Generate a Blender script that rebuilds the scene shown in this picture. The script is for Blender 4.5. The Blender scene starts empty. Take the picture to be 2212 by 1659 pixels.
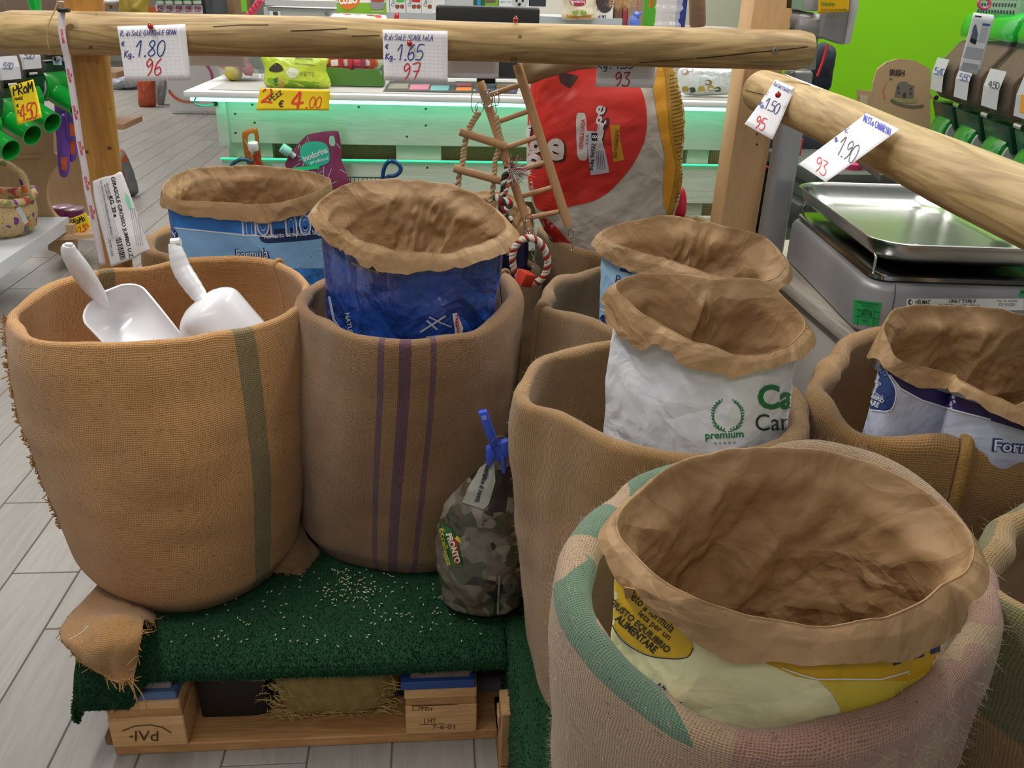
import bpy, bmesh, math, random
import numpy as np
from math import sin, cos, pi, radians, sqrt, atan2, floor
from mathutils import Vector, Matrix
from mathutils.bvhtree import BVHTree
rng = np.random.RandomState(7)
random.seed(7)
SC = bpy.context.scene
COL = SC.collection

# ---------------------------------------------------------------- camera, world, lights, exposure
PITCH, YAW, ROLL, FPX, CAMH = radians(24.7), radians(5.5), radians(1.8), 1850.0, 1.285
_F = np.array([sin(YAW)*cos(PITCH), cos(YAW)*cos(PITCH), -sin(PITCH)])
_R0 = np.array([cos(YAW), -sin(YAW), 0.0]); _U0 = np.cross(_R0, _F)
_R = _R0*cos(ROLL)+_U0*sin(ROLL); _U = _U0*cos(ROLL)-_R0*sin(ROLL)
CAMP = np.array([0, 0, CAMH])
cam = bpy.data.objects.new('camera', bpy.data.cameras.new('camera')); COL.objects.link(cam)
cam.matrix_world = Matrix([[_R[i], _U[i], -_F[i], CAMP[i]] for i in range(3)]+[[0, 0, 0, 1]])
cam.data.sensor_width = 36; cam.data.lens = 36*FPX/2212; cam.data.clip_start = .02; cam.data.clip_end = 100
SC.camera = cam
SC.view_settings.view_transform = 'Standard'; SC.view_settings.look = 'None'; SC.view_settings.gamma = 1
SC.view_settings.use_curve_mapping = False
SC.view_settings.exposure = 0.0
wd = bpy.data.worlds.new('world'); SC.world = wd; wd.use_nodes = True
wd.node_tree.nodes['Background'].inputs[0].default_value = (.93, .93, .92, 1)
wd.node_tree.nodes['Background'].inputs[1].default_value = .20
def area(name, loc, sx, sy, power, col=(1, .975, .94), rot=(0, 0, 0)):
    l = bpy.data.lights.new(name, 'AREA'); l.shape = 'RECTANGLE'; l.size = sx; l.size_y = sy; l.energy = power; l.color = col
    o = bpy.data.objects.new(name, l); o.location = loc; o.rotation_euler = rot; COL.objects.link(o); return o
area('ceiling_tube_and_fill', (-1.0, 1.5, 2.9), .25, 2.4, 50)
area('ceiling_tube_and_fill', (1.25, 2.1, 2.9), .25, 2.4, 33)
area('ceiling_tube_and_fill', (-.2, 3.6, 2.9), 2.4, .3, 42)
area('ceiling_tube_and_fill', (-2.6, 5.5, 2.9), .3, 3.0, 60)
area('ceiling_tube_and_fill', (2.2, 2.4, 2.85), .3, 1.4, 30)
area('ceiling_tube_and_fill', (.2, 4.0, 2.85), 1.6, .3, 14)
area('ceiling_tube_and_fill', (-4.5, 10, 2.9), 2, 3, 120)

area('ceiling_tube_and_fill', (-.3, -1.3, 2.9), 2.2, .3, 17, rot=(radians(18), 0, 0))  # unseen front fill added behind the camera to brighten cards and other upright faces

def ray(px, py): return _F+_R*(px-1106)/FPX+_U*(829.5-py)/FPX
def W(px, py, X=None, Y=None, Z=None, D=None):          # the world point on that line of sight at a given plane
    d = ray(px, py)
    t = D if D is not None else (X/d[0]) if X is not None else (Y/d[1]) if Y is not None else (Z-CAMH)/d[2]
    return CAMP+d*t

# ---------------------------------------------------------------- object helpers
ORG = {}
def tag(o, label=None, cat=None, group=None, kind=None):
    if label: o['label'] = label
    if cat: o['category'] = cat
    if group: o['group'] = group
    if kind: o['kind'] = kind
    return o
def thing(name, loc, label, cat, group=None):
    o = bpy.data.objects.new(name, None); COL.objects.link(o); o.location = Vector(loc); o.empty_display_size = .05
    ORG[o.name] = np.array(loc, float); return tag(o, label, cat, group)
def link(name, me, mat, parent=None, smooth=None):
    o = bpy.data.objects.new(name, me); COL.objects.link(o)
    if mat is not None:
        for m in (mat if isinstance(mat, (list, tuple)) else [mat]): me.materials.append(m)
    if parent is not None: o.parent = parent; ORG[o.name] = ORG[parent.name]
    else: ORG[o.name] = np.zeros(3)
    if smooth is not None and len(me.polygons):
        me.polygons.foreach_set('use_smooth', np.ones(len(me.polygons), bool))
        if smooth > 0: me.set_sharp_from_angle(angle=radians(smooth))
    return o
def setorg(o):   # give a one-mesh thing an origin at its base centre
    v = np.array([x.co for x in o.data.vertices]); c = (v.min(0)+v.max(0))/2; c[2] = v[:, 2].min()
    o.data.transform(Matrix.Translation(-Vector(c))); o.location = Vector(c); ORG[o.name] = c; return o
class G:
    def __init__(s): s.v = []; s.f = []
    def add(s, V, F):
        n = len(s.v); s.v += [tuple(map(float, p)) for p in V]; s.f += [tuple(i+n for i in f) for f in F]; return s
    def box(s, c, d, R=None):
        V = np.array([[x, y, z] for x in (-.5, .5) for y in (-.5, .5) for z in (-.5, .5)])*np.array(d)
        if R is not None: V = V@np.array(R).T
        return s.add(V+np.array(c), [(0, 1, 3, 2), (4, 6, 7, 5), (0, 4, 5, 1), (2, 3, 7, 6), (0, 2, 6, 4), (1, 5, 7, 3)])
    def hexa(s, a, b):           # a,b: two quads of 4 points
        return s.add(list(a)+list(b), [(3, 2, 1, 0), (4, 5, 6, 7), (0, 1, 5, 4), (1, 2, 6, 5), (2, 3, 7, 6), (3, 0, 4, 7)])
    def tube(s, P, r, n=10, closed=False, cap=True, sx=1.0):
        P = np.array(P, float); K = len(P); r = np.ones(K)*r
        T = np.gradient(P, axis=0) if not closed else np.roll(P, -1, 0)-np.roll(P, 1, 0)
        T /= np.linalg.norm(T, axis=1)[:, None]+1e-9
        up = np.array([0, 0, 1.]) if abs(T[0][2]) < .9 else np.array([1., 0, 0])
        A = np.cross(up, T[0]); A /= np.linalg.norm(A); V = []
        for k in range(K):
            A = A-T[k]*(A@T[k]); A /= np.linalg.norm(A); B = np.cross(T[k], A)
            for j in range(n):
                a = 2*pi*j/n; V.append(P[k]+r[k]*(A*cos(a)*sx+B*sin(a)))
        F = []
        for k in range(K if closed else K-1):
            k2 = (k+1) % K
            for j in range(n): F.append((k*n+j, k*n+(j+1) % n, k2*n+(j+1) % n, k2*n+j))
        if cap and not closed: F += [tuple(range(n-1, -1, -1)), tuple(range((K-1)*n, K*n))]
        return s.add(V, F)
    def cyl(s, a, b, r, r2=None, n=16): return s.tube([a, b], [r, r if r2 is None else r2], n)
    def lathe(s, prof, c, n=24, R=None, close=True):
        V = []; K = len(prof)
        for (r, z) in prof:
            for j in range(n):
                a = 2*pi*j/n; V.append([r*cos(a), r*sin(a), z])
        V = np.array(V)
        if R is not None: V = V@np.array(R).T
        F = [(k*n+j, k*n+(j+1) % n, (k+1)*n+(j+1) % n, (k+1)*n+j) for k in range(K-1) for j in range(n)]
        if close: F += [tuple(range(n-1, -1, -1)), tuple(range((K-1)*n, K*n))]
        return s.add(V+np.array(c), F)
    def prism(s, poly, dz):      # poly: list of 3-D points, dz: extrusion vector
        n = len(poly); poly = [np.array(p, float) for p in poly]; dz = np.array(dz, float)
        return s.add(poly+[p+dz for p in poly], [tuple(range(n)), tuple(range(2*n-1, n-1, -1))]+[(i, n+i, n+(i+1) % n, (i+1) % n)[::-1] for i in range(n)])
    def build(s, name, mat, parent=None, bevel=0, smooth=35, seg=2):
        me = bpy.data.meshes.new(name); V = np.array(s.v)
        if parent is not None: V = V-ORG[parent.name]
        me.from_pydata([tuple(p) for p in V], [], s.f)
        bm = bmesh.new(); bm.from_mesh(me); bmesh.ops.recalc_face_normals(bm, faces=bm.faces)
        if bevel:
            E = [e for e in bm.edges if len(e.link_faces) == 2 and e.calc_face_angle(0) > .5]
            bmesh.ops.bevel(bm, geom=E, offset=bevel, segments=seg, affect='EDGES', profile=.5)
        bm.to_mesh(me); bm.free()
        return link(name, me, mat, parent, smooth)
def npmesh(name, V, F, mat, parent=None, smooth=0, uv=None):
    V = np.asarray(V, float); F = np.asarray(F, int)
    if parent is not None: V = V-ORG[parent.name]
    me = bpy.data.meshes.new(name); k = F.shape[1]
    me.vertices.add(len(V)); me.vertices.foreach_set('co', V.ravel())
    me.loops.add(F.size); me.loops.foreach_set('vertex_index', F.ravel().astype(np.int32))
    me.polygons.add(len(F)); me.polygons.foreach_set('loop_start', np.arange(0, F.size, k, dtype=np.int32))
    me.update(calc_edges=True)
    if uv is not None:
        l = me.uv_layers.new(name='UVMap'); l.data.foreach_set('uv', np.asarray(uv, float)[F.ravel()].ravel() if len(uv) == len(V) else np.asarray(uv, float).ravel())
    me.validate()
    return link(name, me, mat, parent, smooth)
def gridF(K, M, closed=False):
    f = []
    a = np.arange(K-1)[:, None]*M; j = np.arange(M if closed else M-1)[None, :]; j2 = (j+1) % M
    return np.stack([a+j, a+j2, a+M+j2, a+M+j], -1).reshape(-1, 4)
def gridmesh(name, P, mat, parent=None, closed=False, uv=None, smooth=0, cap_last=False, thick=0):
    K, M = P.shape[:2]; V = P.reshape(-1, 3); F = gridF(K, M, closed)
    U = None
    if uv is not None:
        if closed:   # per-loop uvs so that the seam stays clean
            kk, jj = np.meshgrid(np.arange(K-1), np.arange(M), indexing='ij'); kk = kk.ravel(); jj = jj.ravel()
            ux = np.concatenate([uv[0], uv[0][:, :1]+uv[2]], 1); vy = np.concatenate([uv[1], uv[1][:, :1]], 1)
            U = np.stack([np.stack([ux[kk, jj], vy[kk, jj]], -1), np.stack([ux[kk, jj+1], vy[kk, jj+1]], -1), np.stack([ux[kk+1, jj+1], vy[kk+1, jj+1]], -1), np.stack([ux[kk+1, jj], vy[kk+1, jj]], -1)], 1).reshape(-1, 2)
        else: U = np.stack([uv[0].ravel(), uv[1].ravel()], -1)
    o = npmesh(name, V, F, mat, parent, smooth, U)
    if thick:
        md = o.modifiers.new('s', 'SOLIDIFY'); md.thickness = thick; md.offset = 0
    return o
# ---------------------------------------------------------------- noise
TB = np.random.RandomState(3).rand(512, 512)
def vn(x, y, s=0, per=None):
    x = np.asarray(x, float); y = np.asarray(y, float); i = np.floor(x).astype(int); j = np.floor(y).astype(int); a = x-i; b = y-j
    a = a*a*(3-2*a); b = b*b*(3-2*b)
    i1 = i+1
    if per: i = i % per; i1 = i1 % per
    g = lambda p, q: TB[(p+s*37) % 512, (q+s*91) % 512]
    return (g(i, j)*(1-a)+g(i1, j)*a)*(1-b)+(g(i, j+1)*(1-a)+g(i1, j+1)*a)*b-.5
def fn(x, y, s=0, per=None):
    x = np.asarray(x, float); y = np.asarray(y, float); i = np.floor(x).astype(int); j = np.floor(y).astype(int); a = x-i; b = y-j
    i1 = i+1
    if per: i = i % per; i1 = i1 % per
    g = lambda p, q: TB[(p+s*37) % 512, (q+s*91) % 512]
    A, B, C_, D_ = g(i, j), g(i1, j), g(i, j+1), g(i1, j+1)
    return np.where(a+b < 1, A+(B-A)*a+(C_-A)*b, D_+(C_-D_)*(1-a)+(B-D_)*(1-b))-.5
def crumple(u, v, s=0, per=None):     # creased, faceted paper relief; u spans integer period per
    du = .35*vn(u*1.0, v*1.3, s+5, per); dv = .35*vn(u*1.0, v*1.1, s+6, per)
    r = fn(u+du, v+dv, s, per)+.5*fn(2*u+2*dv, 2*v+2*du+.3*u*0, s+1, per and 2*per)+.28*fn(5*u, 5*v, s+2, per and 5*per)
    return r

# ---------------------------------------------------------------- materials
def mk(name):
    m = bpy.data.materials.new(name); m.use_nodes = True; nt = m.node_tree; b = nt.nodes['Principled BSDF']; return m, nt, b
def lin(c):
    if isinstance(c, str):
        c = [int(c[i:i+2], 16)/255 for i in (0, 2, 4)]
        return tuple(x/12.92 if x <= .04045 else ((x+.055)/1.055)**2.4 for x in c)+(1,)
    return tuple(c)[:3]+(1,)
def nd(nt, t, **k):
    n = nt.nodes.new(t)
    for a, b in k.items(): setattr(n, a, b)
    return n
def math_(nt, op, a, b=None, c=None):
    n = nd(nt, 'ShaderNodeMath', operation=op)
    for i, x in enumerate((a, b, c)):
        if x is None: continue
        if isinstance(x, (int, float)): n.inputs[i].default_value = x
        else: nt.links.new(x, n.inputs[i])
    return n.outputs[0]
def mixc(nt, f, a, b, mode='MIX'):
    n = nd(nt, 'ShaderNodeMix', data_type='RGBA', blend_type=mode)
    for s, x in ((n.inputs[0], f), (n.inputs[6], a), (n.inputs[7], b)):
        if isinstance(x, (int, float)): s.default_value = x
        elif isinstance(x, tuple): s.default_value = x
        else: nt.links.new(x, s)
    return n.outputs[2]
_M = {}
def M(col, rough=.5, metal=0, bump=0, bscale=60, var=0, vscale=8, spec=None, coat=0, trans=0, emit=0, alpha=1, sheen=0):
    key = (str(col), rough, metal, bump, bscale, var, vscale, coat, trans, emit, alpha)
    if key in _M: return _M[key]
    m, nt, b = mk('surface'); c = lin(col)
    b.inputs['Base Color'].default_value = c; b.inputs['Roughness'].default_value = rough; b.inputs['Metallic'].default_value = metal
    if coat: b.inputs['Coat Weight'].default_value = coat; b.inputs['Coat Roughness'].default_value = .08
    if trans: b.inputs['Transmission Weight'].default_value = trans; b.inputs['IOR'].default_value = 1.1 if trans < 1 else 1.3
    if alpha < 1: b.inputs['Alpha'].default_value = alpha
    if emit: b.inputs['Emission Color'].default_value = c; b.inputs['Emission Strength'].default_value = emit
    if var or bump:
        tc = nd(nt, 'ShaderNodeTexCoord')
        if var:
            n = nd(nt, 'ShaderNodeTexNoise'); n.inputs['Scale'].default_value = vscale; n.inputs['Detail'].default_value = 4
            nt.links.new(tc.outputs['Object'], n.inputs['Vector'])
            f = math_(nt, 'MULTIPLY_ADD', n.outputs[0], 2*var, 1-var)
            vv = nd(nt, 'ShaderNodeVectorMath', operation='SCALE'); vv.inputs[0].default_value = c[:3]; nt.links.new(f, vv.inputs['Scale'])
            nt.links.new(vv.outputs[0], b.inputs['Base Color'])
        if bump:
            n = nd(nt, 'ShaderNodeTexNoise'); n.inputs['Scale'].default_value = bscale; n.inputs['Detail'].default_value = 3
            nt.links.new(tc.outputs['Object'], n.inputs['Vector'])
            bp = nd(nt, 'ShaderNodeBump'); bp.inputs['Strength'].default_value = min(1, bump); bp.inputs['Distance'].default_value = .002
            nt.links.new(n.outputs[0], bp.inputs['Height']); nt.links.new(bp.outputs[0], b.inputs['Normal'])
    _M[key] = m; return m
def wood(light, dark, axis='X', scale=1, rough=.6, knots=True, name='wood', contrast=1, rnd=.25):
    m, nt, b = mk(name); tc = nd(nt, 'ShaderNodeTexCoord'); mp = nd(nt, 'ShaderNodeMapping')
    s = [14*scale]*3; s['XYZ'.index(axis)] = 1.6*scale; mp.inputs['Scale'].default_value = s
    nt.links.new(tc.outputs['Object'], mp.inputs[0])
    oi = nd(nt, 'ShaderNodeObjectInfo'); add = nd(nt, 'ShaderNodeVectorMath', operation='ADD')
    sc = nd(nt, 'ShaderNodeVectorMath', operation='SCALE'); sc.inputs[0].default_value = (17, 31, 23); nt.links.new(oi.outputs['Random'], sc.inputs['Scale'])
    nt.links.new(mp.outputs[0], add.inputs[0]); nt.links.new(sc.outputs[0], add.inputs[1])
    n1 = nd(nt, 'ShaderNodeTexNoise'); n1.inputs['Scale'].default_value = 1.0; n1.inputs['Detail'].default_value = 5; n1.inputs['Distortion'].default_value = 1.2
    nt.links.new(add.outputs[0], n1.inputs[0])
    n2 = nd(nt, 'ShaderNodeTexNoise'); n2.inputs['Scale'].default_value = 5; n2.inputs['Detail'].default_value = 3; nt.links.new(add.outputs[0], n2.inputs[0])
    w = math_(nt, 'SINE', math_(nt, 'MULTIPLY', n1.outputs[0], 38)); w = math_(nt, 'MULTIPLY_ADD', w, .22, .5)
    f = math_(nt, 'ADD', math_(nt, 'MULTIPLY', w, .55), math_(nt, 'MULTIPLY', n2.outputs[0], .6))
    f = math_(nt, 'MULTIPLY_ADD', math_(nt, 'SUBTRACT', f, .55), 1.6*contrast, .45)
    cl = nd(nt, 'ShaderNodeClamp'); nt.links.new(f, cl.inputs[0])
    c = mixc(nt, cl.outputs[0], lin(light), lin(dark))
    br = math_(nt, 'MULTIPLY_ADD', oi.outputs['Random'], rnd, 1-rnd/2)
    vv = nd(nt, 'ShaderNodeVectorMath', operation='SCALE'); nt.links.new(c, vv.inputs[0]); nt.links.new(br, vv.inputs['Scale'])
    nt.links.new(vv.outputs[0], b.inputs['Base Color']); b.inputs['Roughness'].default_value = rough
    bp = nd(nt, 'ShaderNodeBump'); bp.inputs['Strength'].default_value = .35; bp.inputs['Distance'].default_value = .002
    nt.links.new(f, bp.inputs['Height']); nt.links.new(bp.outputs[0], b.inputs['Normal'])
    return m
def burlap(col, stripes=(), pitch=.0033, dark=.45, blotch=None, rough=.95, hole=.8, name='burlap', var=.16, twill=False):
    """woven jute: uv in metres; stripes = (u0, u1, colour, blend); blotch = (colour, scale, threshold, v0, v1)"""
    m, nt, b = mk(name); uv = nd(nt, 'ShaderNodeUVMap'); sp = nd(nt, 'ShaderNodeSeparateXYZ'); nt.links.new(uv.outputs[0], sp.inputs[0])
    tc = nd(nt, 'ShaderNodeTexCoord')
    nz = nd(nt, 'ShaderNodeTexNoise'); nz.inputs['Scale'].default_value = 14; nz.inputs['Detail'].default_value = 2; nt.links.new(uv.outputs[0], nz.inputs[0])
    nf = nd(nt, 'ShaderNodeTexNoise'); nf.inputs['Scale'].default_value = 420; nf.inputs['Detail'].default_value = 2; nt.links.new(uv.outputs[0], nf.inputs[0])
    U0, V0 = sp.outputs[0], sp.outputs[1]
    w = math_(nt, 'MULTIPLY', math_(nt, 'SUBTRACT', nz.outputs[0], .5), .02)
    U = math_(nt, 'ADD', U0, w); V = math_(nt, 'ADD', V0, w)
    if twill: V = math_(nt, 'ADD', V, math_(nt, 'MULTIPLY', U, .5))
    a = math_(nt, 'SINE', math_(nt, 'MULTIPLY', U, 2*pi/pitch)); c_ = math_(nt, 'SINE', math_(nt, 'MULTIPLY', V, 2*pi/pitch))
    aa = math_(nt, 'MULTIPLY_ADD', a, .5, .5); cc = math_(nt, 'MULTIPLY_ADD', c_, .5, .5)
    h = math_(nt, 'MAXIMUM', aa, cc)                       # threads; low where both gaps meet
    hb = math_(nt, 'ADD', h, math_(nt, 'MULTIPLY', math_(nt, 'MULTIPLY', a, c_), .25))
    hb = math_(nt, 'ADD', hb, math_(nt, 'MULTIPLY', nf.outputs[0], .5))
    hs = nd(nt, 'ShaderNodeMapRange'); hs.inputs[1].default_value = .12; hs.inputs[2].default_value = .7; nt.links.new(math_(nt, 'ADD', h, math_(nt, 'MULTIPLY', math_(nt, 'SUBTRACT', nf.outputs[0], .5), .9)), hs.inputs[0])
    base = lin(col); dk = tuple(x*dark for x in base[:3])+(1,)
    col_s = base
    big = nd(nt, 'ShaderNodeTexNoise'); big.inputs['Scale'].default_value = 9; big.inputs['Detail'].default_value = 6; nt.links.new(uv.outputs[0], big.inputs[0])
    for (u0, u1, cs, bl) in stripes:
        mm = nd(nt, 'ShaderNodeMath', operation='COMPARE'); nt.links.new(U0, mm.inputs[0]); mm.inputs[1].default_value = (u0+u1)/2; mm.inputs[2].default_value = abs(u1-u0)/2
        fz = math_(nt, 'MULTIPLY', mm.outputs[0], math_(nt, 'MULTIPLY_ADD', math_(nt, 'GREATER_THAN', math_(nt, 'ADD', math_(nt, 'MULTIPLY', a, c_), math_(nt, 'MULTIPLY', nf.outputs[0], 1.0)), .2), .6, bl-.5))
        col_s = mixc(nt, fz, col_s, lin(cs))
    if blotch:
        for (bc, bs, th, v0, v1, u0, u1, bf) in blotch:
            nb = nd(nt, 'ShaderNodeTexNoise'); nb.inputs['Scale'].default_value = bs; nb.inputs['Detail'].default_value = 1; nt.links.new(uv.outputs[0], nb.inputs[0])
            f = math_(nt, 'GREATER_THAN', nb.outputs[0], th)
            for (val, lo, hi) in ((V0, v0, v1), (U0, u0, u1)):
                q = nd(nt, 'ShaderNodeMath', operation='COMPARE'); nt.links.new(val, q.inputs[0]); q.inputs[1].default_value = (lo+hi)/2; q.inputs[2].default_value = (hi-lo)/2
                f = math_(nt, 'MULTIPLY', f, q.outputs[0])
            col_s = mixc(nt, math_(nt, 'MULTIPLY', f, bf), col_s, lin(bc))
    lo = mixc(nt, 1.0, col_s, (dark, dark*.9, dark*.8, 1), 'MULTIPLY')
    cfin = mixc(nt, math_(nt, 'MULTIPLY_ADD', hs.outputs[0], hole, 1-hole), lo, col_s)
    fk = nd(nt, 'ShaderNodeTexNoise'); fk.inputs['Scale'].default_value = 1; fk.inputs['Detail'].default_value = 2
    mk_ = nd(nt, 'ShaderNodeMapping'); mk_.inputs['Scale'].default_value = (75, 190, 1); nt.links.new(uv.outputs[0], mk_.inputs[0]); nt.links.new(mk_.outputs[0], fk.inputs[0])
    cfin = mixc(nt, math_(nt, 'MULTIPLY', math_(nt, 'GREATER_THAN', fk.outputs[0], .66), .55), cfin, lo)      # darker flecks of bark in the jute
    f2 = math_(nt, 'MULTIPLY_ADD', big.outputs[0], 2*var, 1-var)
    f2 = math_(nt, 'MULTIPLY', f2, math_(nt, 'MULTIPLY_ADD', nf.outputs[0], .5, .75))
    vv = nd(nt, 'ShaderNodeVectorMath', operation='SCALE'); nt.links.new(cfin, vv.inputs[0]); nt.links.new(f2, vv.inputs['Scale'])
    nt.links.new(vv.outputs[0], b.inputs['Base Color']); b.inputs['Roughness'].default_value = rough
    b.inputs['Specular IOR Level'].default_value = .15
    b.inputs['Sheen Weight'].default_value = .25; b.inputs['Sheen Roughness'].default_value = .6
    bp = nd(nt, 'ShaderNodeBump'); bp.inputs['Strength'].default_value = .8; bp.inputs['Distance'].default_value = .0012
    nt.links.new(hb, bp.inputs['Height']); nt.links.new(bp.outputs[0], b.inputs['Normal'])
    return m
def paper(col, rough=.7, var=.1, bump=.5, coat=0, name='paper', sc=1):
    m, nt, b = mk(name); tc = nd(nt, 'ShaderNodeTexCoord')
    nz = nd(nt, 'ShaderNodeTexNoise'); nz.inputs['Scale'].default_value = 9; nz.inputs['Detail'].default_value = 5
    nw = nd(nt, 'ShaderNodeTexNoise'); nw.inputs['Scale'].default_value = 7; nw.inputs['Detail'].default_value = 1
    nt.links.new(tc.outputs['Object'], nz.inputs[0]); nt.links.new(tc.outputs['Object'], nw.inputs[0])
    wv = nd(nt, 'ShaderNodeVectorMath', operation='MULTIPLY_ADD'); nt.links.new(nw.outputs[1], wv.inputs[0]); wv.inputs[1].default_value = (.10, .10, .10)
    nt.links.new(tc.outputs['Object'], wv.inputs[2])
    hs = None
    for met, scl, wt, rot in (('MANHATTAN', 9*sc, 1.0, .4), ('CHEBYCHEV', 21*sc, .42, .9), ('MANHATTAN', 47*sc, .13, .2)):   # flat facets meeting in sharp creases
        mp = nd(nt, 'ShaderNodeMapping'); mp.inputs['Rotation'].default_value = (rot, rot*1.7, rot*.6); nt.links.new(wv.outputs[0], mp.inputs[0])
        vo = nd(nt, 'ShaderNodeTexVoronoi', feature='F1', distance=met); vo.inputs['Scale'].default_value = scl; nt.links.new(mp.outputs[0], vo.inputs[0])
        h = math_(nt, 'MULTIPLY', vo.outputs['Distance'], wt); hs = h if hs is None else math_(nt, 'ADD', hs, h)
    # creases come and go over the sheet
    na = nd(nt, 'ShaderNodeTexNoise'); na.inputs['Scale'].default_value = 4; nt.links.new(tc.outputs['Object'], na.inputs[0])
    am = nd(nt, 'ShaderNodeMapRange'); am.inputs[1].default_value = .36; am.inputs[2].default_value = .62; am.inputs[3].default_value = .45; nt.links.new(na.outputs[0], am.inputs[0])
    f = math_(nt, 'MULTIPLY_ADD', nz.outputs[0], 2*var, 1-var)
    vv = nd(nt, 'ShaderNodeVectorMath', operation='SCALE'); vv.inputs[0].default_value = lin(col)[:3]; nt.links.new(f, vv.inputs['Scale'])
    nt.links.new(vv.outputs[0], b.inputs['Base Color']); b.inputs['Roughness'].default_value = rough
    if coat: b.inputs['Coat Weight'].default_value = coat; b.inputs['Coat Roughness'].default_value = .12
    else: b.inputs['Specular IOR Level'].default_value = .3
    bp = nd(nt, 'ShaderNodeBump'); bp.inputs['Distance'].default_value = .019*bump/.4/sc
    nt.links.new(math_(nt, 'MULTIPLY', am.outputs[0], .9), bp.inputs['Strength'])
    nt.links.new(hs, bp.inputs['Height']); nt.links.new(bp.outputs[0], b.inputs['Normal'])
    return m

# ---------------------------------------------------------------- rings, sacks, bags
MT = 384
TH = np.linspace(-pi, pi, MT, endpoint=False)
def ringfn(pts, c, smooth=9):
    pts = np.array(pts, float); a = np.arctan2(pts[:, 1]-c[1], pts[:, 0]-c[0]); r = np.hypot(pts[:, 0]-c[0], pts[:, 1]-c[1])
    o = np.argsort(a); a = a[o]; r = r[o]; z = pts[o, 2]
    a = np.concatenate([a-2*pi, a, a+2*pi]); r = np.tile(r, 3); z = np.tile(z, 3)
    def sm(q):
        y = np.interp(TH, a, q); F = np.fft.rfft(y); k = np.arange(len(F)); return np.fft.irfft(F*np.exp(-(k*radians(smooth))**2/2), MT)
    return sm(r), sm(z)
def P3(l, z0=None):      # list of (px, py, z) or ('w', x, y, z)
    out = []
    for p in l:
        if p[0] == 'w': out.append(np.array(p[1:], float))
        else: out.append(W(p[0], p[1], Z=p[2] if len(p) > 2 else z0))
    return np.array(out)
def cen(P): return np.array([(P[:, 0].min()+P[:, 0].max())/2, (P[:, 1].min()+P[:, 1].max())/2])
DIR = np.stack([np.cos(TH), np.sin(TH)], -1)
def thpx(px, py, z, c): p = W(px, py, Z=z); return atan2(p[1]-c[1], p[0]-c[0])

def sack(name, label, rim, base, mat, group=None, roll=.014, bulge=.012, depth=.30, mids=(), seed=0, fold=.005, uvr=None, sharp=6, rollin=1.0):
    Rm = P3(rim); Bs = P3(base); c = cen(Rm); cb = cen(Bs)
    rr, zr = ringfn(Rm, c, sharp); rb, zb = ringfn(Bs, cb, 10)
    zr = zr+.010*vn((TH+pi)/(2*pi)*12, 0*TH, seed+11, 12)+.006*fn((TH+pi)/(2*pi)*27, 0*TH, seed+12, 27)
    t = thing(name, (cb[0], cb[1], float(zb.mean())), label, 'sack', group)
    rows = []; vv = []
    def addrow(cc, r, z, v): rows.append(np.concatenate([cc+DIR*r[:, None], np.broadcast_to(np.atleast_1d(z), (MT,))[:, None]], 1)); vv.append(v)
    addrow(cb, rb*.3, zb.min(), -.3); addrow(cb, rb*.8, zb.min(), -.06); addrow(cb, rb*.93, zb+.004, -.02)
    K = 64; H = float((zr-zb).mean())
    keys = [(0., cb, rb, zb+.02)]
    for (tt, pts) in mids:
        Pm = P3(pts); cm = cen(Pm); rm, zm = ringfn(Pm, cm, 10); keys.append((tt, cm, rm, zm))
    keys.append((1., c, rr, zr-roll))
    for k in range(K+1):
        tt = k/K; i = max(j for j in range(len(keys)-1) if keys[j][0] <= tt+1e-9); a, b_ = keys[i], keys[i+1]
        q = (tt-a[0])/(b_[0]-a[0]); qs = q*q*(3-2*q)*.5+q*.5
        r = a[2]*(1-qs)+b_[2]*qs+bulge*sin(pi*tt)**.7 - (.012*(1-tt*18)**2 if tt*18 < 1 else 0); z = a[3]*(1-q)+b_[3]*q; cc = a[1]*(1-qs)+b_[1]*qs
        amp = fold*min(1, 3*tt+.3)
        per = 9
        u = (TH+pi)/(2*pi)*per
        r = r+amp*1.6*fn(u*2+.4*vn(u, tt*3, seed+8, per), tt*3.3, seed+7, per*2)+amp*2.2*vn(u, tt*2.2, seed, per)+amp*1.2*vn(u*3, tt*3.1+5, seed+1, per*3)+amp*.8*vn(u*2, tt*11, seed+2, per*2)
        addrow(cc, r, z, tt*H)
    rt = rows[-1]; rtop = np.hypot(rt[:, 0]-c[0], rt[:, 1]-c[1])
    per = 9; u = (TH+pi)/(2*pi)*per
    lump = 1+.5*vn(u*2, u*0, seed+3, per*2)
    rl = roll*lump
    for k in range(1, 13):
        ph = pi*k/12; addrow(c, rtop-rl+rl*cos(ph), zr-roll+rl*sin(ph)*rollin, H+roll*ph)
    for k in range(1, 15):
        q = k/14; tt = 1-depth*q/H; f = 3+tt*K; i0 = int(f); i0 = min(i0, K+2); B = rows[i0]*(1-(f-i0))+rows[min(i0+1, K+3)]*(f-i0)
        w = 2*rl*max(0, 1-q*3)+(.010+.004*vn(u*2, q*3., seed+4, per*2))*min(1, q*3); row = B.copy(); row[:, :2] -= DIR*w[:, None]; rows.append(row); vv.append(H+roll*pi+depth*q)
    last = rows[-1]; row = last.copy(); row[:, :2] = last[:, :2].mean(0)+(last[:, :2]-last[:, :2].mean(0))*.2; rows.append(row); vv.append(H+depth+.3)
    P = np.array(rows); R0 = uvr or float(rr.mean())
    U = np.tile((TH*R0)[None], (len(rows), 1)); V = np.tile(np.array(vv)[:, None], (1, MT))
    o = gridmesh('sack_cloth', P, mat, t, True, (U, V, 2*pi*R0))
    return dict(t=t, o=o, P=P, c=c, rr=rr, zr=zr, R0=R0, seed=seed)

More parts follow.
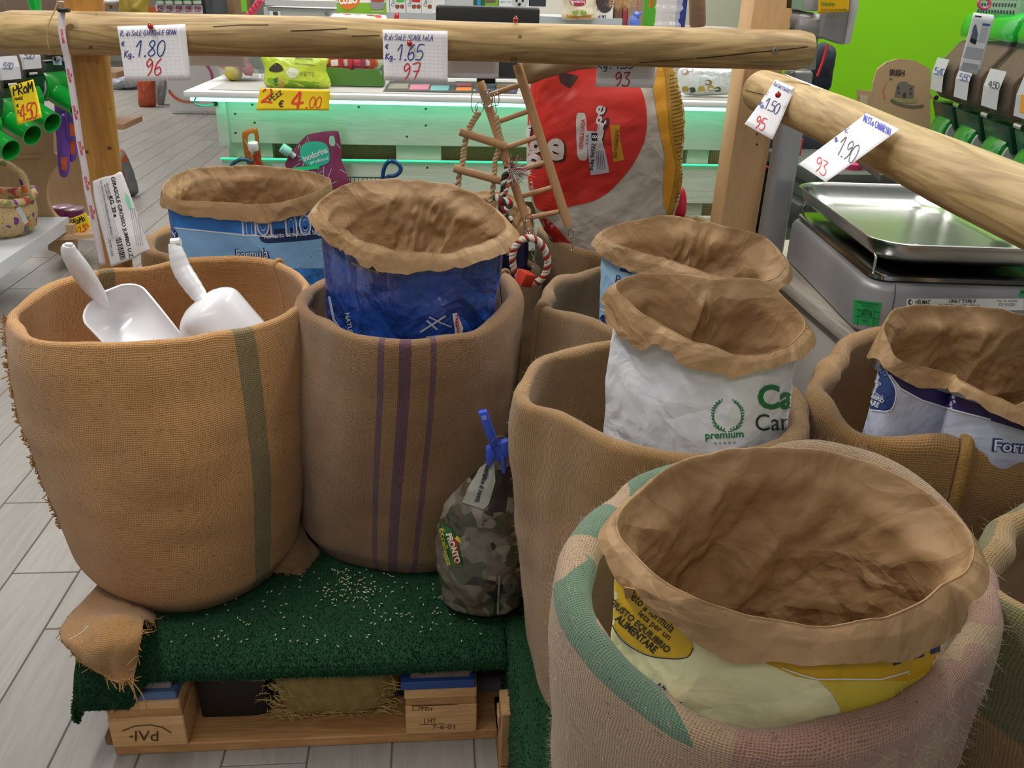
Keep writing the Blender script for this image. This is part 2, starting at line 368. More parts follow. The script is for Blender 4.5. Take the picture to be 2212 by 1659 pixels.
def hitring(px, py, c, r, off=0):      # where the sight line first meets the upright wall of ring r
    d = ray(px, py); T = np.linspace(.3, 3.5, 2600); Q = CAMP[None]+d[None]*T[:, None]
    a = np.arctan2(Q[:, 1]-c[1], Q[:, 0]-c[0]); R = np.hypot(Q[:, 0]-c[0], Q[:, 1]-c[1]); rq = np.interp(a, TH, r, period=2*pi)+off
    m = np.where(R <= rq)[0]
    if len(m) == 0: m = [int(np.argmin(R-rq))]
    k = m[0]; return a[k], Q[k, 2]
KRAFT = None
def bag(name, label, fold, collar, zbase, body_mat, lin_mat=None, group=None, taper=.9, shift=(0, 0), flare=.012, seed=0, crump=.006, inner=.010, collar_default=.05, depth=.33, sharp=5, ragged=.004, lining='inner_lining', cbulge=0.0):
    Fp = P3(fold); c = cen(Fp); rf, zf = ringfn(Fp, c, sharp)
    t = thing(name, (c[0]+shift[0], c[1]+shift[1], zbase), label, 'paper bag', group)
    per = 8; u = (TH+pi)/(2*pi)*per
    # collar lower edge
    ca, cz = [], []
    for (px, py) in collar:
        a, z = hitring(px, py, c, rf, .004+flare); ca.append(a); cz.append(z)
    o = np.argsort(ca); ca = np.array(ca)[o]; cz = np.array(cz)[o]; zfa = np.interp(ca, TH, zf, period=2*pi)
    drop = np.clip(zfa-cz, .012, .2); 
    A = np.concatenate([ca, [pi/2]]); Dd = np.concatenate([drop, [collar_default]]); oo = np.argsort(A); A = A[oo]; Dd = Dd[oo]
    dr = np.interp(TH, A, Dd, period=2*pi); dr = dr+ragged*2*fn(u*9, u*0, seed+9, per*9)
    dr = np.maximum(dr, .01)
    rows = []
    def row(r, z, cc=c): return np.concatenate([cc+DIR*r[:, None], (z+0*r)[:, None]], 1)
    e = crump
    rad = float(rf.mean()); cells = max(6, round(rad*2*pi/.075))
    uu = (TH+pi)/(2*pi)*cells
    cs = 1/.075
    # crest relief shared by collar, lining and body top
    cre = e*1.3*crumple((TH+pi)/(2*pi)*(cells//2+1), 0*uu+2, seed+7, cells//2+1)+e*.7*fn(uu*3, 0*uu, seed+8, cells*3)
    zf = zf+e*1.4*fn(uu+.3, 0*uu+4, seed+6, cells)+e*.6*fn(uu*5, 0*uu+4, seed+4, cells*5)
    rf = rf+cre
    def body_r(q, z):
        s = taper+(1-taper)*q
        return (rf-.004)*s+cbulge*sin(pi*q)+min(e, .0045)*1.4*crumple(uu, z*cs, seed, cells)*min(1, 6*(1-q)+.15)
    K = 70
    for k in range(K+1):
        q = k/K; z = zbase*(1-q)+(zf-.010)*q
        rows.append(row(body_r(q, z)+(.0012 if q > .98 else 0), z, c+np.array(shift)*(1-q)))
    rows.insert(0, row(rf*.3*taper, zbase+0*rf, c+np.array(shift)))
    body = gridmesh('bag_body', np.array(rows), body_mat, t, True)
    rows = []
    K = 72; zlo = np.maximum(zf-depth, zbase+.01)
    rows.append(row(rf*.2, zlo.mean()+0*rf, c+np.array(shift)*.8))
    for k in range(K+1):
        q = k/K; z = zlo*(1-q)+zf*q; qb = (z-zbase)/(zf-.006-zbase); qm = float(np.clip(qb.mean(), 0, 1))
        dents = np.maximum(0, .35+crumple(uu, z*cs+9, seed+3, cells))*inner*2.1+np.maximum(0, .2+fn(uu*.5+.2, z*cs*.35, seed+13))*inner*1.6*0
        dents += inner*1.2*np.maximum(0, vn(uu*.8*0+uu, z*cs*.25, seed+14, cells)+.2)
        f = min(1, 9*(1-q))
        e1 = max(0, 1-(1-q)*12); r = (body_r(qm, z)-.0035-dents*f)*(1-e1)+(rf-.0014)*e1
        rows.append(row(r, z, c+np.array(shift)*(1-qm)))
    for k in range(1, 4):
        ph = pi*k/4; rows.append(row(rf-.0007*cos(ph), zf+.0010*sin(ph)))
    K = 26
    for k in range(K+1):
        q = k/K; z = zf-dr*q
        r = rf+.0005+flare*q**.8*(1+.7*fn((TH+pi)/(2*pi)*5, 0*uu, seed+15, 5))+e*.75*crumple((TH+pi)/(2*pi)*(cells//2+1), z*cs*.8+3, seed+5, cells//2+1)*min(1, 3*q)+e*.5*min(1, 3*q)
        rows.append(row(r, z))
    col = gridmesh(lining, np.array(rows), lin_mat or KRAFT, t, True)
    return dict(t=t, body=body, collar=col, c=c, rf=rf, zf=zf, P=np.array(rows))

# ---------------------------------------------------------------- prints (flat ink on real surfaces)
_bvh = {}
def bvh(o):
    if o.name not in _bvh:
        me = o.data; V = [Vector(v.co)+Vector(ORG[o.name]) for v in me.vertices]; _bvh[o.name] = BVHTree.FromPolygons(V, [tuple(p.vertices) for p in me.polygons])
    return _bvh[o.name]
def project(o, pts, off=.0009):
    b = bvh(o); out = []; ok = []
    for (x, y) in pts:
        d = Vector(ray(x, y)); h, n, i, dd = b.ray_cast(Vector(CAMP), d.normalized())
        if h is None: out.append((0, 0, 0)); ok.append(False); continue
        if n.dot(d) > 0: n = -n
        out.append(tuple(h+n*off)); ok.append(True)
    return out, ok
def ink(o, pts, faces, mat, name, off=.0009, maxe=None):
    """faces over 2-D picture points, laid on the surface of object o"""
    bm = bmesh.new(); vs = [bm.verts.new((x, y, 0)) for x, y in pts]
    for f in faces:
        try: bm.faces.new([vs[i] for i in f])
        except ValueError: pass
    bmesh.ops.triangulate(bm, faces=bm.faces)
    if maxe:
        for _ in range(8):
            E = [e for e in bm.edges if e.calc_length() > maxe]
            if not E: break
            bmesh.ops.subdivide_edges(bm, edges=E, cuts=1); bmesh.ops.triangulate(bm, faces=[f for f in bm.faces if len(f.verts) > 3])
    V = [tuple(v.co[:2]) for v in bm.verts]; bm.verts.index_update(); F = [[v.index for v in f.verts] for f in bm.faces]; bm.free()
    Pw, ok = project(o, V, off); F = [f for f in F if all(ok[i] for i in f)]
    F = [f for f in F if max((Vector(Pw[f[a]])-Vector(Pw[f[a-1]])).length for a in range(3)) < .06+ (0 if maxe else 1)]
    if not F: return None
    used = sorted({i for f in F for i in f}); ix = {u: k for k, u in enumerate(used)}
    P = np.array([Pw[i] for i in used])-ORG[o.name]
    me = bpy.data.meshes.new(name); me.from_pydata([tuple(p) for p in P], [], [[ix[i] for i in f] for f in F])
    par = o
    return link(name, me, mat, par)
def poly(o, pts, mat, name='printed_patch', off=.0007, maxe=14):
    return ink(o, pts, [list(range(len(pts)))], mat, name, off, maxe)
def smoothpoly(pts, n=6, closed=True):
    P = np.array(pts, float); K = len(P); out = []
    for i in range(K if closed else K-1):
        p0, p1, p2, p3 = (P[(i-1) % K], P[i], P[(i+1) % K], P[(i+2) % K]) if closed else (P[max(i-1, 0)], P[i], P[i+1], P[min(i+2, K-1)])
        for k in range(n):
            t = k/n; out.append(.5*((2*p1)+(-p0+p2)*t+(2*p0-5*p1+4*p2-p3)*t*t+(-p0+3*p1-3*p2+p3)*t**3))
    if not closed: out.append(P[-1])
    return [tuple(p) for p in out]
_txt = {}
def textmesh(s, bold=0):
    k = (s, bold)
    if k not in _txt:
        cu = bpy.data.curves.new('t', 'FONT'); cu.body = s; cu.size = 1; cu.align_x = 'CENTER'; cu.align_y = 'CENTER'; cu.offset = bold; cu.resolution_u = 3
        ob = bpy.data.objects.new('t', cu); me = bpy.data.meshes.new_from_object(ob)
        V = np.array([v.co[:2] for v in me.vertices]).reshape(-1, 2); F = [tuple(p.vertices) for p in me.polygons]
        bpy.data.objects.remove(ob); bpy.data.curves.remove(cu); bpy.data.meshes.remove(me)
        if len(V): V = V-(V.min(0)+V.max(0))/2
        _txt[k] = (V, F)
    return _txt[k]
def text(o, s, cx, cy, w, h, ang, mat, name='lettering', bold=0, shear=0, off=.0013, arc=0, maxe=9, flat=False):
    """s fitted in a w x h box (picture units) centred at cx,cy, turned by ang degrees clockwise, laid on o"""
    V, F = textmesh(s, bold)
    if not len(V): return
    sz = V.max(0)-V.min(0)+1e-6; V = V/sz*np.array([w, h])
    x = V[:, 0]+shear*V[:, 1]; y = -V[:, 1]
    if arc: y = y+arc*((2*V[:, 0]/w)**2)
    a = radians(ang); X = cx+x*cos(a)-y*sin(a); Y = cy+x*sin(a)+y*cos(a)
    return ink(o, list(zip(X, Y)), F, mat, name, off, None if flat else maxe)
GL = {
'0': [[(.5, 1), (.15, .8), (.05, .4), (.25, .03), (.6, .05), (.8, .45), (.75, .85), (.5, 1)]], '1': [[(.05, .62), (.45, 1), (.4, 0)]],
'2': [[(.05, .8), (.3, 1), (.65, .9), (.6, .55), (.05, .03), (.3, .08), (.8, .02)]], '3': [[(.1, .95), (.7, .98), (.35, .6), (.75, .4), (.65, .05), (.2, 0), (.02, .1)]],
'4': [[(.55, 1), (.05, .35), (.85, .38)], [(.6, .95), (.5, 0)]], '5': [[(.8, 1), (.25, .97), (.15, .55), (.55, .62), (.8, .35), (.55, .03), (.05, .05)]],
'6': [[(.65, 1), (.2, .65), (.1, .2), (.4, 0), (.75, .2), (.55, .5), (.15, .35)]], '7': [[(.05, .95), (.8, 1), (.4, 0)], [(.2, .5), (.75, .52)]],
'8': [[(.5, .52), (.15, .75), (.4, 1), (.7, .85), (.5, .52), (.1, .2), (.4, 0), (.8, .2), (.5, .52)]], '9': [[(.7, .8), (.4, 1), (.1, .75), (.3, .5), (.7, .75), (.65, .3), (.35, 0)]],
'.': [[(.3, 0), (.36, .04)]], ',': [[(.35, .05), (.25, -.12)]], ' ': [], '-': [[(.1, .45), (.7, .45)]],
'R': [[(.1, 0), (.12, 1), (.6, .95), (.65, .65), (.15, .5), (.75, 0)]], 'd': [[(.6, .4), (.3, .5), (.1, .25), (.3, 0), (.6, .15)], [(.62, .95), (.62, 0)]],
'i': [[(.35, .5), (.35, 0)], [(.35, .7), (.37, .75)]], 'S': [[(.75, .85), (.4, 1), (.12, .75), (.65, .4), (.6, .08), (.05, .05)]],
'O': [[(.45, .9), (.1, .5), (.3, .05), (.7, .2), (.75, .7), (.45, .9)]], 'o': [[(.45, .65), (.1, .35), (.35, .02), (.7, .3), (.45, .65)]],
'L': [[(.15, 1), (.1, .03), (.7, .05)]], 'E': [[(.7, .95), (.1, .95), (.1, 0), (.7, .03)], [(.1, .5), (.6, .52)]],
'G': [[(.75, .85), (.4, 1), (.08, .5), (.3, 0), (.75, .15), (.75, .45), (.4, .45)]], 'I': [[(.4, 1), (.38, 0)]], 'A': [[(.02, 0), (.4, 1), (.78, 0)], [(.15, .35), (.65, .38)]],
'N': [[(.08, 0), (.1, 1), (.65, .05), (.7, 1)]], 'K': [[(.1, 1), (.1, 0)], [(.7, 1), (.12, .45), (.75, 0)]], 'g': [[(.6, .45), (.3, .5), (.12, .25), (.3, .02), (.6, .2), (.6, .45), (.6, -.25), (.2, -.3)]],
'C': [[(.75, .85), (.35, .98), (.08, .5), (.3, .03), (.75, .12)]], 'T': [[(.02, .97), (.8, 1)], [(.42, .98), (.38, 0)]], 'F': [[(.7, 1), (.12, .97), (.1, 0)], [(.1, .5), (.6, .52)]],
'M': [[(.05, 0), (.12, 1), (.42, .35), (.75, 1), (.8, 0)]], 'P': [[(.12, 0), (.12, 1), (.6, .95), (.65, .6), (.15, .48)]], 'z': [[(.1, .6), (.6, .62), (.08, .03), (.65, .03)]],
'U': [[(.1, 1), (.1, .2), (.4, 0), (.7, .2), (.72, 1)]], 'H': [[(.1, 1), (.1, 0)], [(.7, 1), (.7, 0)], [(.1, .5), (.7, .5)]], 'B': [[(.1, 0), (.12, 1), (.6, .85), (.15, .52), (.7, .3), (.1, 0)]],
'D': [[(.12, 0), (.12, 1), (.6, .85), (.72, .4), (.5, .05), (.12, 0)]], 'V': [[(.05, 1), (.4, 0), (.75, 1)]],
'\u20ac': [[(.8, .85), (.5, 1), (.2, .75), (.15, .3), (.45, .02), (.8, .15)], [(.02, .58), (.6, .6)], [(.02, .4), (.55, .42)]],
}
def hand(o, s, x0, y0, h, ang, mat, w=2.2, adv=.95, sq=.8, shear=.12, off=.0012, name='handwriting'):
    """marker handwriting: baseline start x0,y0 (picture units), letter height h"""
    V = []; F = []; a = radians(ang); x = 0
    def seg(p, q, r):
        d = np.array(q)-np.array(p); L = np.hypot(*d)+1e-6; n = np.array([-d[1], d[0]])/L*r; k = len(V)
        V.extend([p+n, p-n, q-n, q+n]); F.append((k, k+1, k+2, k+3))
    def dot(p, r):
        k = len(V); V.extend([np.array(p)+r*np.array([cos(t*pi/3), sin(t*pi/3)]) for t in range(6)]); F.append(tuple(range(k, k+6)))
    for ch in s:
        wd = .55 if ch in '.,i ' else (.72 if ch == '1' else 1)
        for pl in GL.get(ch, []):
            pp = smoothpoly(pl, 3, False) if len(pl) > 2 and ch not in 'AEFHIKLMNTVz' else pl
            pp = [(np.array([x+(px_*sq+shear*py_)*h, -py_*h])) for px_, py_ in pp]
            pp = [np.array([x0+p[0]*cos(a)-p[1]*sin(a), y0+p[0]*sin(a)+p[1]*cos(a)]) for p in pp]
            for i in range(len(pp)-1): seg(pp[i], pp[i+1], w/2)
            for p in pp: dot(p, w/2*(1.5 if ch == '.' else 1))
        x += adv*sq*h*wd
    return ink(o, [tuple(p) for p in V], F, mat, name, off)
def line(o, pts, w, mat, name='printed_line', off=.0012, maxe=10):
    pts = [np.array(p, float) for p in pts]; V = []; F = []
    for i in range(len(pts)):
        d = pts[min(i+1, len(pts)-1)]-pts[max(i-1, 0)]; d /= np.hypot(*d)+1e-6; n = np.array([-d[1], d[0]])*w/2
        V += [pts[i]+n, pts[i]-n]
        if i: k = 2*i; F.append((k-2, k-1, k+1, k))
    return ink(o, [tuple(p) for p in V], F, mat, name, off, maxe)
def copytree(o, loc=None, label=None, par=None):
    c = o.copy(); COL.objects.link(c); ORG[c.name] = ORG[o.name]
    if par is not None: c.parent = par
    if loc is not None: c.location = Vector(loc); ORG[c.name] = np.array(loc, float)
    if label: c['label'] = label
    for ch in list(o.children): copytree(ch, par=c)
    return c
def pxbox(x0, y0, x1, y1, Y, depth, Y2=None):
    """centre and size of an upright box whose front face at depth Y spans that picture rectangle"""
    a = W(x0, (y0+y1)/2, Y=Y); b = W(x1, (y0+y1)/2, Y=Y); t = W((x0+x1)/2, y0, Y=Y); u = W((x0+x1)/2, y1, Y=Y)
    return np.array([(a[0]+b[0])/2, Y+depth/2, (t[2]+u[2])/2]), np.array([abs(b[0]-a[0]), depth, abs(t[2]-u[2])])
def sheet(name, corners, mat, parent=None, curl=.0, n=8, thick=.0006, lift=None):
    """thin sheet from four world corners (tl,tr,br,bl) with a little curl"""
    c = [np.array(p, float) for p in corners]; nrm = np.cross(c[1]-c[0], c[3]-c[0]); nrm /= np.linalg.norm(nrm)
    P = np.zeros((n+1, n+1, 3))
    for i in range(n+1):
        for j in range(n+1):
            v, u = i/n, j/n; p = (c[0]*(1-u)+c[1]*u)*(1-v)+(c[3]*(1-u)+c[2]*u)*v
            P[i, j] = p+nrm*curl*(v*v+.3*(u-.5)**2)
    o = gridmesh(name, P, mat, parent, smooth=0); md = o.modifiers.new('s', 'SOLIDIFY'); md.thickness = thick; md.offset = 0
    return o
# ---------------------------------------------------------------- shared materials
KRAFT = paper('a1805a', rough=.55, var=.08, bump=.42)
KRAFT_D = paper('a17850', rough=.65, var=.08, bump=.3)
BLACK = M('141414', .5); WHITE = M('e9eae8', .45); WPAPER = M('f8f7f9', .7); INKB = M('27408f', .6); INKR = M('d8383a', .6); INKK = M('1c1c20', .6)
STEEL = M('b9b9b6', .28, 1.0); CHROME = M('d0d0d0', .12, 1.0); GREYP = M('9b9b9d', .38, .35)
LOGW = wood('c9ab74', '7f6238', 'X', 1.1, .6, name='round_log_wood', contrast=1.05, rnd=.05)
POSTW = wood('cb9448', '9c692c', 'Z', 1.2, .5, name='varnished_post_wood', contrast=.8, rnd=.05)
SPRUCE = wood('dbb384', 'c29866', 'Z', 2.0, .5, name='planed_post_wood', contrast=.6, rnd=.05)
PALW = wood('cf9f68', 'a4713f', 'X', 1.6, .75, name='pallet_wood', contrast=.9, rnd=.3)
PALD = wood('9c6f49', '6f4a2d', 'X', 1.3, .8, name='old_pallet_wood', contrast=.9, rnd=.2)
PALY = wood('9c6f49', '6f4a2d', 'Y', 1.3, .8, name='old_pallet_wood', contrast=.9, rnd=.2)

# ---------------------------------------------------------------- the setting
TILE = wood('aaa59d', '8a857e', 'Y', .9, .42, name='wood_look_tile', contrast=.6, rnd=.16)
g = G().box((0, 8, -.0115), (16, 22, .02)); fl = g.build('floor', M('5c5955', .9), None, smooth=None); tag(fl, kind='structure')
cells = []
for i in range(-34, 12):
    x0 = -1.004+.1525*i; off = [1.739, 1.538, 1.93, 1.64, 2.05][i % 5]
    for j in range(-4, 18):
        cells.append((x0+.076, off+.9*j+.45))
def inview(x, y):
    v = np.array([x, y, 0])-CAMP; z = v@_F
    if z < .3: return None
    px, py = 1106+FPX*(v@_R)/z, 829.5-FPX*(v@_U)/z
    return z if (-120 < px < 1250 and -30 < py < 1800) else None
cand = sorted([(inview(x, y), x, y) for x, y in cells if inview(x, y) and (x < -.45 or y < 1.9)])
tg = G().box((0, 0, .0), (.1495, .897, .006)); proto = tg.build('floor_tile', TILE, fl, bevel=.0012, smooth=None, seg=1)
proto.location = Vector((cand[0][1], cand[0][2], -.003)) - fl.location
for k, (z, x, y) in enumerate(cand[1:290]):
    c = proto.copy(); COL.objects.link(c); c.location = Vector((x, y, -.003))-fl.location
gg = G(); near = {(round(x, 3), round(y, 3)) for _, x, y in cand[:290]}
for x, y in cells:
    if (round(x, 3), round(y, 3)) not in near: gg.box((x, y, -.003), (.1495, .897, .006))
tag(gg.build('floor_tiles', TILE, fl, smooth=None), kind='stuff')
def wall(name, c, d, mat): return tag(G().box(c, d).build(name, mat, None, smooth=None), kind='structure')
wall('wall_back', (-1, 16.1, 1.5), (15, .2, 3.2), M('b9b6b0', .8, var=.06))
wall('wall_left', (-6.3, 8, 1.5), (.2, 18, 3.2), M('b9b6b0', .8))
wall('wall_right', (4.2, 3.2, 1.5), (.15, 12, 3.2), M('c8c6c0', .8))
wall('wall_green', (2.75, 3.25, 1.5), (3.1, .1, 3.2), M('7cc404', .5, var=.06, vscale=2))
wall('wall_white', (.62, 4.32, 1.5), (2.3, .1, 3.2), M('d8cfc6', .6))

# ---------------------------------------------------------------- rails and posts
def rail(name, a, b, r, mat, label, n=32, end=.004):
    a = np.array(a, float); b = np.array(b, float); L = np.linalg.norm(b-a); d = (b-a)/L
    # built along X in local space so that the grain follows the wood
    K = 60; V = []; rr = []
    for k in range(K+1):
        q = k/K; r_ = r*(1+.02*sin(q*7+1)+.015*sin(q*19))
        if q < .012: r_ = r*(.88+.12*sqrt(q/.012))
        if q > .988: r_ = r*(.88+.12*sqrt((1-q)/.012))
        V.append((L*q, 0, .003*sin(q*5))); rr.append(r_)
    o = G().tube(V, np.array(rr), n).build(name, mat, None, smooth=50)
    x = Vector(d); up = Vector((0, 0, 1)) if abs(d[2]) < .9 else Vector((0, 1, 0)); y = up.cross(x).normalized(); z = x.cross(y)
    R = Matrix([[x[i], y[i], z[i]] for i in range(3)]).to_4x4(); R.translation = Vector(a)
    o.data.transform(R.to_3x3().to_4x4()); o.location = Vector(a); ORG[o.name] = a
    tag(o, label, 'wooden rail'); return o
LY = 1.95
def mid(px, y0, y1, Y): return W(px, (y0+y1)/2, Y=Y)
la, lb = W(2, 70, Y=LY), W(1749, 106, Y=LY)
top_log = rail('wooden_rail', la, lb, .0405, LOGW, 'long horizontal round log rail with four price cards and ladybird pins')
LOGY = wood('cdb07a', '86683c', 'Y', 1.0, .6, name='round_log_wood', contrast=1.0, rnd=.05)
ra = W(1640, 195, D=1.79); rb = W(2212, 440, D=.965); rb = ra+(rb-ra)*1.12
right_log = rail('wooden_rail', ra, rb, .0405, LOGY, 'round log rail running towards the camera over the steel scale')
LOGK = M('6b4c2c', .7); CRK = M('33200f', .9)
for (x, y, a, b_) in ((152, 58, 15, 9), (196, 102, 8, 5), (1123, 79, 7, 6), (1110, 128, 14, 6), (1137, 112, 3, 3), (208, 31, 4, 2)):
    poly(top_log, [(x+a*.6*cos(t), y+b_*.7*sin(t)) for t in np.linspace(0, 2*pi, 12)[:-1]], M('7a5a33', .7), 'wood_knot', .0006)
for pts, w in (([(1505, 126), (1560, 121), (1620, 114), (1700, 107), (1744, 101)], 2.2), ([(460, 58), (520, 54), (580, 54)], 1.5), ([(628, 67), (690, 65), (750, 62)], 2.2), ([(760, 78), (820, 77)], 1.6), ([(1380, 135), (1500, 127)], 1.2)):
    line(top_log, pts, w, CRK, 'wood_crack', .0006)
line(right_log, [(1612, 195), (1630, 200), (1650, 205)], 1.6, CRK, 'wood_crack', .0006)
# posts
pL0, pL1 = W(231, 480, Y=1.985), W(174, 0, Y=1.985)
dL = pL1-pL0; pb = pL0-dL*(pL0[2]/dL[2]); pt_ = pL0+dL*((1.5-pL0[2])/dL[2])
left_post = rail('wooden_post', pb+np.array([0, .02, 0]), pt_+np.array([0, .02, 0]), .037, POSTW, 'round varnished wooden post standing behind the sack of scoops'); left_post['category'] = 'wooden post'
for (x, y, a) in ((236, 320, 8), (188, 328, 7), (238, 235, 3)):
    poly(left_post, [(x+a*.6*cos(t), y+a*.5*sin(t)) for t in np.linspace(0, 2*pi, 12)[:-1]], M('5f3d1e', .7), 'wood_knot', .0006)
g = G(); xa = W(1664, 60, Y=2.03); xb = W(1602, 450, Y=2.03); d = (xa-xb)/(xa-xb)[2]
cx = lambda z: xb+d*(z-xb[2])
w_ = .046
g.hexa([cx(0)+np.array([-w_, 0, 0]), cx(0)+np.array([w_, 0, 0]), cx(0)+np.array([w_, .09, 0]), cx(0)+np.array([-w_, .09, 0])],
       [cx(1.6)+np.array([-w_, 0, 0]), cx(1.6)+np.array([w_, 0, 0]), cx(1.6)+np.array([w_, .09, 0]), cx(1.6)+np.array([-w_, .09, 0])])
sq = g.build('wooden_post', SPRUCE, None, bevel=.004); setorg(sq); tag(sq, 'square planed wooden post where the two log rails meet', 'wooden post')
for (x, y) in ((1635, 290), (1635, 312)): poly(sq, [(x+2.2*cos(t), y+2.5*sin(t)) for t in np.linspace(0, 2*pi, 9)[:-1]], CRK, 'nail_hole', .0006)
g = G(); p = W(1675, 109, Y=LY-.046); g.cyl(p, p+np.array([0, .01, 0]), .0062, n=20); s_ = g.build('screw', STEEL, top_log, bevel=.001)
g = G(); g.cyl(p+np.array([0, -.0006, 0]), p, .0022, n=6); g.build('screw_recess', BLACK, top_log, smooth=None)

# ---------------------------------------------------------------- first pallet and its turf
PX0, PX1, PY0, PY1 = -.588, .118, 1.182, 1.93
pal = thing('wooden_pallet', ((PX0+PX1)/2, (PY0+PY1)/2, 0), 'wooden pallet with stamped blocks under the green turf', 'pallet')
def bd(name, x0, x1, y0, y1, z0, z1, mat, par, bev=.002): return G().box(((x0+x1)/2, (y0+y1)/2, (z0+z1)/2), (x1-x0, y1-y0, z1-z0)).build(name, mat, par, bevel=bev, smooth=None, seg=1)
bd('bottom_board', PX0, PX1, PY0+.003, PY0+.10, 0, .022, PALW, pal)
bd('bottom_board', PX0, PX1, PY0+.33, PY0+.43, 0, .022, PALD, pal)
bd('bottom_board', PX0, PX1, PY1-.1, PY1, 0, .022, PALD, pal)
PB = {}
PALL = wood('ecc08a', 'c8955c', 'X', 1.6, .75, name='pale_pallet_wood', contrast=.8, rnd=.1)
for k, x0 in enumerate((-.588, -.063)):
    for j, y0 in enumerate((PY0, PY0+.33, PY1-.1)):
        b = bd('block', x0, x0+.131, y0, y0+.1, .0225, .091, PALL if j == 0 else PALD, pal)
        if j == 0: PB[k] = b
    bd('filler_board', x0+.001, x0+.130, PY0+.002, PY1, .0915, .111, PALW, pal)
    bd('stringer_board', x0-.001, x0+.130, PY0-.002, PY1, .1115, .133, PALL, pal)
    bd('painted_board', x0+.005-.012*k, x0+.127, PY0-.004, PY0+.1, .1345, .153, M('2c4f96' if k else '54709a', .6, var=.25, vscale=30), pal)
    bd('worn_board', x0+.010, x0+.118, PY0+.004, PY0+.1, .1535, .180, M('8d8084' if k == 0 else '7d6a62', .8, var=.45, vscale=60), pal)
for j in range(1, 6): bd('deck_board', PX0, PX1, PY0+.02+.125*j, PY0+.02+.125*j+.1, .180, .200, PALD, pal)
bd('side_board', PX0-.014, PX0-.001, PY0+.005, PY1, .0225, .045, PALD, pal); bd('side_board', PX0-.016, PX0-.002, PY0+.004, PY1, .112, .150, PALD, pal)
BR = M('59381f', .8)
text(PB[0], 'IVd', 317, 1589, 50, 22, 0, BR, 'burnt_stamp', flat=True); line(PB[0], [(265, 1578), (290, 1568), (325, 1565), (350, 1570), (370, 1582)], 2.2, BR, 'burnt_stamp'); text(PB[0], '-', 284, 1590, 8, 3, 0, BR, 'burnt_stamp', flat=True)
text(PB[1], 'HT', 933, 1556, 18, 10, 2, BR, 'burnt_stamp', flat=True); line(PB[1], [(917, 1551), (917, 1563)], 1.5, BR, 'burnt_stamp'); line(PB[1], [(905, 1565), (960, 1562)], 1.2, BR, 'burnt_stamp'); text(PB[1], '7-6-01', 958, 1569, 48, 9, -1, BR, 'burnt_stamp', flat=True)
text(PB[1], 'L.ITDI', 912, 1531, 42, 7, 0, BR, 'burnt_stamp', flat=True); line(PB[1], [(890, 1526), (990, 1522)], 1.2, BR, 'burnt_stamp')
# things lying under the pallet deck
dk = G().box((-.385, PY0+.16, .100), (.125, .2, .155)).build('black_box', M('1f191a', .6, var=.2, vscale=30), None, bevel=.006); setorg(dk); tag(dk, 'dark box pushed under the pallet beside the straw bag', 'box')
st = thing('straw_bag', (-.19, PY0+.12, .0), 'clear bag of straw lying under the pallet', 'bag of straw')
K = 26; P = np.zeros((K, 40, 3))
for i in range(K):
    q = i/(K-1); a = np.linspace(0, 2*pi, 40, endpoint=False); s = (1-abs(2*q-1)**5)**.5+.05
    P[i, :, 0] = -.315+.245*q; P[i, :, 1] = PY0+.13+.10*s*np.sign(np.cos(a))*np.abs(np.cos(a))**.6; P[i, :, 2] = .105+.078*s*np.sign(np.sin(a))*np.abs(np.sin(a))**.6
P[..., 1] += .01*vn(P[..., 0]*60, P[..., 2]*60, 3)
gridmesh('straw_filling', P, M('8f7a45', .9, bump=1, bscale=220, var=.5, vscale=70), st, True)
g = []; F = []
for k in range(900):
    x = rng.uniform(-.32, -.08); z = rng.uniform(.04, .18); y = PY0+.033+rng.uniform(0, .012); a = rng.uniform(-pi, pi); L = rng.uniform(.008, .03)
    dx, dz = L*cos(a), L*sin(a)*.6; z = min(z, .178); n = len(g); g += [(x, y, z), (x+dx, y-.003, min(max(z+dz, .03), .182)), (x+dx+.0012, y-.002, min(max(z+dz+.0008, .031), .183)), (x+.0012, y+.001, z+.0012)]; F.append((n, n+1, n+2, n+3))
tag(npmesh('straw_stalks', g, F, M('b59b5c', .8), st), kind='stuff')

TURF = M('0b3d1c', .85, var=.35, vscale=25, bump=.6, bscale=300)
BLADE = M('0b421d', .55, var=.45, vscale=45); 
def turf(name, label, P, blades, seed, parent=None):
    """P: grid of points with the outside up; blades: list of (row, col) limits"""
    t = thing(name, (float(P[..., 0].mean()), float(P[..., 1].mean()), .02), label, 'artificial turf')
    o = gridmesh('turf_backing', P, TURF, t, smooth=0); md = o.modifiers.new('s', 'SOLIDIFY'); md.thickness = .004; md.offset = -1
    K, Mm = P.shape[:2]; r = np.random.RandomState(seed); n = blades
    i = r.uniform(0, K-1.001, n); j = r.uniform(0, Mm-1.001, n); a = i.astype(int); b = j.astype(int); f = (i-a)[:, None]; h = (j-b)[:, None]
    A, B, C_, D_ = P[a, b], P[a, b+1], P[a+1, b], P[a+1, b+1]
    Q = (A*(1-h)+B*h)*(1-f)+(C_*(1-h)+D_*h)*f; N = np.cross(B-A, C_-A); N /= np.linalg.norm(N, axis=1)[:, None]+1e-9
    N *= np.sign((N*(CAMP-Q)).sum(1))[:, None]
    L = r.uniform(.005, .009, n)[:, None]; lean = r.normal(0, .45, (n, 3)); T = N+lean; T /= np.linalg.norm(T, axis=1)[:, None]
    S = np.cross(T, r.normal(0, 1, (n, 3))); S /= np.linalg.norm(S, axis=1)[:, None]; S *= .0009
    V = np.stack([Q-S, Q+S, Q+T*L+S*.6, Q+T*L-S*.6], 1).reshape(-1, 3); F = np.arange(4*n).reshape(-1, 4)
    tag(npmesh('turf_blades', V, F, BLADE, t), kind='stuff'); return t, o
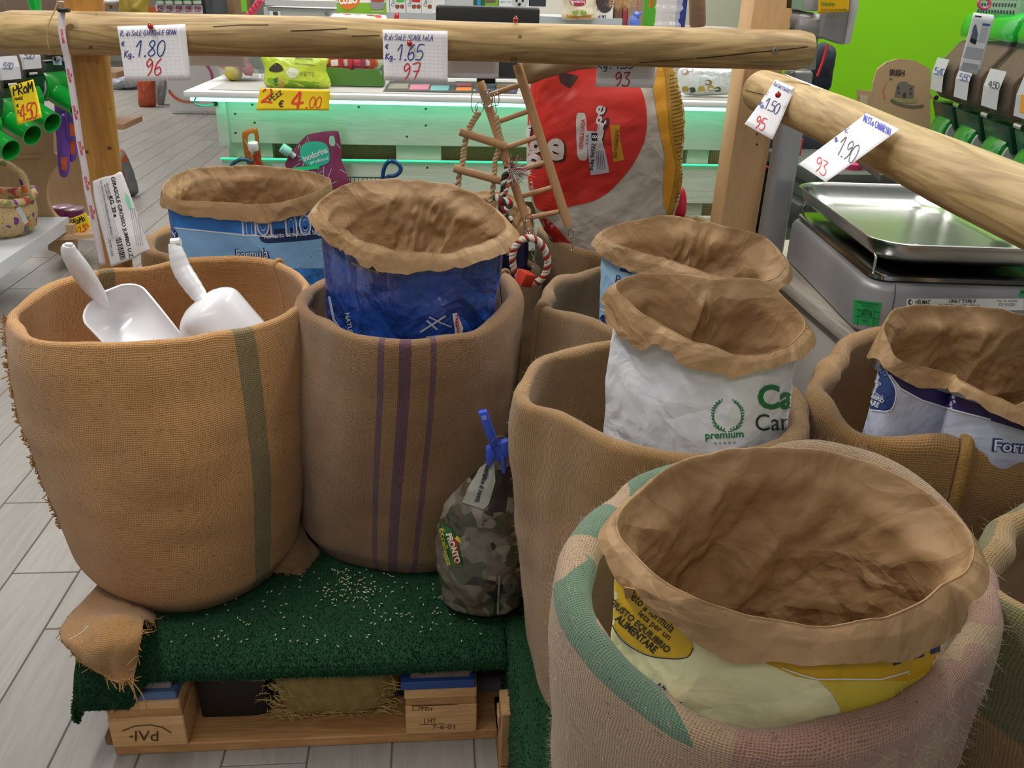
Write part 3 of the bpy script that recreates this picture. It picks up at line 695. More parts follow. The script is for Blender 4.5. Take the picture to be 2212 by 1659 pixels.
# carpet 1: rows go from the back over the top and down the front edge
def carpet(x0, x1, y0, y1, zt, prof, nx=70):
    X = np.linspace(x0, x1, nx); rows = []
    for (y, z) in prof: rows.append([(x, y, z) for x in X])
    return np.array(rows)
prof = [(1.95-.035*i, .211) for i in range(21)]
prof += [(1.222, .211), (1.203, .210), (1.188, .208), (1.178, .204), (1.172, .199), (1.169, .194), (1.168, .189)]
P1 = carpet(-.625, .118, 0, 0, 0, prof)
for i in range(P1.shape[0]):
    for j in range(P1.shape[1]):
        x, y, z = P1[i, j]; q = max(0, (i-20)/7)
        z += .005*vn(x*6, y*6, 4)+q*.006*vn(x*9, 3, 5); 
        if x < -.50 : z -= max(0, q-.2)*.075*min(1, (-.50-x)/.035)      # hangs lower on the left corner
        P1[i, j] = (x, y+.004*vn(x*9, z*20, 8)*q, z)
side = []
for k in range(1, 8):
    q = k/7; side.append(np.stack([P1[:, 0, 0]-.010*sin(q*1.2), P1[:, 0, 1], P1[:, 0, 2]*(1-q)+q*(.10)], -1))
P1 = np.concatenate([np.stack(side[::-1], 1), P1], 1)
turf('turf_mat', 'green artificial turf mat with spilled seeds on the left pallet', P1, 95000, 3)
g = []; F = []; r = np.random.RandomState(5)
for k in range(260):
    if k < 90: px, py = r.normal(760, 35), r.normal(1262, 22)
    elif k < 130: px, py = r.normal(900, 60), r.normal(1300, 40)
    else: px, py = r.uniform(330, 1080), r.uniform(1240, 1400)
    p = W(px, py, Z=.220)
    if p[1] < 1.2 or p[0] > .11: continue
    a = r.uniform(0, pi); n = len(g); d1 = np.array([cos(a), sin(a), .1])*.0032; d2 = np.array([-sin(a), cos(a), 0])*.0011
    g += [p-d1, p+d2, p+d1, p-d2, p+(0, 0, .0012)]; F += [(n, n+1, n+4), (n+1, n+2, n+4), (n+2, n+3, n+4), (n+3, n, n+4)]
sd = npmesh('spilled_seeds', g, F, M('cfc6a0', .6), None); tag(sd, 'pale seeds scattered over the dark green turf', 'seeds', kind='stuff')

# second pallet stack and turf, right and nearer
pal2 = thing('wooden_pallet', (.62, .85, 0), 'wooden pallet under the right hand turf, only its splintered edge showing', 'pallet')
PALZ = wood('c9a070', 'a77845', 'Z', 1.4, .8, name='pallet_wood')
bd('bottom_board', .104, .21, .5, 1.27, 0, .022, PALY, pal2)
for y0 in (.55, .86): bd('block', .112, .22, y0, y0+.13, .0225, .13, PALZ, pal2)
bd('block', .106, .2, 1.10, 1.16, .0225, .148, PALZ, pal2); bd('splinter', .1015, .1055, 1.115, 1.15, .10, .128, PALZ, pal2)
bd('stringer_board', .134, .21, .52, 1.26, .155, .178, PALY, pal2)
bd('bottom_board', .9, 1.0, .5, 1.26, 0, .022, PALY, pal2); bd('block', .9, 1.0, .6, .74, .0225, .154, PALY, pal2); bd('stringer_board', .9, 1.0, .5, 1.26, .155, .178, PALY, pal2)
for j in range(6): bd('deck_board', .136, 1.05, .5+.13*j, .6+.13*j, .1785, .200, PALD, pal2)
X = np.linspace(0, 1, 50); rows = []
for y in np.linspace(1.285, .42, 40):
    r_ = [(.134+.92*q, y, .211+.003*vn(q*8, y*9, 7)) for q in X]
    s_ = [(.128-.004*sin(k/8*pi/2)+.005*vn(y*12, k*.3, 3), y, .207-.195*(k/8)) for k in range(8, -1, -1)]
    rows.append(s_+r_)
turf('turf_mat', 'green artificial turf mat under the four right hand sacks', np.array(rows), 60000, 9)

pal3 = thing('wooden_pallet', (.53, 1.64, 0), 'wooden pallet hidden behind the white bag, under the pale blue bag', 'pallet')
for y0 in (1.31, 1.60, 1.86):
    bd('bottom_board', .13, .95, y0, y0+.08, 0, .022, PALD, pal3); bd('deck_board', .13, .95, y0, y0+.08, .178, .200, PALD, pal3)
    for x0 in (.13, .48, .83): bd('block', x0, x0+.12, y0, y0+.08, .0225, .1775, PALD, pal3)
rows = [[(.125+.83*q, y, .209+.003*vn(q*8, y*9, 17)) for q in np.linspace(0, 1, 30)] for y in np.linspace(1.94, 1.292, 24)]
turf('turf_mat', 'shaded strip of green turf behind the white bag', np.array(rows), 9000, 19)
pal4 = thing('wooden_pallet', (.0, 2.25, 0), 'wooden pallet of the back row behind the rail, deep in shade', 'pallet')
for y0 in (1.97, 2.2, 2.42):
    bd('bottom_board', -.75, .82, y0, y0+.08, 0, .022, PALD, pal4); bd('deck_board', -.75, .82, y0, y0+.08, .178, .200, PALD, pal4)
    for x0 in (-.75, -.02, .70): bd('block', x0, x0+.12, y0, y0+.08, .0225, .1775, PALD, pal4)
rows = [[(-.76+1.59*q, y, .209+.003*vn(q*8, y*9, 27)) for q in np.linspace(0, 1, 40)] for y in np.linspace(2.50, 1.955, 20)]
turf('turf_mat', 'dark green turf under the back row of sacks', np.array(rows), 9000, 29)
# ---------------------------------------------------------------- burlap sacks
GRP = 'open burlap sacks on the pallets'
def ust(px, py, z, S): return thpx(px, py, z, S)*1.0
def umat(rim, stripes_px, **k):     # stripes given by where they cross the rim (picture x, y, height)
    Rm = P3(rim); c = cen(Rm); rr, zr = ringfn(Rm, c, 6); R0 = float(rr.mean()); st = []
    for (x0, x1, y, z, colr, bl) in stripes_px:
        a, b = thpx(x0, y, z, c)*R0, thpx(x1, y, z, c)*R0; st.append((min(a, b), max(a, b), colr, bl))
    return burlap(stripes=st, **k), R0
z = .75
rim1 = [(5, 690, z), (60, 640, z), (165, 592, z), (300, 570, z), (500, 545, z), (600, 555, z), (650, 588, z), (668, 630, z), (640, 668, z), (600, 690, z), (520, 705, z), (400, 735, z), (300, 748, z), (150, 748, z), (40, 728, z)]
base1 = [(170, 1235, .217), (215, 1290, .217), (300, 1330, .217), (400, 1348, .217), (500, 1315, .217), (600, 1255, .217), (640, 1150, .217), ('w', -.34, 1.80, .217), ('w', -.50, 1.84, .217), ('w', -.64, 1.76, .217)]
m1, R1 = umat(rim1, [(484, 541, 700, z, '666a4a', .8), (205, 258, 585, z, '5f6446', .8)], col='c29058', pitch=.0036, dark=.34, hole=.75, name='burlap_honey')
S1 = sack('burlap_sack', 'honey coloured burlap sack with a grey green stripe holding two white scoops', rim1, base1, m1, GRP, roll=.010, seed=1, bulge=.02, depth=.28, fold=.006)
rim2 = [(640, 650, z), (700, 700, z), (800, 733, z), (870, 740, z), (960, 730, z), (1060, 700, z), (1112, 660, z), (1118, 610, z), (1085, 580, z), ('w', .05, 1.79, z), ('w', -.08, 1.80, z), (690, 600, z)]
base2 = [(655, 1165, .217), (710, 1215, .217), (800, 1238, .217), (880, 1252, .217), (960, 1246, .217), (1040, 1220, .217), ('w', .11, 1.60, .217), ('w', .08, 1.78, .217), ('w', -.10, 1.82, .217), ('w', -.27, 1.76, .217)]
m2, R2 = umat(rim2, [(816, 831, 737, z, '64405a', .9), (862, 889, 740, z, '5e3854', .95), (930, 944, 735, z, '64405a', .9)], col='96714a', pitch=.0028, dark=.5, hole=.55, name='burlap_purple_striped', var=.22)
S2 = sack('burlap_sack', 'burlap sack with three purple stripes holding the dark blue bag', rim2, base2, m2, GRP, roll=.014, seed=2, bulge=.012, depth=.30)
rim3 = [(1103, 860, z), (1130, 805, z), (1175, 765, z), (1300, 735, z), ('w', .36, 1.34, z), ('w', .47, 1.27, z), (1752, 860, z), (1755, 905, z), (1700, 955, z), (1600, 985, z), (1500, 992, z), (1437, 980, z), (1362, 967, z), (1261, 933, z), (1165, 880, z), (1120, 880, z)]
base3 = [(1195, 1590, .217), (1165, 1480, .217), ('w', .18, 1.25, .217), ('w', .30, 1.33, .217), ('w', .45, 1.28, .217), ('w', .52, 1.12, .217), ('w', .47, .98, .217), ('w', .33, .93, .217), ('w', .24, .94, .217)]
m3, _ = umat(rim3, [(1741, 1760, 880, z, '5a4652', .5), (1104, 1112, 850, z, '5a4652', .5)], col='9a7648', pitch=.0030, dark=.5, hole=.5, name='burlap_twill', var=.18, twill=True)
S3 = sack('burlap_sack', 'plain twill burlap sack holding the white bag with green print', rim3, base3, m3, GRP, roll=.012, seed=3, bulge=.010, depth=.34)
rim4 = [(1200, 1275, z), (1212, 1190, z), (1290, 1085, z), (1380, 1018, z), (1500, 975, z), (1650, 952, z), (1780, 948, z), (1900, 978, z), (2040, 1055, z), (2125, 1155, z), (2160, 1290, z), (2140, 1400, z), (2080, 1480, z), (1950, 1560, z), (1800, 1612, z), (1650, 1612, z), (1500, 1570, z), (1400, 1500, z), (1300, 1420, z), (1225, 1350, z)]
base4 = [('w', .16, .70, .217), ('w', .20, .60, .217), ('w', .32, .50, .217), ('w', .44, .53, .217), ('w', .53, .66, .217), ('w', .53, .82, .217), ('w', .42, .94, .217), ('w', .28, .94, .217), ('w', .18, .84, .217)]
m4, R4 = umat(rim4, [], col='ad9173', pitch=.0029, dark=.36, hole=.75, name='burlap_pale_printed', var=.12,
              blotch=[('35735c', 7.0, .47, .535, .68, .46, 9, .8), ('35735c', 7.0, .47, .535, .66, -9, -.52, .8), ('93485a', 9, .46, .40, .60, -.50, .1, .35)])
S4 = sack('burlap_sack', 'pale loose weave burlap sack with green print in front holding the yellow bag', rim4, base4, m4, GRP, roll=.019, seed=4, bulge=.008, depth=.33, fold=.004)
rim5 = [(1742, 850, z), (1762, 795, z), (1800, 748, z), (1870, 712, z), ('w', .85, 1.40, z), ('w', .98, 1.33, z), ('w', 1.02, 1.15, z), ('w', .98, 1.0, z), (2330, 975, z), (2212, 976, z), (2140, 968, z), (2060, 962, z), (1950, 962, z), (1850, 945, z), (1780, 905, z)]
base5 = [('w', .60, 1.1, .217), ('w', .65, 1.3, .217), ('w', .85, 1.36, .217), ('w', .97, 1.2, .217), ('w', .93, 1.0, .217), ('w', .78, .97, .217), ('w', .64, 1.0, .217)]
m5, _ = umat(rim5, [(1795, 1803, 760, z, '5a4652', .5), (2072, 2080, 962, z, '4a2c40', .7)], col='9c7543', pitch=.0036, dark=.42, hole=.6, name='burlap_brown', var=.18)
S5 = sack('burlap_sack', 'brown burlap sack with a thick seam holding the white and violet bag', rim5, base5, m5, GRP, roll=.018, seed=5, bulge=.012, depth=.3)
rim6 = [(2108, 1190, z), (2125, 1135, z), (2165, 1090, z), (2230, 1055, z), ('w', .92, .86, z), ('w', 1.0, .7, z), ('w', .95, .55, z), ('w', .80, .48, z), ('w', .66, .52, z), (2120, 1260, z)]
base6 = [('w', .66, .72, .217), ('w', .74, .84, .217), ('w', .9, .84, .217), ('w', .97, .68, .217), ('w', .9, .52, .217), ('w', .75, .5, .217), ('w', .66, .56, .217)]
m6, _ = umat(rim6, [], col='9a7b4a', pitch=.0036, dark=.4, hole=.7, name='burlap_green_tinged', var=.15, blotch=[('3c5c3c', 5, .42, .40, .555, -9, 9, .6)])
S6 = sack('burlap_sack', 'burlap sack with green tinge at the right edge of the picture', rim6, base6, m6, GRP, roll=.018, seed=6, bulge=.012, depth=.3)
zb = .70
rimA = [(308, 520, zb), (335, 490, zb), (380, 468, zb), ('w', -.52, 2.44, zb), ('w', -.38, 2.44, zb), (712, 470, zb), (722, 500, zb), (700, 522, zb), (620, 535, zb), (540, 547, zb), (420, 556, zb), (335, 550, zb)]
baseA = [('w', -.70, 2.15, .217), ('w', -.62, 2.35, .217), ('w', -.45, 2.40, .217), ('w', -.30, 2.3, .217), ('w', -.27, 2.1, .217), ('w', -.40, 1.99, .217), ('w', -.6, 2.0, .217)]
mA, _ = umat(rimA, [(650, 700, 528, zb, '5e5d45', .85)], col='a67d4b', pitch=.0036, dark=.42, hole=.6, name='burlap_back')
SA = sack('burlap_sack', 'burlap sack with dark stripe behind the scoops holding the light blue bag', rimA, baseA, mA, 'open burlap sacks in the back row', roll=.014, seed=7, depth=.3)
rimB = [('w', -.09, 2.2, .62), ('w', -.03, 2.34, .62), ('w', .10, 2.38, .62), ('w', .20, 2.30, .62), ('w', .275, 2.16, .62), ('w', .19, 2.05, .62), ('w', .10, 2.01, .62), ('w', -.02, 2.05, .62)]
baseB = [('w', -.07, 2.2, .217), ('w', -.02, 2.3, .217), ('w', .10, 2.34, .217), ('w', .19, 2.27, .217), ('w', .265, 2.16, .217), ('w', .17, 2.06, .217), ('w', .10, 2.03, .217), ('w', -.0, 2.07, .217)]
mB, _ = umat(rimB, [], col='8f6e46', pitch=.0036, dark=.42, hole=.5, name='burlap_back', twill=True)
SB = sack('burlap_sack', 'narrow dark burlap sack behind the rope ring toy', rimB, baseB, mB, 'open burlap sacks in the back row', roll=.012, seed=8, depth=.2)
rimC = [(1162, 490, zb), (1180, 470, zb), ('w', .34, 2.42, zb), ('w', .6, 2.46, zb), (1535, 470, zb), (1530, 500, zb), ('w', .66, 2.10, zb), ('w', .5, 2.04, zb), (1285, 548, zb), (1240, 535, zb), (1190, 508, zb)]
baseC = [('w', .275, 2.25, .217), ('w', .4, 2.4, .217), ('w', .65, 2.4, .217), ('w', .75, 2.25, .217), ('w', .65, 2.08, .217), ('w', .45, 2.04, .217), ('w', .33, 2.12, .217)]
mC, _ = umat(rimC, [(1183, 1192, 508, zb, '54404a', .6), (1500, 1512, 470, zb, '4a3a4a', .7), (1462, 1478, 470, zb, '4a3a4a', .7)], col='8f6e46', pitch=.0036, dark=.42, hole=.5, name='burlap_back')
SCk = sack('burlap_sack', 'dark burlap sack holding the closed red bag', rimC, baseC, mC, 'open burlap sacks in the back row', roll=.013, seed=9, depth=.25)
rimD = [(1160, 660, z), (1175, 618, z), (1240, 585, z), (1300, 570, z), ('w', .42, 1.80, z), ('w', .56, 1.72, z), ('w', .60, 1.55, z), ('w', .52, 1.42, z), ('w', .42, 1.38, z), (1330, 720, z), (1290, 700, z), (1215, 672, z)]
baseD = [('w', .20, 1.62, .217), ('w', .3, 1.74, .217), ('w', .45, 1.74, .217), ('w', .56, 1.6, .217), ('w', .5, 1.44, .217), ('w', .35, 1.40, .217), ('w', .22, 1.48, .217)]
mD, _ = umat(rimD, [], col='8d6e48', pitch=.0030, dark=.5, hole=.45, name='burlap_twill', twill=True)
SD = sack('burlap_sack', 'burlap sack with a folded seam holding the pale blue bag', rimD, baseD, mD, GRP, roll=.013, seed=10, depth=.28)

# ---------------------------------------------------------------- paper bags standing in the sacks
def wmat(c, coat=0, **k): return paper(c, rough=k.pop('rough', .5), var=k.pop('var', .05), bump=k.pop('bump', .5), coat=coat, name='printed_paper')
# A light blue
foldA = [(355, 403, .86), (375, 378, .87), (440, 362, .875), (520, 357, .875), (600, 363, .875), (670, 372, .87), (718, 388, .865), (700, 405, .86), (660, 425, .855), (600, 440, .85), (500, 438, .85), (420, 437, .85), (368, 428, .855)]
BA = bag('paper_bag', 'light blue paper bag with white outlined letters, farthest left', foldA, [(368, 455), (400, 466), (440, 472), (480, 477), (520, 478), (560, 482), (600, 478), (660, 465), (700, 440)], .45, wmat('3a82d8', bump=.3), group='open paper bags of bird feed', taper=.97, flare=.006, seed=11, ragged=.003, crump=.003, inner=.006, depth=.3)
b = BA['body']
LB = M('9cc3ea', .5); W_ = M('e8eef8', .5); DB = M('16315f', .5)
poly(b, [(352, 490), (420, 496), (500, 502), (620, 514), (722, 500), (722, 580), (352, 580)], M('86b6e4', .5), 'pale_band', .0006)
line(b, [(362, 490), (430, 497), (520, 507), (600, 512)], 2.5, W_)
for k, (s, x, w) in enumerate((('n', 538, 30), ('o', 568, 28), ('r', 592, 18), ('n', 628, 26), ('o', 658, 26), ('u', 690, 26))):
    text(b, s, x, 486, w, 46, -5, W_, 'outlined_letter', bold=.03); text(b, s, x, 486, w-7, 40, -5, M('2f74c8', .5), 'letter_fill', bold=-.0, off=.0020)
poly(b, smoothpoly([(560, 502), (570, 497), (700, 487), (712, 500), (700, 514), (600, 524), (566, 522)], 3), DB, 'blue_pill', .0010)
text(b, 'Alimento completo a base di semi', 650, 505, 160, 15, -5, W_, off=.0020)
poly(b, smoothpoly([(350, 480), (366, 484), (382, 500), (385, 515), (370, 525), (350, 525)], 3), DB, 'logo_disc', .0008); line(b, [(358, 492), (372, 498), (380, 512)], 2, W_, off=.0018)
text(b, 'Formula', 545, 548, 74, 24, -2, DB, bold=.03); text(b, 'Formula', 545, 548, 68, 20, -2, W_, bold=.0, off=.0020)
# 2 dark blue
fold2 = [(676, 465, .90), (700, 428, .915), (745, 400, .94), (800, 392, .95), (880, 390, .955), (985, 403, .95), (1055, 438, .93), (1094, 482, .905), (1072, 512, .89), (1020, 533, .885), (960, 545, .88), (876, 540, .88), (806, 526, .88), (745, 498, .885), (700, 480, .89)]
B2 = bag('paper_bag', 'dark blue glossy bag with a crumpled kraft collar in the centre', fold2, [(668, 480), (684, 505), (705, 528), (751, 552), (780, 572), (806, 581), (834, 586), (917, 587), (960, 580), (1000, 571), (1056, 563), (1085, 545), (1100, 520)], .48, paper('1f4596', rough=.28, var=.45, bump=.75, coat=.6, name='glossy_film'), group='open paper bags of bird feed', taper=.90, shift=(-.012, -.01), flare=.016, seed=22, crump=.0070, inner=.017, depth=.32)
b = B2['body']; SIL = M('b9bcc6', .4)
line(b, [(690, 612), (698, 650), (706, 700)], 6, SIL); line(b, [(712, 640), (722, 690), (738, 712)], 5, SIL, 'printed_line')
text(b, 'NATURA', 756, 705, 60, 10, 80, SIL, bold=.03); text(b, 'mix', 700, 670, 40, 10, 80, SIL, bold=.03)
line(b, [(908, 717), (935, 700), (962, 682)], 4, SIL); line(b, [(922, 692), (945, 712)], 4, SIL); line(b, [(927, 684), (950, 696), (975, 706)], 3, SIL)
poly(b, [(977, 677), (986, 675), (990, 695), (1000, 708), (998, 720), (983, 724)], M('e4e2e6', .5), 'label_patch', .0012, 6)
text(b, 'raggio', 987, 699, 40, 9, 84, M('c22a2f', .5), off=.0022, bold=.03)
line(b, [(920, 728), (950, 724), (968, 722)], 2.5, SIL); line(b, [(760, 568), (790, 578), (820, 590)], 3, M('a8965a', .5))
# D pale blue
foldD = [(1290, 505, .88), (1300, 488, .885), (1350, 480, .90), (1420, 464, .92), (1500, 470, .92), (1580, 490, .91), (1650, 505, .90), (1690, 545, .88), (1690, 585, .87), (1650, 612, .86), (1590, 598, .86), (1500, 580, .86), (1440, 562, .865), (1370, 540, .87), (1320, 525, .875)]
BD = bag('paper_bag', 'pale blue bag with a kraft collar behind the white bag', foldD, [(1284, 530), (1300, 552), (1330, 575), (1370, 590), (1400, 600), (1500, 620), (1600, 645), (1660, 640), (1690, 610)], .48, wmat('9cc4e0', bump=.3), group='open paper bags of bird feed', taper=.93, flare=.012, seed=33, crump=.0060, inner=.016, depth=.3)
b = BD['body']; NV = M('1d2a6b', .5)
poly(b, [(1262, 650), (1285, 668), (1320, 690), (1360, 700), (1360, 760), (1262, 760)], NV, 'navy_band', .0008); line(b, [(1266, 640), (1290, 662), (1320, 680)], 3, W_)
poly(b, smoothpoly([(1310, 632), (1318, 624), (1326, 634), (1318, 643)], 3), M('3466c0', .5), 'blue_dot', .0008)
text(b, 'p', 1336, 602, 10, 16, 10, NV); line(b, [(1340, 582), (1365, 588)], 6, NV); poly(b, [(1660, 615), (1680, 612), (1676, 640), (1664, 640)], W_, 'printed_patch', .0008)
# 3 white
fold3 = [(1322, 612, .90), (1345, 590, .905), (1400, 585, .92), (1470, 590, .925), (1540, 605, .92), (1610, 598, .925), (1645, 600, .925), (1700, 650, .90), (1738, 690, .885), (1735, 715, .88), (1700, 745, .87), (1650, 768, .865), (1595, 772, .86), (1540, 750, .865), (1480, 728, .87), (1420, 690, .88), (1365, 650, .89)]
B3 = bag('paper_bag', 'white bag with green laurel print and a kraft collar', fold3, [(1314, 660), (1318, 695), (1345, 722), (1390, 748), (1410, 740), (1450, 760), (1475, 790), (1540, 808), (1585, 816), (1640, 800), (1700, 782), (1728, 770), (1740, 735)], .45, wmat('e4e9ef', bump=.3), group='open paper bags of bird feed', taper=1.0, cbulge=.006, flare=.013, seed=44, crump=.0058, inner=.012, depth=.34)
b = B3['body']; GRN = M('1a7a40', .5); DG = M('26433a', .5)
text(b, 'Ca', 1675, 857, 78, 54, 0, GRN, bold=.03); text(b, 'Can', 1668, 911, 74, 36, -2, DG); text(b, 'premium', 1565, 941, 82, 20, -3, GRN, bold=.02)
for k in range(5): text(b, '*', 1546+10*k, 957-.4*k, 6, 6, 0, DG)
for s in (-1, 1):
    arcp = [(1572+s*30*sin(t)*(1 if t < 2.2 else 1), 898-34*cos(t)*-1) for t in np.linspace(.1, 2.7, 14)]
    line(b, arcp, 1.6, GRN, 'laurel_stem')
    for k, (x, y) in enumerate(arcp[1:]):
        t = .1+2.6*(k+1)/13
        for q in (-1, 1):
            a = (pi/2-t if s > 0 else pi/2+t)+q*.7; dx, dy = cos(a)*8, -sin(a)*8*1
            poly(b, [(x, y), (x+dx*.5+dy*.22, y-abs(dy)*.5-dx*.22), (x+dx, y-abs(dy)), (x+dx*.5-dy*.22, y-abs(dy)*.5+dx*.22)], GRN, 'laurel_leaf', .0014, 6)
line(b, [(1303, 720), (1300, 745), (1296, 770)], 5, GRN); poly(b, [(1282, 850), (1291, 830), (1296, 930), (1300, 960), (1266, 935), (1275, 900)], M('b0761e', .5, var=.3, vscale=40), 'ochre_edge', .0008, 10)
# 4 yellow big
fold4 = [(1325, 1140, .86), (1345, 1095, .865), (1400, 1045, .87), (1450, 1012, .875), (1520, 985, .88), (1620, 966, .885), (1740, 968, .885), (1850, 990, .88), (1935, 1020, .88), (2010, 1060, .875), (2065, 1110, .87), (2098, 1150, .865), (2118, 1185, .862), (2095, 1225, .858), (2040, 1268, .855), (1960, 1318, .85), (1880, 1342, .845), (1740, 1350, .845), (1650, 1338, .845), (1580, 1318, .845), (1500, 1290, .85), (1420, 1245, .852), (1370, 1200, .856)]
B4 = bag('paper_bag', 'large open bag with yellow oval print and wide kraft collar in front', fold4, [(1305, 1175), (1308, 1215), (1330, 1262), (1366, 1270), (1400, 1315), (1450, 1345), (1497, 1385), (1530, 1405), (1580, 1432), (1640, 1438), (1690, 1432), (1780, 1430), (1830, 1436), (1880, 1435), (1975, 1412), (2040, 1385), (2071, 1365), (2090, 1310), (2118, 1235)], .45, wmat('f0eab8', bump=.35, var=.06), group='open paper bags of bird feed', taper=.97, flare=.012, seed=55, crump=.0048, inner=.009, depth=.36, ragged=.002, sharp=4)
b = B4['body']; YEL = M('d7a91c', .45); 
poly(b, [(1640, 1425), (1700, 1420), (1900, 1420), (2080, 1340), (2080, 1420), (1960, 1470), (1900, 1470), (1790, 1472), (1720, 1460)], YEL, 'yellow_band', .0008)
line(b, [(1690, 1440), (1730, 1455), (1765, 1464), (1900, 1465), (1960, 1448)], 3, W_, off=.0016)
poly(b, [(1765, 1466), (1900, 1467), (1975, 1445), (2060, 1410), (2060, 1600), (1850, 1600), (1800, 1500)], M('dcc545', .5), 'yellow_patch', .0007)
poly(b, smoothpoly([(1316, 1255), (1360, 1235), (1420, 1270), (1470, 1345), (1497, 1395), (1485, 1416), (1450, 1420), (1400, 1412), (1350, 1382), (1322, 1340)], 5), M('dcb01f', .4), 'yellow_oval', .0008)
line(b, smoothpoly([(1318, 1335), (1345, 1380), (1395, 1412), (1450, 1421), (1486, 1417), (1498, 1397)], 4, False), 2.2, INKK, off=.0016)
text(b, 'leto a formula', 1412, 1321, 118, 20, 40, INKK, bold=.01); text(b, 'leta per un', 1415, 1351, 86, 18, 40, INKK, bold=.01)
text(b, 'GIUSTO EQUILIBRIO', 1385, 1351, 165, 17, 41, INKK, bold=.03, off=.0020); text(b, 'ALIMENTARE', 1377, 1368, 112, 17, 41, INKK, bold=.03)
text(b, 'Alimento', 1447, 1505, 84, 26, 38, NV, bold=.05); text(b, 'Alimento', 1447, 1505, 78, 21, 38, W_, bold=.0, off=.0022)
for (x, w) in ((1938, 16), (1985, 22), (2020, 20)): poly(b, [(x-w/2, 1415-(x-1938)*.35), (x+w/2, 1405-(x-1938)*.35), (x+w/2-3, 1430-(x-1938)*.3), (x-w/2-3, 1436-(x-1938)*.3)], NV, 'printed_patch', .0016)
g = G(); a_ = project(B4['collar'], [(1362, 1272), (1378, 1272), (1376, 1300), (1382, 1330), (1374, 1352), (1366, 1320)], .006)[0]
g.add([np.array(p) for p in a_], [tuple(range(6))]); tr = g.build('torn_tongue', M('b58a5a', .6), B4['t'], smooth=None); md = tr.modifiers.new('s', 'SOLIDIFY'); md.thickness = .0008
# 5 violet/white
fold5 = [(1895, 775, .85), (1905, 715, .87), (1925, 672, .88), (2000, 662, .885), (2110, 662, .885), (2212, 680, .88), (2330, 720, .87), ('w', .95, 1.12, .86), ('w', .95, 1.04, .83), (2330, 905, .79), (2212, 845, .80), (2100, 815, .82), (2048, 800, .845), (1990, 785, .845), (1940, 770, .85)]
B5 = bag('paper_bag', 'white and violet bag with slumping kraft collar at the right edge', fold5, [(1868, 770), (1900, 780), (1925, 800), (1940, 812), (1962, 822), (1990, 835), (2030, 835), (2080, 850), (2150, 890), (2212, 925), (2300, 960)], .48, wmat('bcc2d8', bump=.35), group='open paper bags of bird feed', taper=.955, flare=.010, seed=66, crump=.0052, inner=.013, depth=.3, shift=(.0, .018))
b = B5['body']; VI = M('2f2462', .45); BL = M('2c437f', .5); BL2 = M('5f7fb8', .5)
poly(b, [(1915, 795), (1960, 820), (2212, 905), (2240, 930), (2212, 930), (2050, 880), (1990, 862), (1945, 840)], VI, 'violet_band', .0008); line(b, [(1925, 810), (1945, 838), (1990, 863), (2050, 882), (2140, 905)], 3, W_, off=.0016)
poly(b, smoothpoly([(1862, 768), (1880, 762), (1905, 785), (1930, 825), (1935, 852), (1925, 884), (1890, 884), (1850, 876), (1822, 862), (1830, 820), (1845, 790)], 4), BL, 'blue_oval', .0010)
line(b, smoothpoly([(1822, 863), (1850, 877), (1890, 886), (1924, 885), (1936, 852), (1930, 825), (1915, 800)], 3, False), 2.2, W_, off=.0018)
text(b, 'EQUILIBRIO', 1892, 792, 66, 14, 32, M('6fa2dc', .5), bold=.03, off=.0020); text(b, 'Alimento', 1890, 820, 38, 10, 30, W_, off=.0020); text(b, 'bilanciato a formula', 1878, 838, 80, 9, 33, W_, off=.0020)
text(b, 'GIUSTO EQUILIBRIO', 1872, 848, 88, 10, 27, W_, bold=.03, off=.0020); text(b, 'ALIMENTARE', 1868, 862, 72, 12, 22, W_, bold=.03, off=.0020)
text(b, 'Formula', 2212, 965, 138, 30, 4, BL, bold=.07); text(b, 'Formula', 2212, 965, 128, 24, 4, W_, bold=.0, off=.0022)
# B small back bag
foldB = [(990, 430, .76), (1010, 418, .77), (1050, 412, .775), (1100, 420, .775), (1125, 440, .77), (1132, 468, .765), (1120, 492, .76), (1060, 506, .755), (1010, 500, .755)]
BB = bag('paper_bag', 'small kraft lined bag half hidden behind the rope toys', foldB, [(1040, 548), (1060, 545), (1100, 530), (1128, 515)], .45, wmat('1c2450'), group='open paper bags of bird feed', taper=.98, flare=.006, seed=77, crump=.003, inner=.008, depth=.2)
# ---------------------------------------------------------------- closed red bag
K, N = 90, 160
prof = [(560, 1215, 1400), (530, 1195, 1420), (490, 1172, 1440), (440, 1154, 1462), (380, 1140, 1472), (300, 1136, 1476), (240, 1138, 1474), (190, 1142, 1466), (150, 1148, 1455), (110, 1155, 1440), (85, 1165, 1430)]
YR = 2.20; ys = np.linspace(560, 85, K); P = np.zeros((K, N, 3)); pp = np.array(prof)[::-1]
for i, y in enumerate(ys):
    x0 = np.interp(y, pp[:, 0], pp[:, 1]); x1 = np.interp(y, pp[:, 0], pp[:, 2]); A = W(x0, y, Y=YR); B = W(x1, y, Y=YR)
    q = i/(K-1); th = .085*(1-max(0, (q-.6)/.4)**2*.75)
    a = np.linspace(0, 2*pi, N, endpoint=False); cx_ = (A+B)/2; hw = (B-A)[0]/2
    ca, sa = np.cos(a), np.sin(a)
    X = np.sign(ca)*np.abs(ca)**.8*hw; Yd = -np.sign(sa)*np.abs(sa)**.8*th
    P[i, :, 0] = cx_[0]+X; P[i, :, 1] = YR+Yd; P[i, :, 2] = cx_[2]+(B-A)[2]*X/(2*hw)
u = np.tile(np.arange(N)/N*10, (K, 1)); v = np.tile(np.linspace(0, 6, K)[:, None], (1, N))
nrm = np.stack([np.cos(np.linspace(0, 2*pi, N, endpoint=False)), -np.sin(np.linspace(0, 2*pi, N, endpoint=False)), np.zeros(N)], -1)
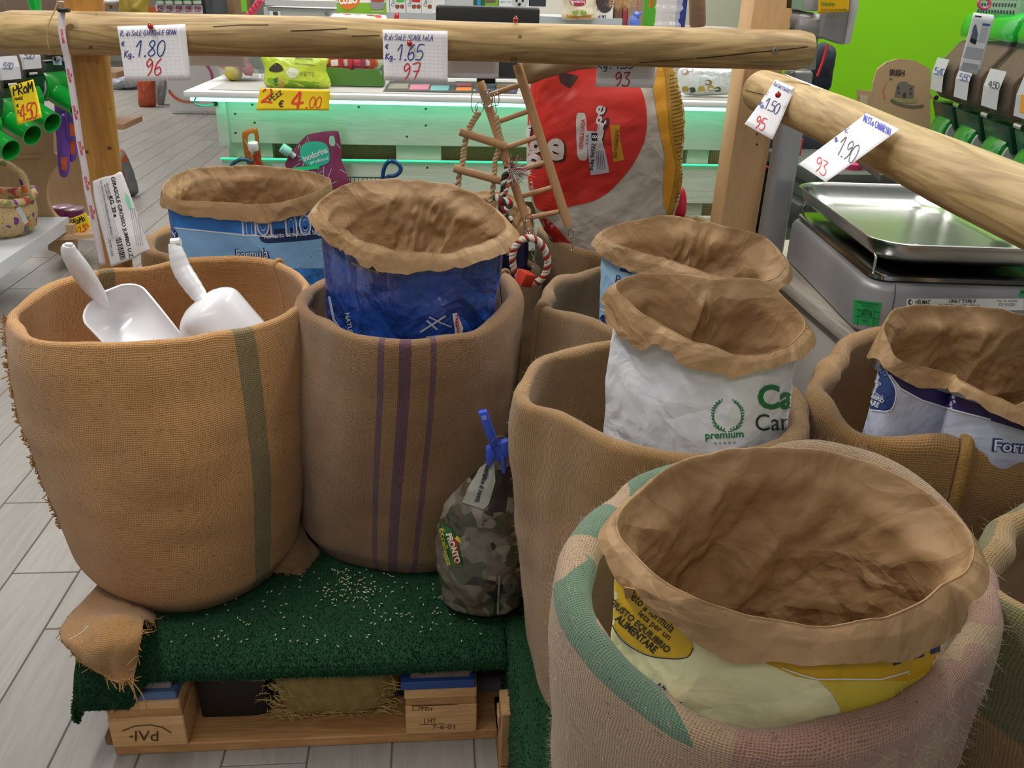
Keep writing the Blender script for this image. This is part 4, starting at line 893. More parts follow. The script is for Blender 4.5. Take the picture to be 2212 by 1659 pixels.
P += nrm[None]*(.011*crumple(u, v, 88, 10)+.012*vn(u*.6, v*.6, 5))[..., None]
RB = thing('feed_bag', (float(P[..., 0].mean()), YR, float(P[..., 2].min())), 'closed red feed bag with white script letters standing in a sack', 'feed bag')
CREAM = paper('c3bbb0', .5, .05, .22, name='printed_paper')
rb = gridmesh('bag_body', P, CREAM, RB, True)
RED = M('cf3129', .42, bump=.3, bscale=20); MUS = M('a9822c', .5); ORG_ = M('d79a28', .5)
redp = smoothpoly([(1134, 140), (1300, 138), (1362, 160), (1392, 215), (1395, 290), (1370, 350), (1330, 400), (1290, 430), (1235, 445), (1170, 455), (1150, 420), (1134, 330)], 5)
poly(rb, [(1120, 80), (1330, 80), (1345, 150)]+redp[8:-6]+[(1120, 330)], RED, 'red_field', .0012, 12)
poly(rb, smoothpoly([(1175, 470), (1215, 505), (1250, 560), (1180, 570), (1150, 500)], 3), RED, 'red_field', .0012, 12)
poly(rb, [(1425, 130), (1445, 130), (1460, 300), (1462, 330), (1470, 350), (1470, 380), (1450, 440), (1440, 460), (1432, 440), (1435, 330), (1424, 280), (1410, 190)], ORG_, 'orange_band', .0012, 12)
poly(rb, [(1420, 120), (1470, 120), (1485, 300), (1478, 380), (1450, 470), (1440, 465), (1455, 400), (1460, 360), (1448, 300), (1440, 220), (1436, 160)], MUS, 'mustard_band', .0020, 12)
for k in range(34):
    y = 165+k*8.2; x = np.interp(y, [140, 220, 300, 360, 400, 450], [1441, 1446, 1452, 1464, 1460, 1452]); line(rb, [(x+2, y), (x+18, y-4), (x+24, y-7)], 2.0, M('5c4518', .6), 'small_print', .0026)
poly(rb, [(1205, 153), (1250, 165), (1232, 192), (1210, 178)], M('3d2326', .5), 'dark_wedge', .0018, 8)
WL = M('d6d0cc', .45); DKR = M('4a1c1e', .5)
for (s, x, y, w, h, a) in (('e', 1297, 238, 20, 20, -70), ('g', 1300, 262, 24, 26, -70), ('i', 1296, 278, 30, 12, -75), ('t', 1294, 294, 32, 16, -78), ('s', 1292, 312, 24, 18, -82)):
    text(rb, s, x+2, y+2, w+3, h+3, a, DKR, 'script_letter', bold=.04, off=.0018); text(rb, s, x, y, w, h, a, WL, 'script_letter', bold=.02, off=.0026)
for (s, x, y, w, h) in (('i', 1143, 285, 10, 34), ('g', 1157, 330, 32, 60), ('e', 1200, 322, 40, 48)):
    text(rb, s, x+3, y+3, w+4, h+4, 8, DKR, 'script_letter', bold=.045, off=.0018); text(rb, s, x, y, w, h, 8, WL, 'script_letter', bold=.03, off=.0026)
poly(rb, smoothpoly([(1245, 250), (1255, 244), (1265, 250), (1268, 300), (1268, 340), (1258, 346), (1248, 338), (1245, 300)], 3), WL, 'white_pill', .0018, 8)
text(rb, 'VERSELE-LAGA', 1257, 290, 66, 9, -86, RED, off=.0030, bold=.02)
poly(rb, [(1266, 282), (1296, 285), (1310, 340), (1316, 372), (1276, 378), (1270, 330)], M('c9c4d2', .5), 'white_sticker', .0022, 10); text(rb, 'Bolla 96932', 1279, 338, 58, 9, -84, INKK, off=.0034, bold=.02)
poly(rb, [(1277, 287), (1290, 287), (1290, 304), (1278, 304)], BLACK, 'black_box_mark', .0030, 8); text(rb, '8', 1284, 295, 7, 10, -84, W_, off=.0040); text(rb, '8 di 8', 1268, 302, 20, 5, -86, INKK, off=.0034)
for k in range(5): line(rb, [(1290+4*k, 365), (1288+3.6*k, 325)], 1.0, INKK, 'small_print', .0034)
poly(rb, [(1317, 270), (1338, 270), (1339, 300), (1348, 345), (1325, 350), (1320, 300)], M('cf8f22', .5), 'orange_ribbon', .0018, 8); text(rb, 'BIG PARAKEETS', 1331, 310, 60, 8, -84, INKK, off=.0030)
for (x, y) in ((1190, 462), (1198, 470), (1186, 478), (1193, 488)): text(rb, '*', x, y, 9, 9, 0, WL, 'white_flower', off=.0026)
# folded top of the red bag
K2 = 14; Pf = np.zeros((K2, 30, 3))
for i in range(K2):
    for j in range(30):
        q = j/29; x = 1128+168*q; y0 = 90; y1 = np.interp(x, [1128, 1150, 1180, 1220, 1250, 1296], [182, 180, 168, 158, 150, 146]); y = y0+(y1-y0)*i/(K2-1)
        Pf[i, j] = W(x, y, Y=YR-.095-.012*vn(q*4, i*.3, 2)-.01*sin(pi*i/(K2-1)))
gridmesh('folded_top', Pf, M('978164', .6, bump=.4, bscale=40), RB, thick=.002)
# ---------------------------------------------------------------- white scoops
SCP = M('eeeef2', .28, coat=.3)
def scoop(label, back, front, side_n, L, w, d, handle, hr, closed_loop=False):
    """back/front: world points of the scoop axis; side_n: direction the opening faces; handle: world points"""
    back = np.array(back); front = np.array(front); ax = front-back; ax /= np.linalg.norm(ax)
    n = np.array(side_n, float); n -= ax*(n@ax); n /= np.linalg.norm(n); s = np.cross(ax, n)
    t = thing('scoop', back, label, 'scoop', 'white plastic scoops')
    K, N = 26, 30; P = np.zeros((K+1, N+1, 3))
    for i in range(K+1):
        q = i/K; x = L*q; rnd = sqrt(max(0, 1-(1-min(1, q/.22))**2))
        ww = w*rnd*(1-.12*q) if q < .78 else w*(1-.12*q)*sqrt(max(0, 1-((q-.78)/.26)**2))
        dd = d*rnd*(1-.72*max(0, (q-.25)/.75)**1.3); floor_ = d*(1-.0*q)
        for j in range(N+1):
            a = pi*j/N; yy = -cos(a)*abs(cos(a))**-.25*ww if abs(cos(a)) > 1e-6 else 0
            P[i, j] = back+ax*x+s*yy-n*(d*.0+dd*sin(a)**.8)-n*(d*.55*max(0, (q-.25)/.75)**1.5)
    o = gridmesh('scoop_bowl', P, SCP, t); md = o.modifiers.new('s', 'SOLIDIFY'); md.thickness = .0028; md.offset = 0; md.use_rim = True
    ed = [P[i, 0] for i in range(K, -1, -1)]+[P[i, N] for i in range(K+1)]
    G().tube(ed, .0022, 8).build('rim_bead', SCP, t)
    hp = smoothpoly3([np.array(h) for h in handle], 6)
    rr = np.array([hr(k/(len(hp)-1)) for k in range(len(hp))]); G().tube(hp, rr, 14, sx=.7).build('handle', SCP, t, smooth=60)
    return t
def smoothpoly3(P, n=6):
    out = []; K = len(P)
    for i in range(K-1):
        p0, p1, p2, p3 = P[max(i-1, 0)], P[i], P[i+1], P[min(i+2, K-1)]
        for k in range(n):
            t = k/n; out.append(.5*((2*p1)+(-p0+p2)*t+(2*p0-5*p1+4*p2-p3)*t*t+(-p0+3*p1-3*p2+p3)*t**3))
    return out+[P[-1]]
sc1 = scoop('white scoop with its open bowl facing the camera, on the left', W(222, 632, Y=1.585), W(345, 765, Y=1.485), np.array([.35, -1, .85]), .20, .062, .062,
      [W(148, 530, Y=1.53), W(152, 548, Y=1.535), W(172, 580, Y=1.545), W(195, 615, Y=1.56), W(213, 640, Y=1.58), W(228, 662, Y=1.60)],
      lambda q: .010+.0095*sin(pi*min(1, q*1.05))**1)
G().box(W(149, 529, Y=1.53), (.014, .010, .008)).build('handle_end', SCP, sc1, bevel=.003)
sc2 = scoop('white scoop turned over so that its round back shows, on the right', W(428, 650, Y=1.56), W(520, 750, Y=1.53), np.array([-.25, .9, -.55]), .17, .066, .066,
      [W(375, 525, Y=1.56), W(382, 548, Y=1.555), W(392, 580, Y=1.55), W(412, 612, Y=1.54), W(432, 640, Y=1.53), W(446, 658, Y=1.515)],
      lambda q: .0095+.008*sin(pi*q)+.0004*sin(q*60))
G().tube([W(370, 524, Y=1.56), W(390, 522, Y=1.56)], .0075, 10).build('handle_end', SCP, sc2)
p = [W(395, 628, Y=1.50), W(443, 618, Y=1.50), W(452, 640, Y=1.49), W(470, 700, Y=1.46), W(425, 712, Y=1.47), W(414, 670, Y=1.485)]

# ---------------------------------------------------------------- camouflage bag with blue clamp
cb = [(W(1035, 1352, Z=.218)+np.array([.012, .058, 0]))]
CX, CY = cb[0][0], cb[0][1]
rows = []; K = 80; N = 200; a = np.linspace(-pi, pi, N, endpoint=False)
CXs = [(0, .045, .03, .0, 0), (.02, .075, .055, 0, 0), (.10, .085, .062, 0, 0), (.18, .080, .055, 0, 0), (.23, .065, .045, .004, 0), (.27, .050, .032, .010, 0), (.30, .030, .020, .018, 0), (.325, .016, .010, .022, 0), (.34, .011, .007, .024, 0), (.355, .014, .008, .026, 0)]
CA = np.array(CXs)
for i in range(K+1):
    z = .355*i/K; rx = np.interp(z, CA[:, 0], CA[:, 1]); ry = np.interp(z, CA[:, 0], CA[:, 2]); ox = np.interp(z, CA[:, 0], CA[:, 3])
    r = 1+.16*crumple(np.arange(N)/N*9, z*22+0*a, 99, 9)+.10*vn(np.arange(N)/N*9, z*30+0*a, 3, 9)
    rows.append(np.stack([CX+ox+1.06*rx*np.cos(a)*r, CY+ry*np.sin(a)*r, .219+z+0*a], -1))
def camo():
    m, nt, b = mk('camouflage_film'); tc = nd(nt, 'ShaderNodeTexCoord'); col = lin('6f675a')
    for k, (c_, s, th) in enumerate((('4b4c3b', 16, .52), ('8a7f72', 20, .58), ('2c2a26', 18, .60), ('5c4f40', 28, .62))):
        n = nd(nt, 'ShaderNodeTexNoise'); n.inputs['Scale'].default_value = s; n.inputs['Detail'].default_value = 1; mp = nd(nt, 'ShaderNodeMapping'); mp.inputs['Location'].default_value = (k*3, k, 0)
        nt.links.new(tc.outputs['Object'], mp.inputs[0]); nt.links.new(mp.outputs[0], n.inputs[0]); f = math_(nt, 'GREATER_THAN', n.outputs[0], th); col = mixc(nt, f, col, lin(c_))
    nt.links.new(col, b.inputs['Base Color']); b.inputs['Roughness'].default_value = .3; b.inputs['Coat Weight'].default_value = .4; return m
cbt = thing('feed_bag', (CX, CY, .218), 'small camouflage patterned feed bag clipped shut, standing between the sacks', 'feed bag')
co = gridmesh('bag_body', np.array(rows), camo(), cbt, True)
poly(co, [(1040, 1010), (1068, 990), (1070, 1040), (1055, 1090), (1045, 1100), (1000, 1085), (1015, 1050)], M('99998f', .35), 'grey_band', .0025, 8)
text(co, 'con farine di insetti,', 1043, 1045, 84, 13, 108, INKK, bold=.03, off=.004); text(co, 'essenziali', 1056, 1010, 50, 9, 108, INKK, bold=.02, off=.004)
poly(co, [(955, 1130), (975, 1140), (990, 1170), (1000, 1222), (975, 1222), (962, 1180)], M('2f6b35', .4), 'green_patch', .0025, 8); poly(co, [(972, 1150), (988, 1165), (995, 1215), (984, 1218), (975, 1180)], M('b02a26', .4), 'red_patch', .0035, 8)
text(co, 'PRONTO', 982, 1182, 66, 13, 72, M('e3dcc0', .4), bold=.05, off=.005); text(co, 'Eccellenza', 966, 1180, 80, 10, 78, M('c2b53a', .4), bold=.02, off=.005); poly(co, [(985, 1160), (990, 1155), (996, 1162), (1000, 1172), (990, 1168)], M('d8c62c', .4), 'yellow_mark', .005, 8)
line(co, [(1078, 1240), (1074, 1330)], 4, M('8f8b84', .4), 'grey_stripe', .003)
# clamp
CB = M('3f5bd0', .35); YC = CY-.012
cl = thing('spring_clamp', W(1072, 985, Y=YC), 'blue plastic spring clamp pinching the camouflage bag shut', 'clamp')
def plate(pts, Y, dy, name, mat, par, bev=.0015): return G().prism([W(x, y, Y=Y) for x, y in pts], (0, dy, 0)).build(name, mat, par, bevel=bev, smooth=30)
plate([(1033, 893), (1052, 889), (1064, 925), (1079, 960), (1060, 968), (1046, 930)], YC-.010, .012, 'handle', CB, cl)
plate([(1040, 900), (1050, 898), (1052, 906), (1043, 909)], YC-.0112, .002, 'handle_eye', M('8fa4ee', .35), cl, 0)
plate([(1082, 958), (1098, 952), (1101, 985), (1088, 992), (1076, 985)], YC-.006, .014, 'handle', CB, cl)
plate([(1058, 960), (1098, 960), (1096, 985), (1078, 998), (1060, 990)], YC-.004, .010, 'jaw_body', CB, cl)
plate([(1050, 972), (1062, 966), (1072, 985), (1064, 1000), (1056, 1012), (1050, 1000)], YC-.008, .016, 'jaw', CB, cl)
plate([(1080, 982), (1090, 985), (1091, 1000), (1093, 1018), (1090, 1027), (1084, 1022), (1084, 1005)], YC-.008, .016, 'jaw', CB, cl)
G().tube(smoothpoly3([W(x, y, Y=YC-.014+.003*k) for k, (x, y) in enumerate([(1062, 955), (1072, 944), (1088, 943), (1097, 952), (1092, 962), (1076, 964)])]), .0009, 6).build('spring', STEEL, cl)

# ---------------------------------------------------------------- loose cloth corners of the sacks
def cloth(name, rows, mat, parent, thick=.0025, amp=.006, n=6, seed=3):
    P = np.array([[W(x, y, Y=Yv) for (x, y, Yv) in r] for r in rows])
    R = [smoothpoly3(list(r), n) for r in P]; R = np.array(R); C_ = np.array([smoothpoly3(list(R[:, j]), n) for j in range(R.shape[1])]).transpose(1, 0, 2)
    K, M_ = C_.shape[:2]; u, v = np.meshgrid(np.linspace(0, 5, M_), np.linspace(0, 5, K)); C_[..., 1] -= amp*2*(crumple(u, v, seed)+.2); C_[..., 2] += amp*vn(u*2, v*2, seed+1)
    L = .25; o = gridmesh(name, C_, mat, parent, uv=(u/5*L+9, v/5*L), smooth=0); md = o.modifiers.new('s', 'SOLIDIFY'); md.thickness = thick; md.offset = 0
    return o, C_
JB = burlap(col='b98a52', pitch=.0034, dark=.4, hole=.7, name='burlap_flap'); JB2 = burlap(col='9a7448', pitch=.0030, dark=.45, hole=.6, name='burlap_flap')
o1, C1 = cloth('loose_corner', [[(225, 1245, 1.44), (262, 1262, 1.42), (300, 1285, 1.38), (345, 1325, 1.33)],
                        [(190, 1290, 1.36), (240, 1312, 1.30), (290, 1325, 1.26), (332, 1342, 1.27)],
                        [(142, 1340, 1.25), (200, 1335, 1.21), (260, 1330, 1.19), (312, 1340, 1.21)],
                        [(133, 1372, 1.19), (190, 1392, 1.15), (250, 1388, 1.145), (306, 1372, 1.16)],
                        [(150, 1408, 1.155), (200, 1432, 1.145), (250, 1446, 1.14), (296, 1432, 1.145)],
                        [(170, 1425, 1.15), (215, 1450, 1.14), (262, 1470, 1.135), (288, 1462, 1.14)]], JB, S1['t'], seed=5)
o2, C2 = cloth('loose_corner', [[(628, 1085, 1.62), (650, 1120, 1.55), (668, 1160, 1.51), (700, 1195, 1.50)],
                        [(600, 1150, 1.52), (630, 1175, 1.47), (660, 1200, 1.46), (690, 1215, 1.47)],
                        [(560, 1205, 1.46), (592, 1205, 1.43), (640, 1225, 1.43), (682, 1238, 1.44)],
                        [(548, 1232, 1.44), (578, 1228, 1.42), (635, 1242, 1.42), (680, 1250, 1.43)]], JB2, S2['t'], seed=8)
def fringe(name, pts, parent, n, L, r=.0007, mat=None, seed=1, down=.6, col='b48650'):
    """frayed threads along a world polyline"""
    rs = np.random.RandomState(seed); pts = np.array(pts); V = []; F = []
    for k in range(n):
        q = rs.uniform(0, len(pts)-1.001); i = int(q); p = pts[i]*(1-q+i)+pts[i+1]*(q-i); t = pts[i+1]-pts[i]; t /= np.linalg.norm(t)+1e-9
        d = np.cross(t, _F)*rs.choice([1, .4, -.3])+rs.normal(0, .5, 3)+np.array([0, 0, -down]); d /= np.linalg.norm(d); l = L*rs.uniform(.4, 1.2); w = np.cross(d, _F); w /= np.linalg.norm(w)+1e-9; c = rs.normal(0, .35, 3)
        prev = None
        for s in range(5):
            f = s/4; q_ = p+d*l*f+c*l*f*f*.8-_F*.002; a, b_ = q_-w*r, q_+w*r; V += [a, b_, q_-_F*r*1.2]
            if s: m = len(V)-6; F += [(m, m+2, m+5, m+3), (m+2, m+1, m+4, m+5)]
    return tag(npmesh(name, V, F, M(col, .9, var=.2, vscale=200), parent), kind='stuff')
fringe('frayed_edge', np.concatenate([C1[-1], C1[::-1, -1]]), S1['t'], 130, .014, seed=4)
fringe('frayed_edge', C1[:, 0], S1['t'], 40, .010, seed=6)
fringe('frayed_edge', C2[-1], S2['t'], 50, .010, seed=7, col='a37e50')
for k, (a_, b_) in enumerate((((275, 1470), (300, 1540)), ((282, 1468), (318, 1530)), ((278, 1472), (290, 1510)), ((560, 1228), (525, 1270)), ((190, 1352), (150, 1382)))):
    Y = 1.135 if k < 3 else (1.405 if k == 3 else 1.15)
    G().tube(smoothpoly3([W(a_[0], a_[1], Y=Y), W((a_[0]+b_[0])/2+6, (a_[1]+b_[1])/2, Y=Y-.004), W(b_[0], b_[1], Y=Y)]), .0011, 6).build('loose_thread', M('b9935c' if k < 3 else 'e2d3b5', .9), S1['t'])
# frayed seam down the left side of the first sack (loops of thread)
col_i = int(np.argmin([ (lambda v: 1106+FPX*(v@_R)/(v@_F))(p-CAMP) for p in S1['P'][40]]))
seam = np.array([S1['P'][r_, (col_i+int(3*sin(r_)))%MT]+np.array([.003, -.002, 0]) for r_ in range(14, 70)])
fringe('frayed_seam', seam, S1['t'], 700, .009, r=.0013, seed=9, down=.1, col='a97c46')
G().tube(smoothpoly3(list(seam[::3]), 3), .0035, 8).build('seam_cord', JB, S1['t'])
def seamroll(S, px, py, mat, r0, r1, r=.006, name='seam_cord', dy=-.004):
    c_ = S['c']; th = thpx(px, py, .75, c_); j = int(round((th+pi)/(2*pi)*MT)) % MT
    pts = [S['P'][k, j]+np.array([DIR[j][0]*.003, DIR[j][1]*.003, .002]) for k in range(r0, r1, 2)]
    G().tube(smoothpoly3(pts, 3), r, 10, sx=.8).build(name, mat, S['t'])
seamroll(S5, 2090, 965, M('a07c40', .95, bump=1, bscale=420, var=.35, vscale=220), 36, 80, .009)
seamroll(SD, 1175, 655, mD, 20, 80, .006)
seamroll(S1, 600, 560, m1, 64, 90, .006)
seamroll(S2, 1090, 590, m2, 64, 90, .006)
# fuzz on the near sacks
def fuzz(S, n, L, col, seed, rows=(20, 78)):
    rs = np.random.RandomState(seed); P = S['P']; i = rs.randint(rows[0], rows[1], n); j = rs.randint(0, MT, n); p = P[i, j]; t = P[i, (j+1) % MT]-p; v = P[i+1, j]-p; N_ = np.cross(t, v); N_ /= np.linalg.norm(N_, axis=1)[:, None]+1e-9
    out = p-np.concatenate([np.tile(S['c'], (n, 1)), p[:, 2:]], 1); N_ *= np.sign((N_*out).sum(1)+1e-9)[:, None]
    d = N_*.8+rs.normal(0, .9, (n, 3)); d /= np.linalg.norm(d, axis=1)[:, None]; l = L*rs.uniform(.3, 1.2, n)[:, None]; w = np.cross(d, _F); w /= np.linalg.norm(w, axis=1)[:, None]+1e-9; w *= .00013; c = rs.normal(0, .4, (n, 3))*l
    V = np.stack([p-w, p+w, p+d*l*.5+c*.15+w, p+d*l*.5+c*.15-w, p+d*l+c*.6+w*.5, p+d*l+c*.6-w*.5], 1).reshape(-1, 3); k = np.arange(n)*6
    F = np.concatenate([np.stack([k, k+1, k+2, k+3], 1), np.stack([k+3, k+2, k+4, k+5], 1)])
    tag(npmesh('loose_fibres', V, F, M(col, .9), S['t']), kind='stuff')
fuzz(S4, 5000, .010, 'c8b394', 1); fuzz(S6, 2500, .009, 'b09a6c', 2); fuzz(S5, 2500, .007, 'b8955c', 3); fuzz(S3, 3000, .006, 'b8955c', 4); fuzz(S2, 2500, .005, 'b8955c', 5); fuzz(S1, 2500, .005, 'c89c62', 6)

# ---------------------------------------------------------------- price cards and pins
PIN = M('b0101c', .15, coat=.6); GOLD = M('b79a5a', .25, 1)
def card(name, label, corners, Y, curl=-.004, mat=WPAPER, cat='price card', group='handwritten price cards', Yb=None, gridlines=True, thick=.0005):
    c = [W(x, y, Y=(Y[i] if isinstance(Y, (list, tuple)) else Y if i < 2 or Yb is None else Yb)) for i, (x, y) in enumerate(corners)]
    o = sheet(name, c, mat, None, curl=curl, thick=thick); setorg(o); tag(o, label, cat, group)
    if gridlines:
        g1 = np.array(corners, float); LG = M('e0dce6', .7); V = []; F = []
        for k in range(1, 14):
            for (A, B, C_, D_) in ((0, 1, 3, 2), (0, 3, 1, 2)):
                a = g1[A]*(1-k/14)+g1[B]*k/14; b_ = g1[C_]*(1-k/14)+g1[D_]*k/14; d_ = (b_-a)/np.linalg.norm(b_-a); n = np.array([-d_[1], d_[0]])*.22; m = len(V)
                V += [tuple(a+n), tuple(a-n), tuple(b_-n), tuple(b_+n)]; F.append((m, m+1, m+2, m+3))
        ink(o, V, F, LG, 'printed_grid', .0006, 30)
    return o
def surfY(o, px, py): return project(o, [(px, py)], 0)[0][0][1]
def pin(px, py, Y, label, r=.0062):
    p = W(px, py, Y=Y); t = thing('ladybird_pin', p, label, 'pin', 'red ladybird push pins')
    G().lathe([(0.0001, -r), (r*.7, -r*.75), (r, 0), (r*.7, r*.75), (.0001, r)], p, 16, close=False).build('body', PIN, t, smooth=80)
    G().lathe([(.0001, -r*.4), (r*.45, 0), (.0001, r*.4)], p+np.array([0, -r*.2, r*1.05]), 10, close=False).build('head', GOLD, t, smooth=80)
    G().cyl(p, p+np.array([0, .012, 0]), r*.25, n=6).build('needle', STEEL, t)
    for dx, dz in ((-.4, .2), (.4, .1), (0, -.5)): G().lathe([(.0001, -r*.12), (r*.14, 0), (.0001, r*.12)], p+np.array([dx*r, -r*.82, dz*r]), 6, close=False).build('spot', BLACK, t)
Y1 = LY-.046
c1 = card('price_card', 'price card for large sunflower seed, pinned left of the toy jar, 1.80 over 96', [(253, 57), (400, 52), (413, 173), (272, 176)], Y1)
hand(c1, 'R. di SoLE GIRASoLE GRAN', 260, 78, 11, -1.5, M('4a3f96', .6), 1.3, .86, .60); hand(c1, '\u20ac', 262, 99, 9, 0, M('5a50a0', .6), 1.8); hand(c1, 'Kg.', 268, 123, 13, 0, M('4a3f96', .6), 2.0, .8)
hand(c1, '1.80', 292, 122, 34, -1, INKB, 2.4, .95, .62); hand(c1, '96', 313, 163, 36, -1, INKR, 2.8, .95, .55)
c2 = card('price_card', 'price card pinned on the rail above the dark blue bag, 1.65 over 97', [(826, 64), (967, 67), (967, 179), (830, 173)], Y1, curl=-.006)
hand(c2, 'R.di SoLE.SCAGLIoLA', 830, 86, 12, 1, M('2f3f8a', .6), 1.3, .88, .58); hand(c2, '\u20ac', 832, 105, 9, 0, M('2f3f9a', .6), 1.8); hand(c2, 'Kg.', 832, 128, 13, 0, M('2f3f9a', .6), 2.0, .8)
hand(c2, '1.65', 856, 130, 34, 0, M('2b4a8c', .6), 2.4, .9, .58); hand(c2, '97', 868, 171, 34, 0, INKR, 2.8, .95, .6)
c3 = card('price_card', 'greyish price card hanging behind the rail in front of the red bag', [(1293, 95), (1420, 98), (1411, 190), (1287, 187)], LY+.043, curl=0)
hand(c3, 'Kg. 1.55', 1290, 148, 18, 0, INKB, 2.2, .95, .72); hand(c3, '93', 1326, 186, 30, 0, INKR, 2.8, .95, .62)
YA = surfY(right_log, 1712, 205)-.010; YB_ = surfY(right_log, 1680, 185)-.012
c4 = card('price_card', 'small price card with a folded corner on the right hand rail', [(1676, 172), (1717, 190), (1671, 304), (1611, 270)], [YB_, YA, YA-.010, YB_-.010], curl=-.003)
g = G(); g.add([W(1703, 196, Y=YA-.006), W(1717, 190, Y=YA-.005), W(1715, 211, Y=YA-.006)], [(0, 1, 2)]); g.build('folded_corner', M('f4f4f2', .7), c4, smooth=None)
hand(c4, 'R.di SoLE ESoTICI', 1671, 184, 8, 27, M('2f3f8a', .6), 1.0, .75, .42); hand(c4, '\u20ac', 1652, 203, 8, 28, INKB, 1.5); hand(c4, 'Kg.', 1639, 227, 9, 30, INKB, 1.6, .8)
hand(c4, '1.50', 1650, 233, 24, 28, M('33406f', .6), 1.8, .8, .52, shear=-.1); hand(c4, '95', 1629, 275, 27, 24, INKR, 2.2, .85, .5, shear=-.1)
YC1, YC2 = surfY(right_log, 1876, 262)-.012, surfY(right_log, 1938, 292)-.012
c5 = card('price_card', 'wide tilted price card for canary mix, pointing at the scale', [(1872, 245), (1943, 280), (1785, 396), (1727, 357)], [YC1, YC2, YC2-.016, YC1-.016], curl=-.002)
hand(c5, 'MISTo CANARINI', 1865, 263, 14, 28, M('3038b0', .6), 1.8, .85, .42, shear=-.3); hand(c5, '\u20ac', 1824, 285, 12, 30, M('3038b0', .6), 2.0, shear=-.3); hand(c5, 'Kg.', 1800, 300, 10, 32, M('3038b0', .6), 2.0, .6, .7, shear=-.3)
hand(c5, '1.90', 1805, 332, 42, 33, INKK, 1.7, .75, .42, shear=-.15); hand(c5, '93', 1758, 367, 30, 33, INKR, 2.0, .8, .6, shear=-.3)
c6 = card('price_card', 'blank card back hanging behind the rail above the toy jar', [(408, 98), (531, 100), (531, 145), (410, 141)], LY+.043, curl=0, gridlines=False)
c7 = card('price_card', 'blank card back hanging behind the rail just left of the ladder toy', [(965, 100), (1078, 102), (1077, 170), (965, 168)], LY+.043, curl=0, gridlines=False)
card('paper_strip', 'narrow white paper strip lying along the top of the right rail', [(1693, 160), (1700, 162), (1878, 230), (1866, 233)], 1.66, Yb=1.40, curl=0, cat='paper strip', group=None, gridlines=False)
c8 = sheet('price_card', [W(1722, 262, Y=1.82), W(1760, 280, Y=1.70), W(1902, 392, Y=1.48), W(1896, 350, Y=1.48)][:4], M('a59d9e', .7), None, curl=0); setorg(c8); tag(c8, 'grey back of a card hanging under the right hand rail above the scale', 'price card', 'handwritten price cards')
pin(325, 57, Y1-.006, 'red ladybird pin on the leftmost price card'); pin(885, 94, Y1-.008, 'red ladybird pin on the price card above the dark blue bag'); pin(1114, 43, LY-.01, 'red pin stuck in the top of the rail, holding no card', .0058); pin(1681, 205, YA-.008, 'red ladybird pin on the card with folded corner', .0055)
tp = G().box(W(353, 34, Y=LY-.012), (.022, .003, .004)).build('paper_tab', WHITE, None); setorg(tp); tag(tp, 'tiny white tape tab on top of the rail', 'tape')

# ---------------------------------------------------------------- strap, string and label on the left
strap_px = [(134, 24), (133, 60), (137, 90), (146, 130), (155, 185), (165, 250), (173, 310), (184, 370), (190, 415), (202, 470), (212, 520), (222, 573)]
P = []
for i, (x, y) in enumerate(strap_px):
    Yv = 1.90 if y < 120 else 1.90+.0002*y*.3; P.append((x, y, Yv))
L_ = np.array([[W(x-7.5, y, Y=Yv), W(x+7.5, y+1, Y=Yv)] for (x, y, Yv) in P]); LL = np.stack([np.array(smoothpoly3(list(L_[:, 0]), 5)), np.array(smoothpoly3(list(L_[:, 1]), 5))], 1)
st_ = gridmesh('lanyard', LL, M('e9dfe6', .45), None); md = st_.modifiers.new('s', 'SOLIDIFY'); md.thickness = .001; md.offset = 0; setorg(st_); tag(st_, 'white printed lanyard strip hanging from the left end of the rail', 'lanyard')
RC = M('dc3446', .5)
for (x, y, a) in ((136, 78, 80), (150, 163, 78), (163, 243, 78), (175, 320, 78), (188, 396, 78), (199, 458, 78)):
    text(st_, 'ROYAL CANIN', x-.5, y, 30, 6, a, RC, bold=.04, maxe=8); poly(st_, [(x+3, y-4), (x+6, y-5), (x+6, y+3), (x+3, y+2)], RC, 'printed_mark', .0013, 20)
G().box(W(138, 22, Y=1.895), (.021, .014, .008)).build('buckle', M('2a2624', .4), st_, bevel=.002)
sg = G().tube(smoothpoly3([W(128, -10, Y=1.90), W(120, 18, Y=1.895), W(104, 55, Y=1.885), (W(102, 85, Y=1.885)), W(108, 108, Y=1.89), W(118, 117, Y=1.93)]), .0012, 6).build('string', M('b3a468', .7), None); setorg(sg); tag(sg, 'thin yellow string looped over the left end of the rail', 'string')
lb_ = [[W(200, 392, Y=1.93), W(222, 383, Y=1.925), W(245, 378, Y=1.92), W(262, 372, Y=1.93), W(272, 400, Y=1.94)],
       [W(204, 430, Y=1.925), W(228, 425, Y=1.915), W(252, 420, Y=1.91), W(278, 420, Y=1.915), W(288, 440, Y=1.93)],
       [W(215, 480, Y=1.915), W(238, 475, Y=1.90), W(265, 470, Y=1.90), W(290, 468, Y=1.905), W(303, 480, Y=1.915)],
       [W(228, 530, Y=1.905), W(250, 525, Y=1.89), W(275, 520, Y=1.885), (W(300, 512, Y=1.89)), W(315, 512, Y=1.90)],
       [W(240, 577, Y=1.895), W(258, 570, Y=1.885), W(285, 560, Y=1.88), W(308, 547, Y=1.885), W(325, 540, Y=1.89)]]
R_ = np.array([smoothpoly3(list(r), 5) for r in lb_]); R_ = np.array([smoothpoly3(list(R_[:, j]), 5) for j in range(R_.shape[1])]).transpose(1, 0, 2)
hl = gridmesh('paper_label', R_, M('e2dfe0', .55), None); md = hl.modifiers.new('s', 'SOLIDIFY'); md.thickness = .001; md.offset = 0; setorg(hl); tag(hl, 'creased white printed bag label tied to the round left post', 'label')
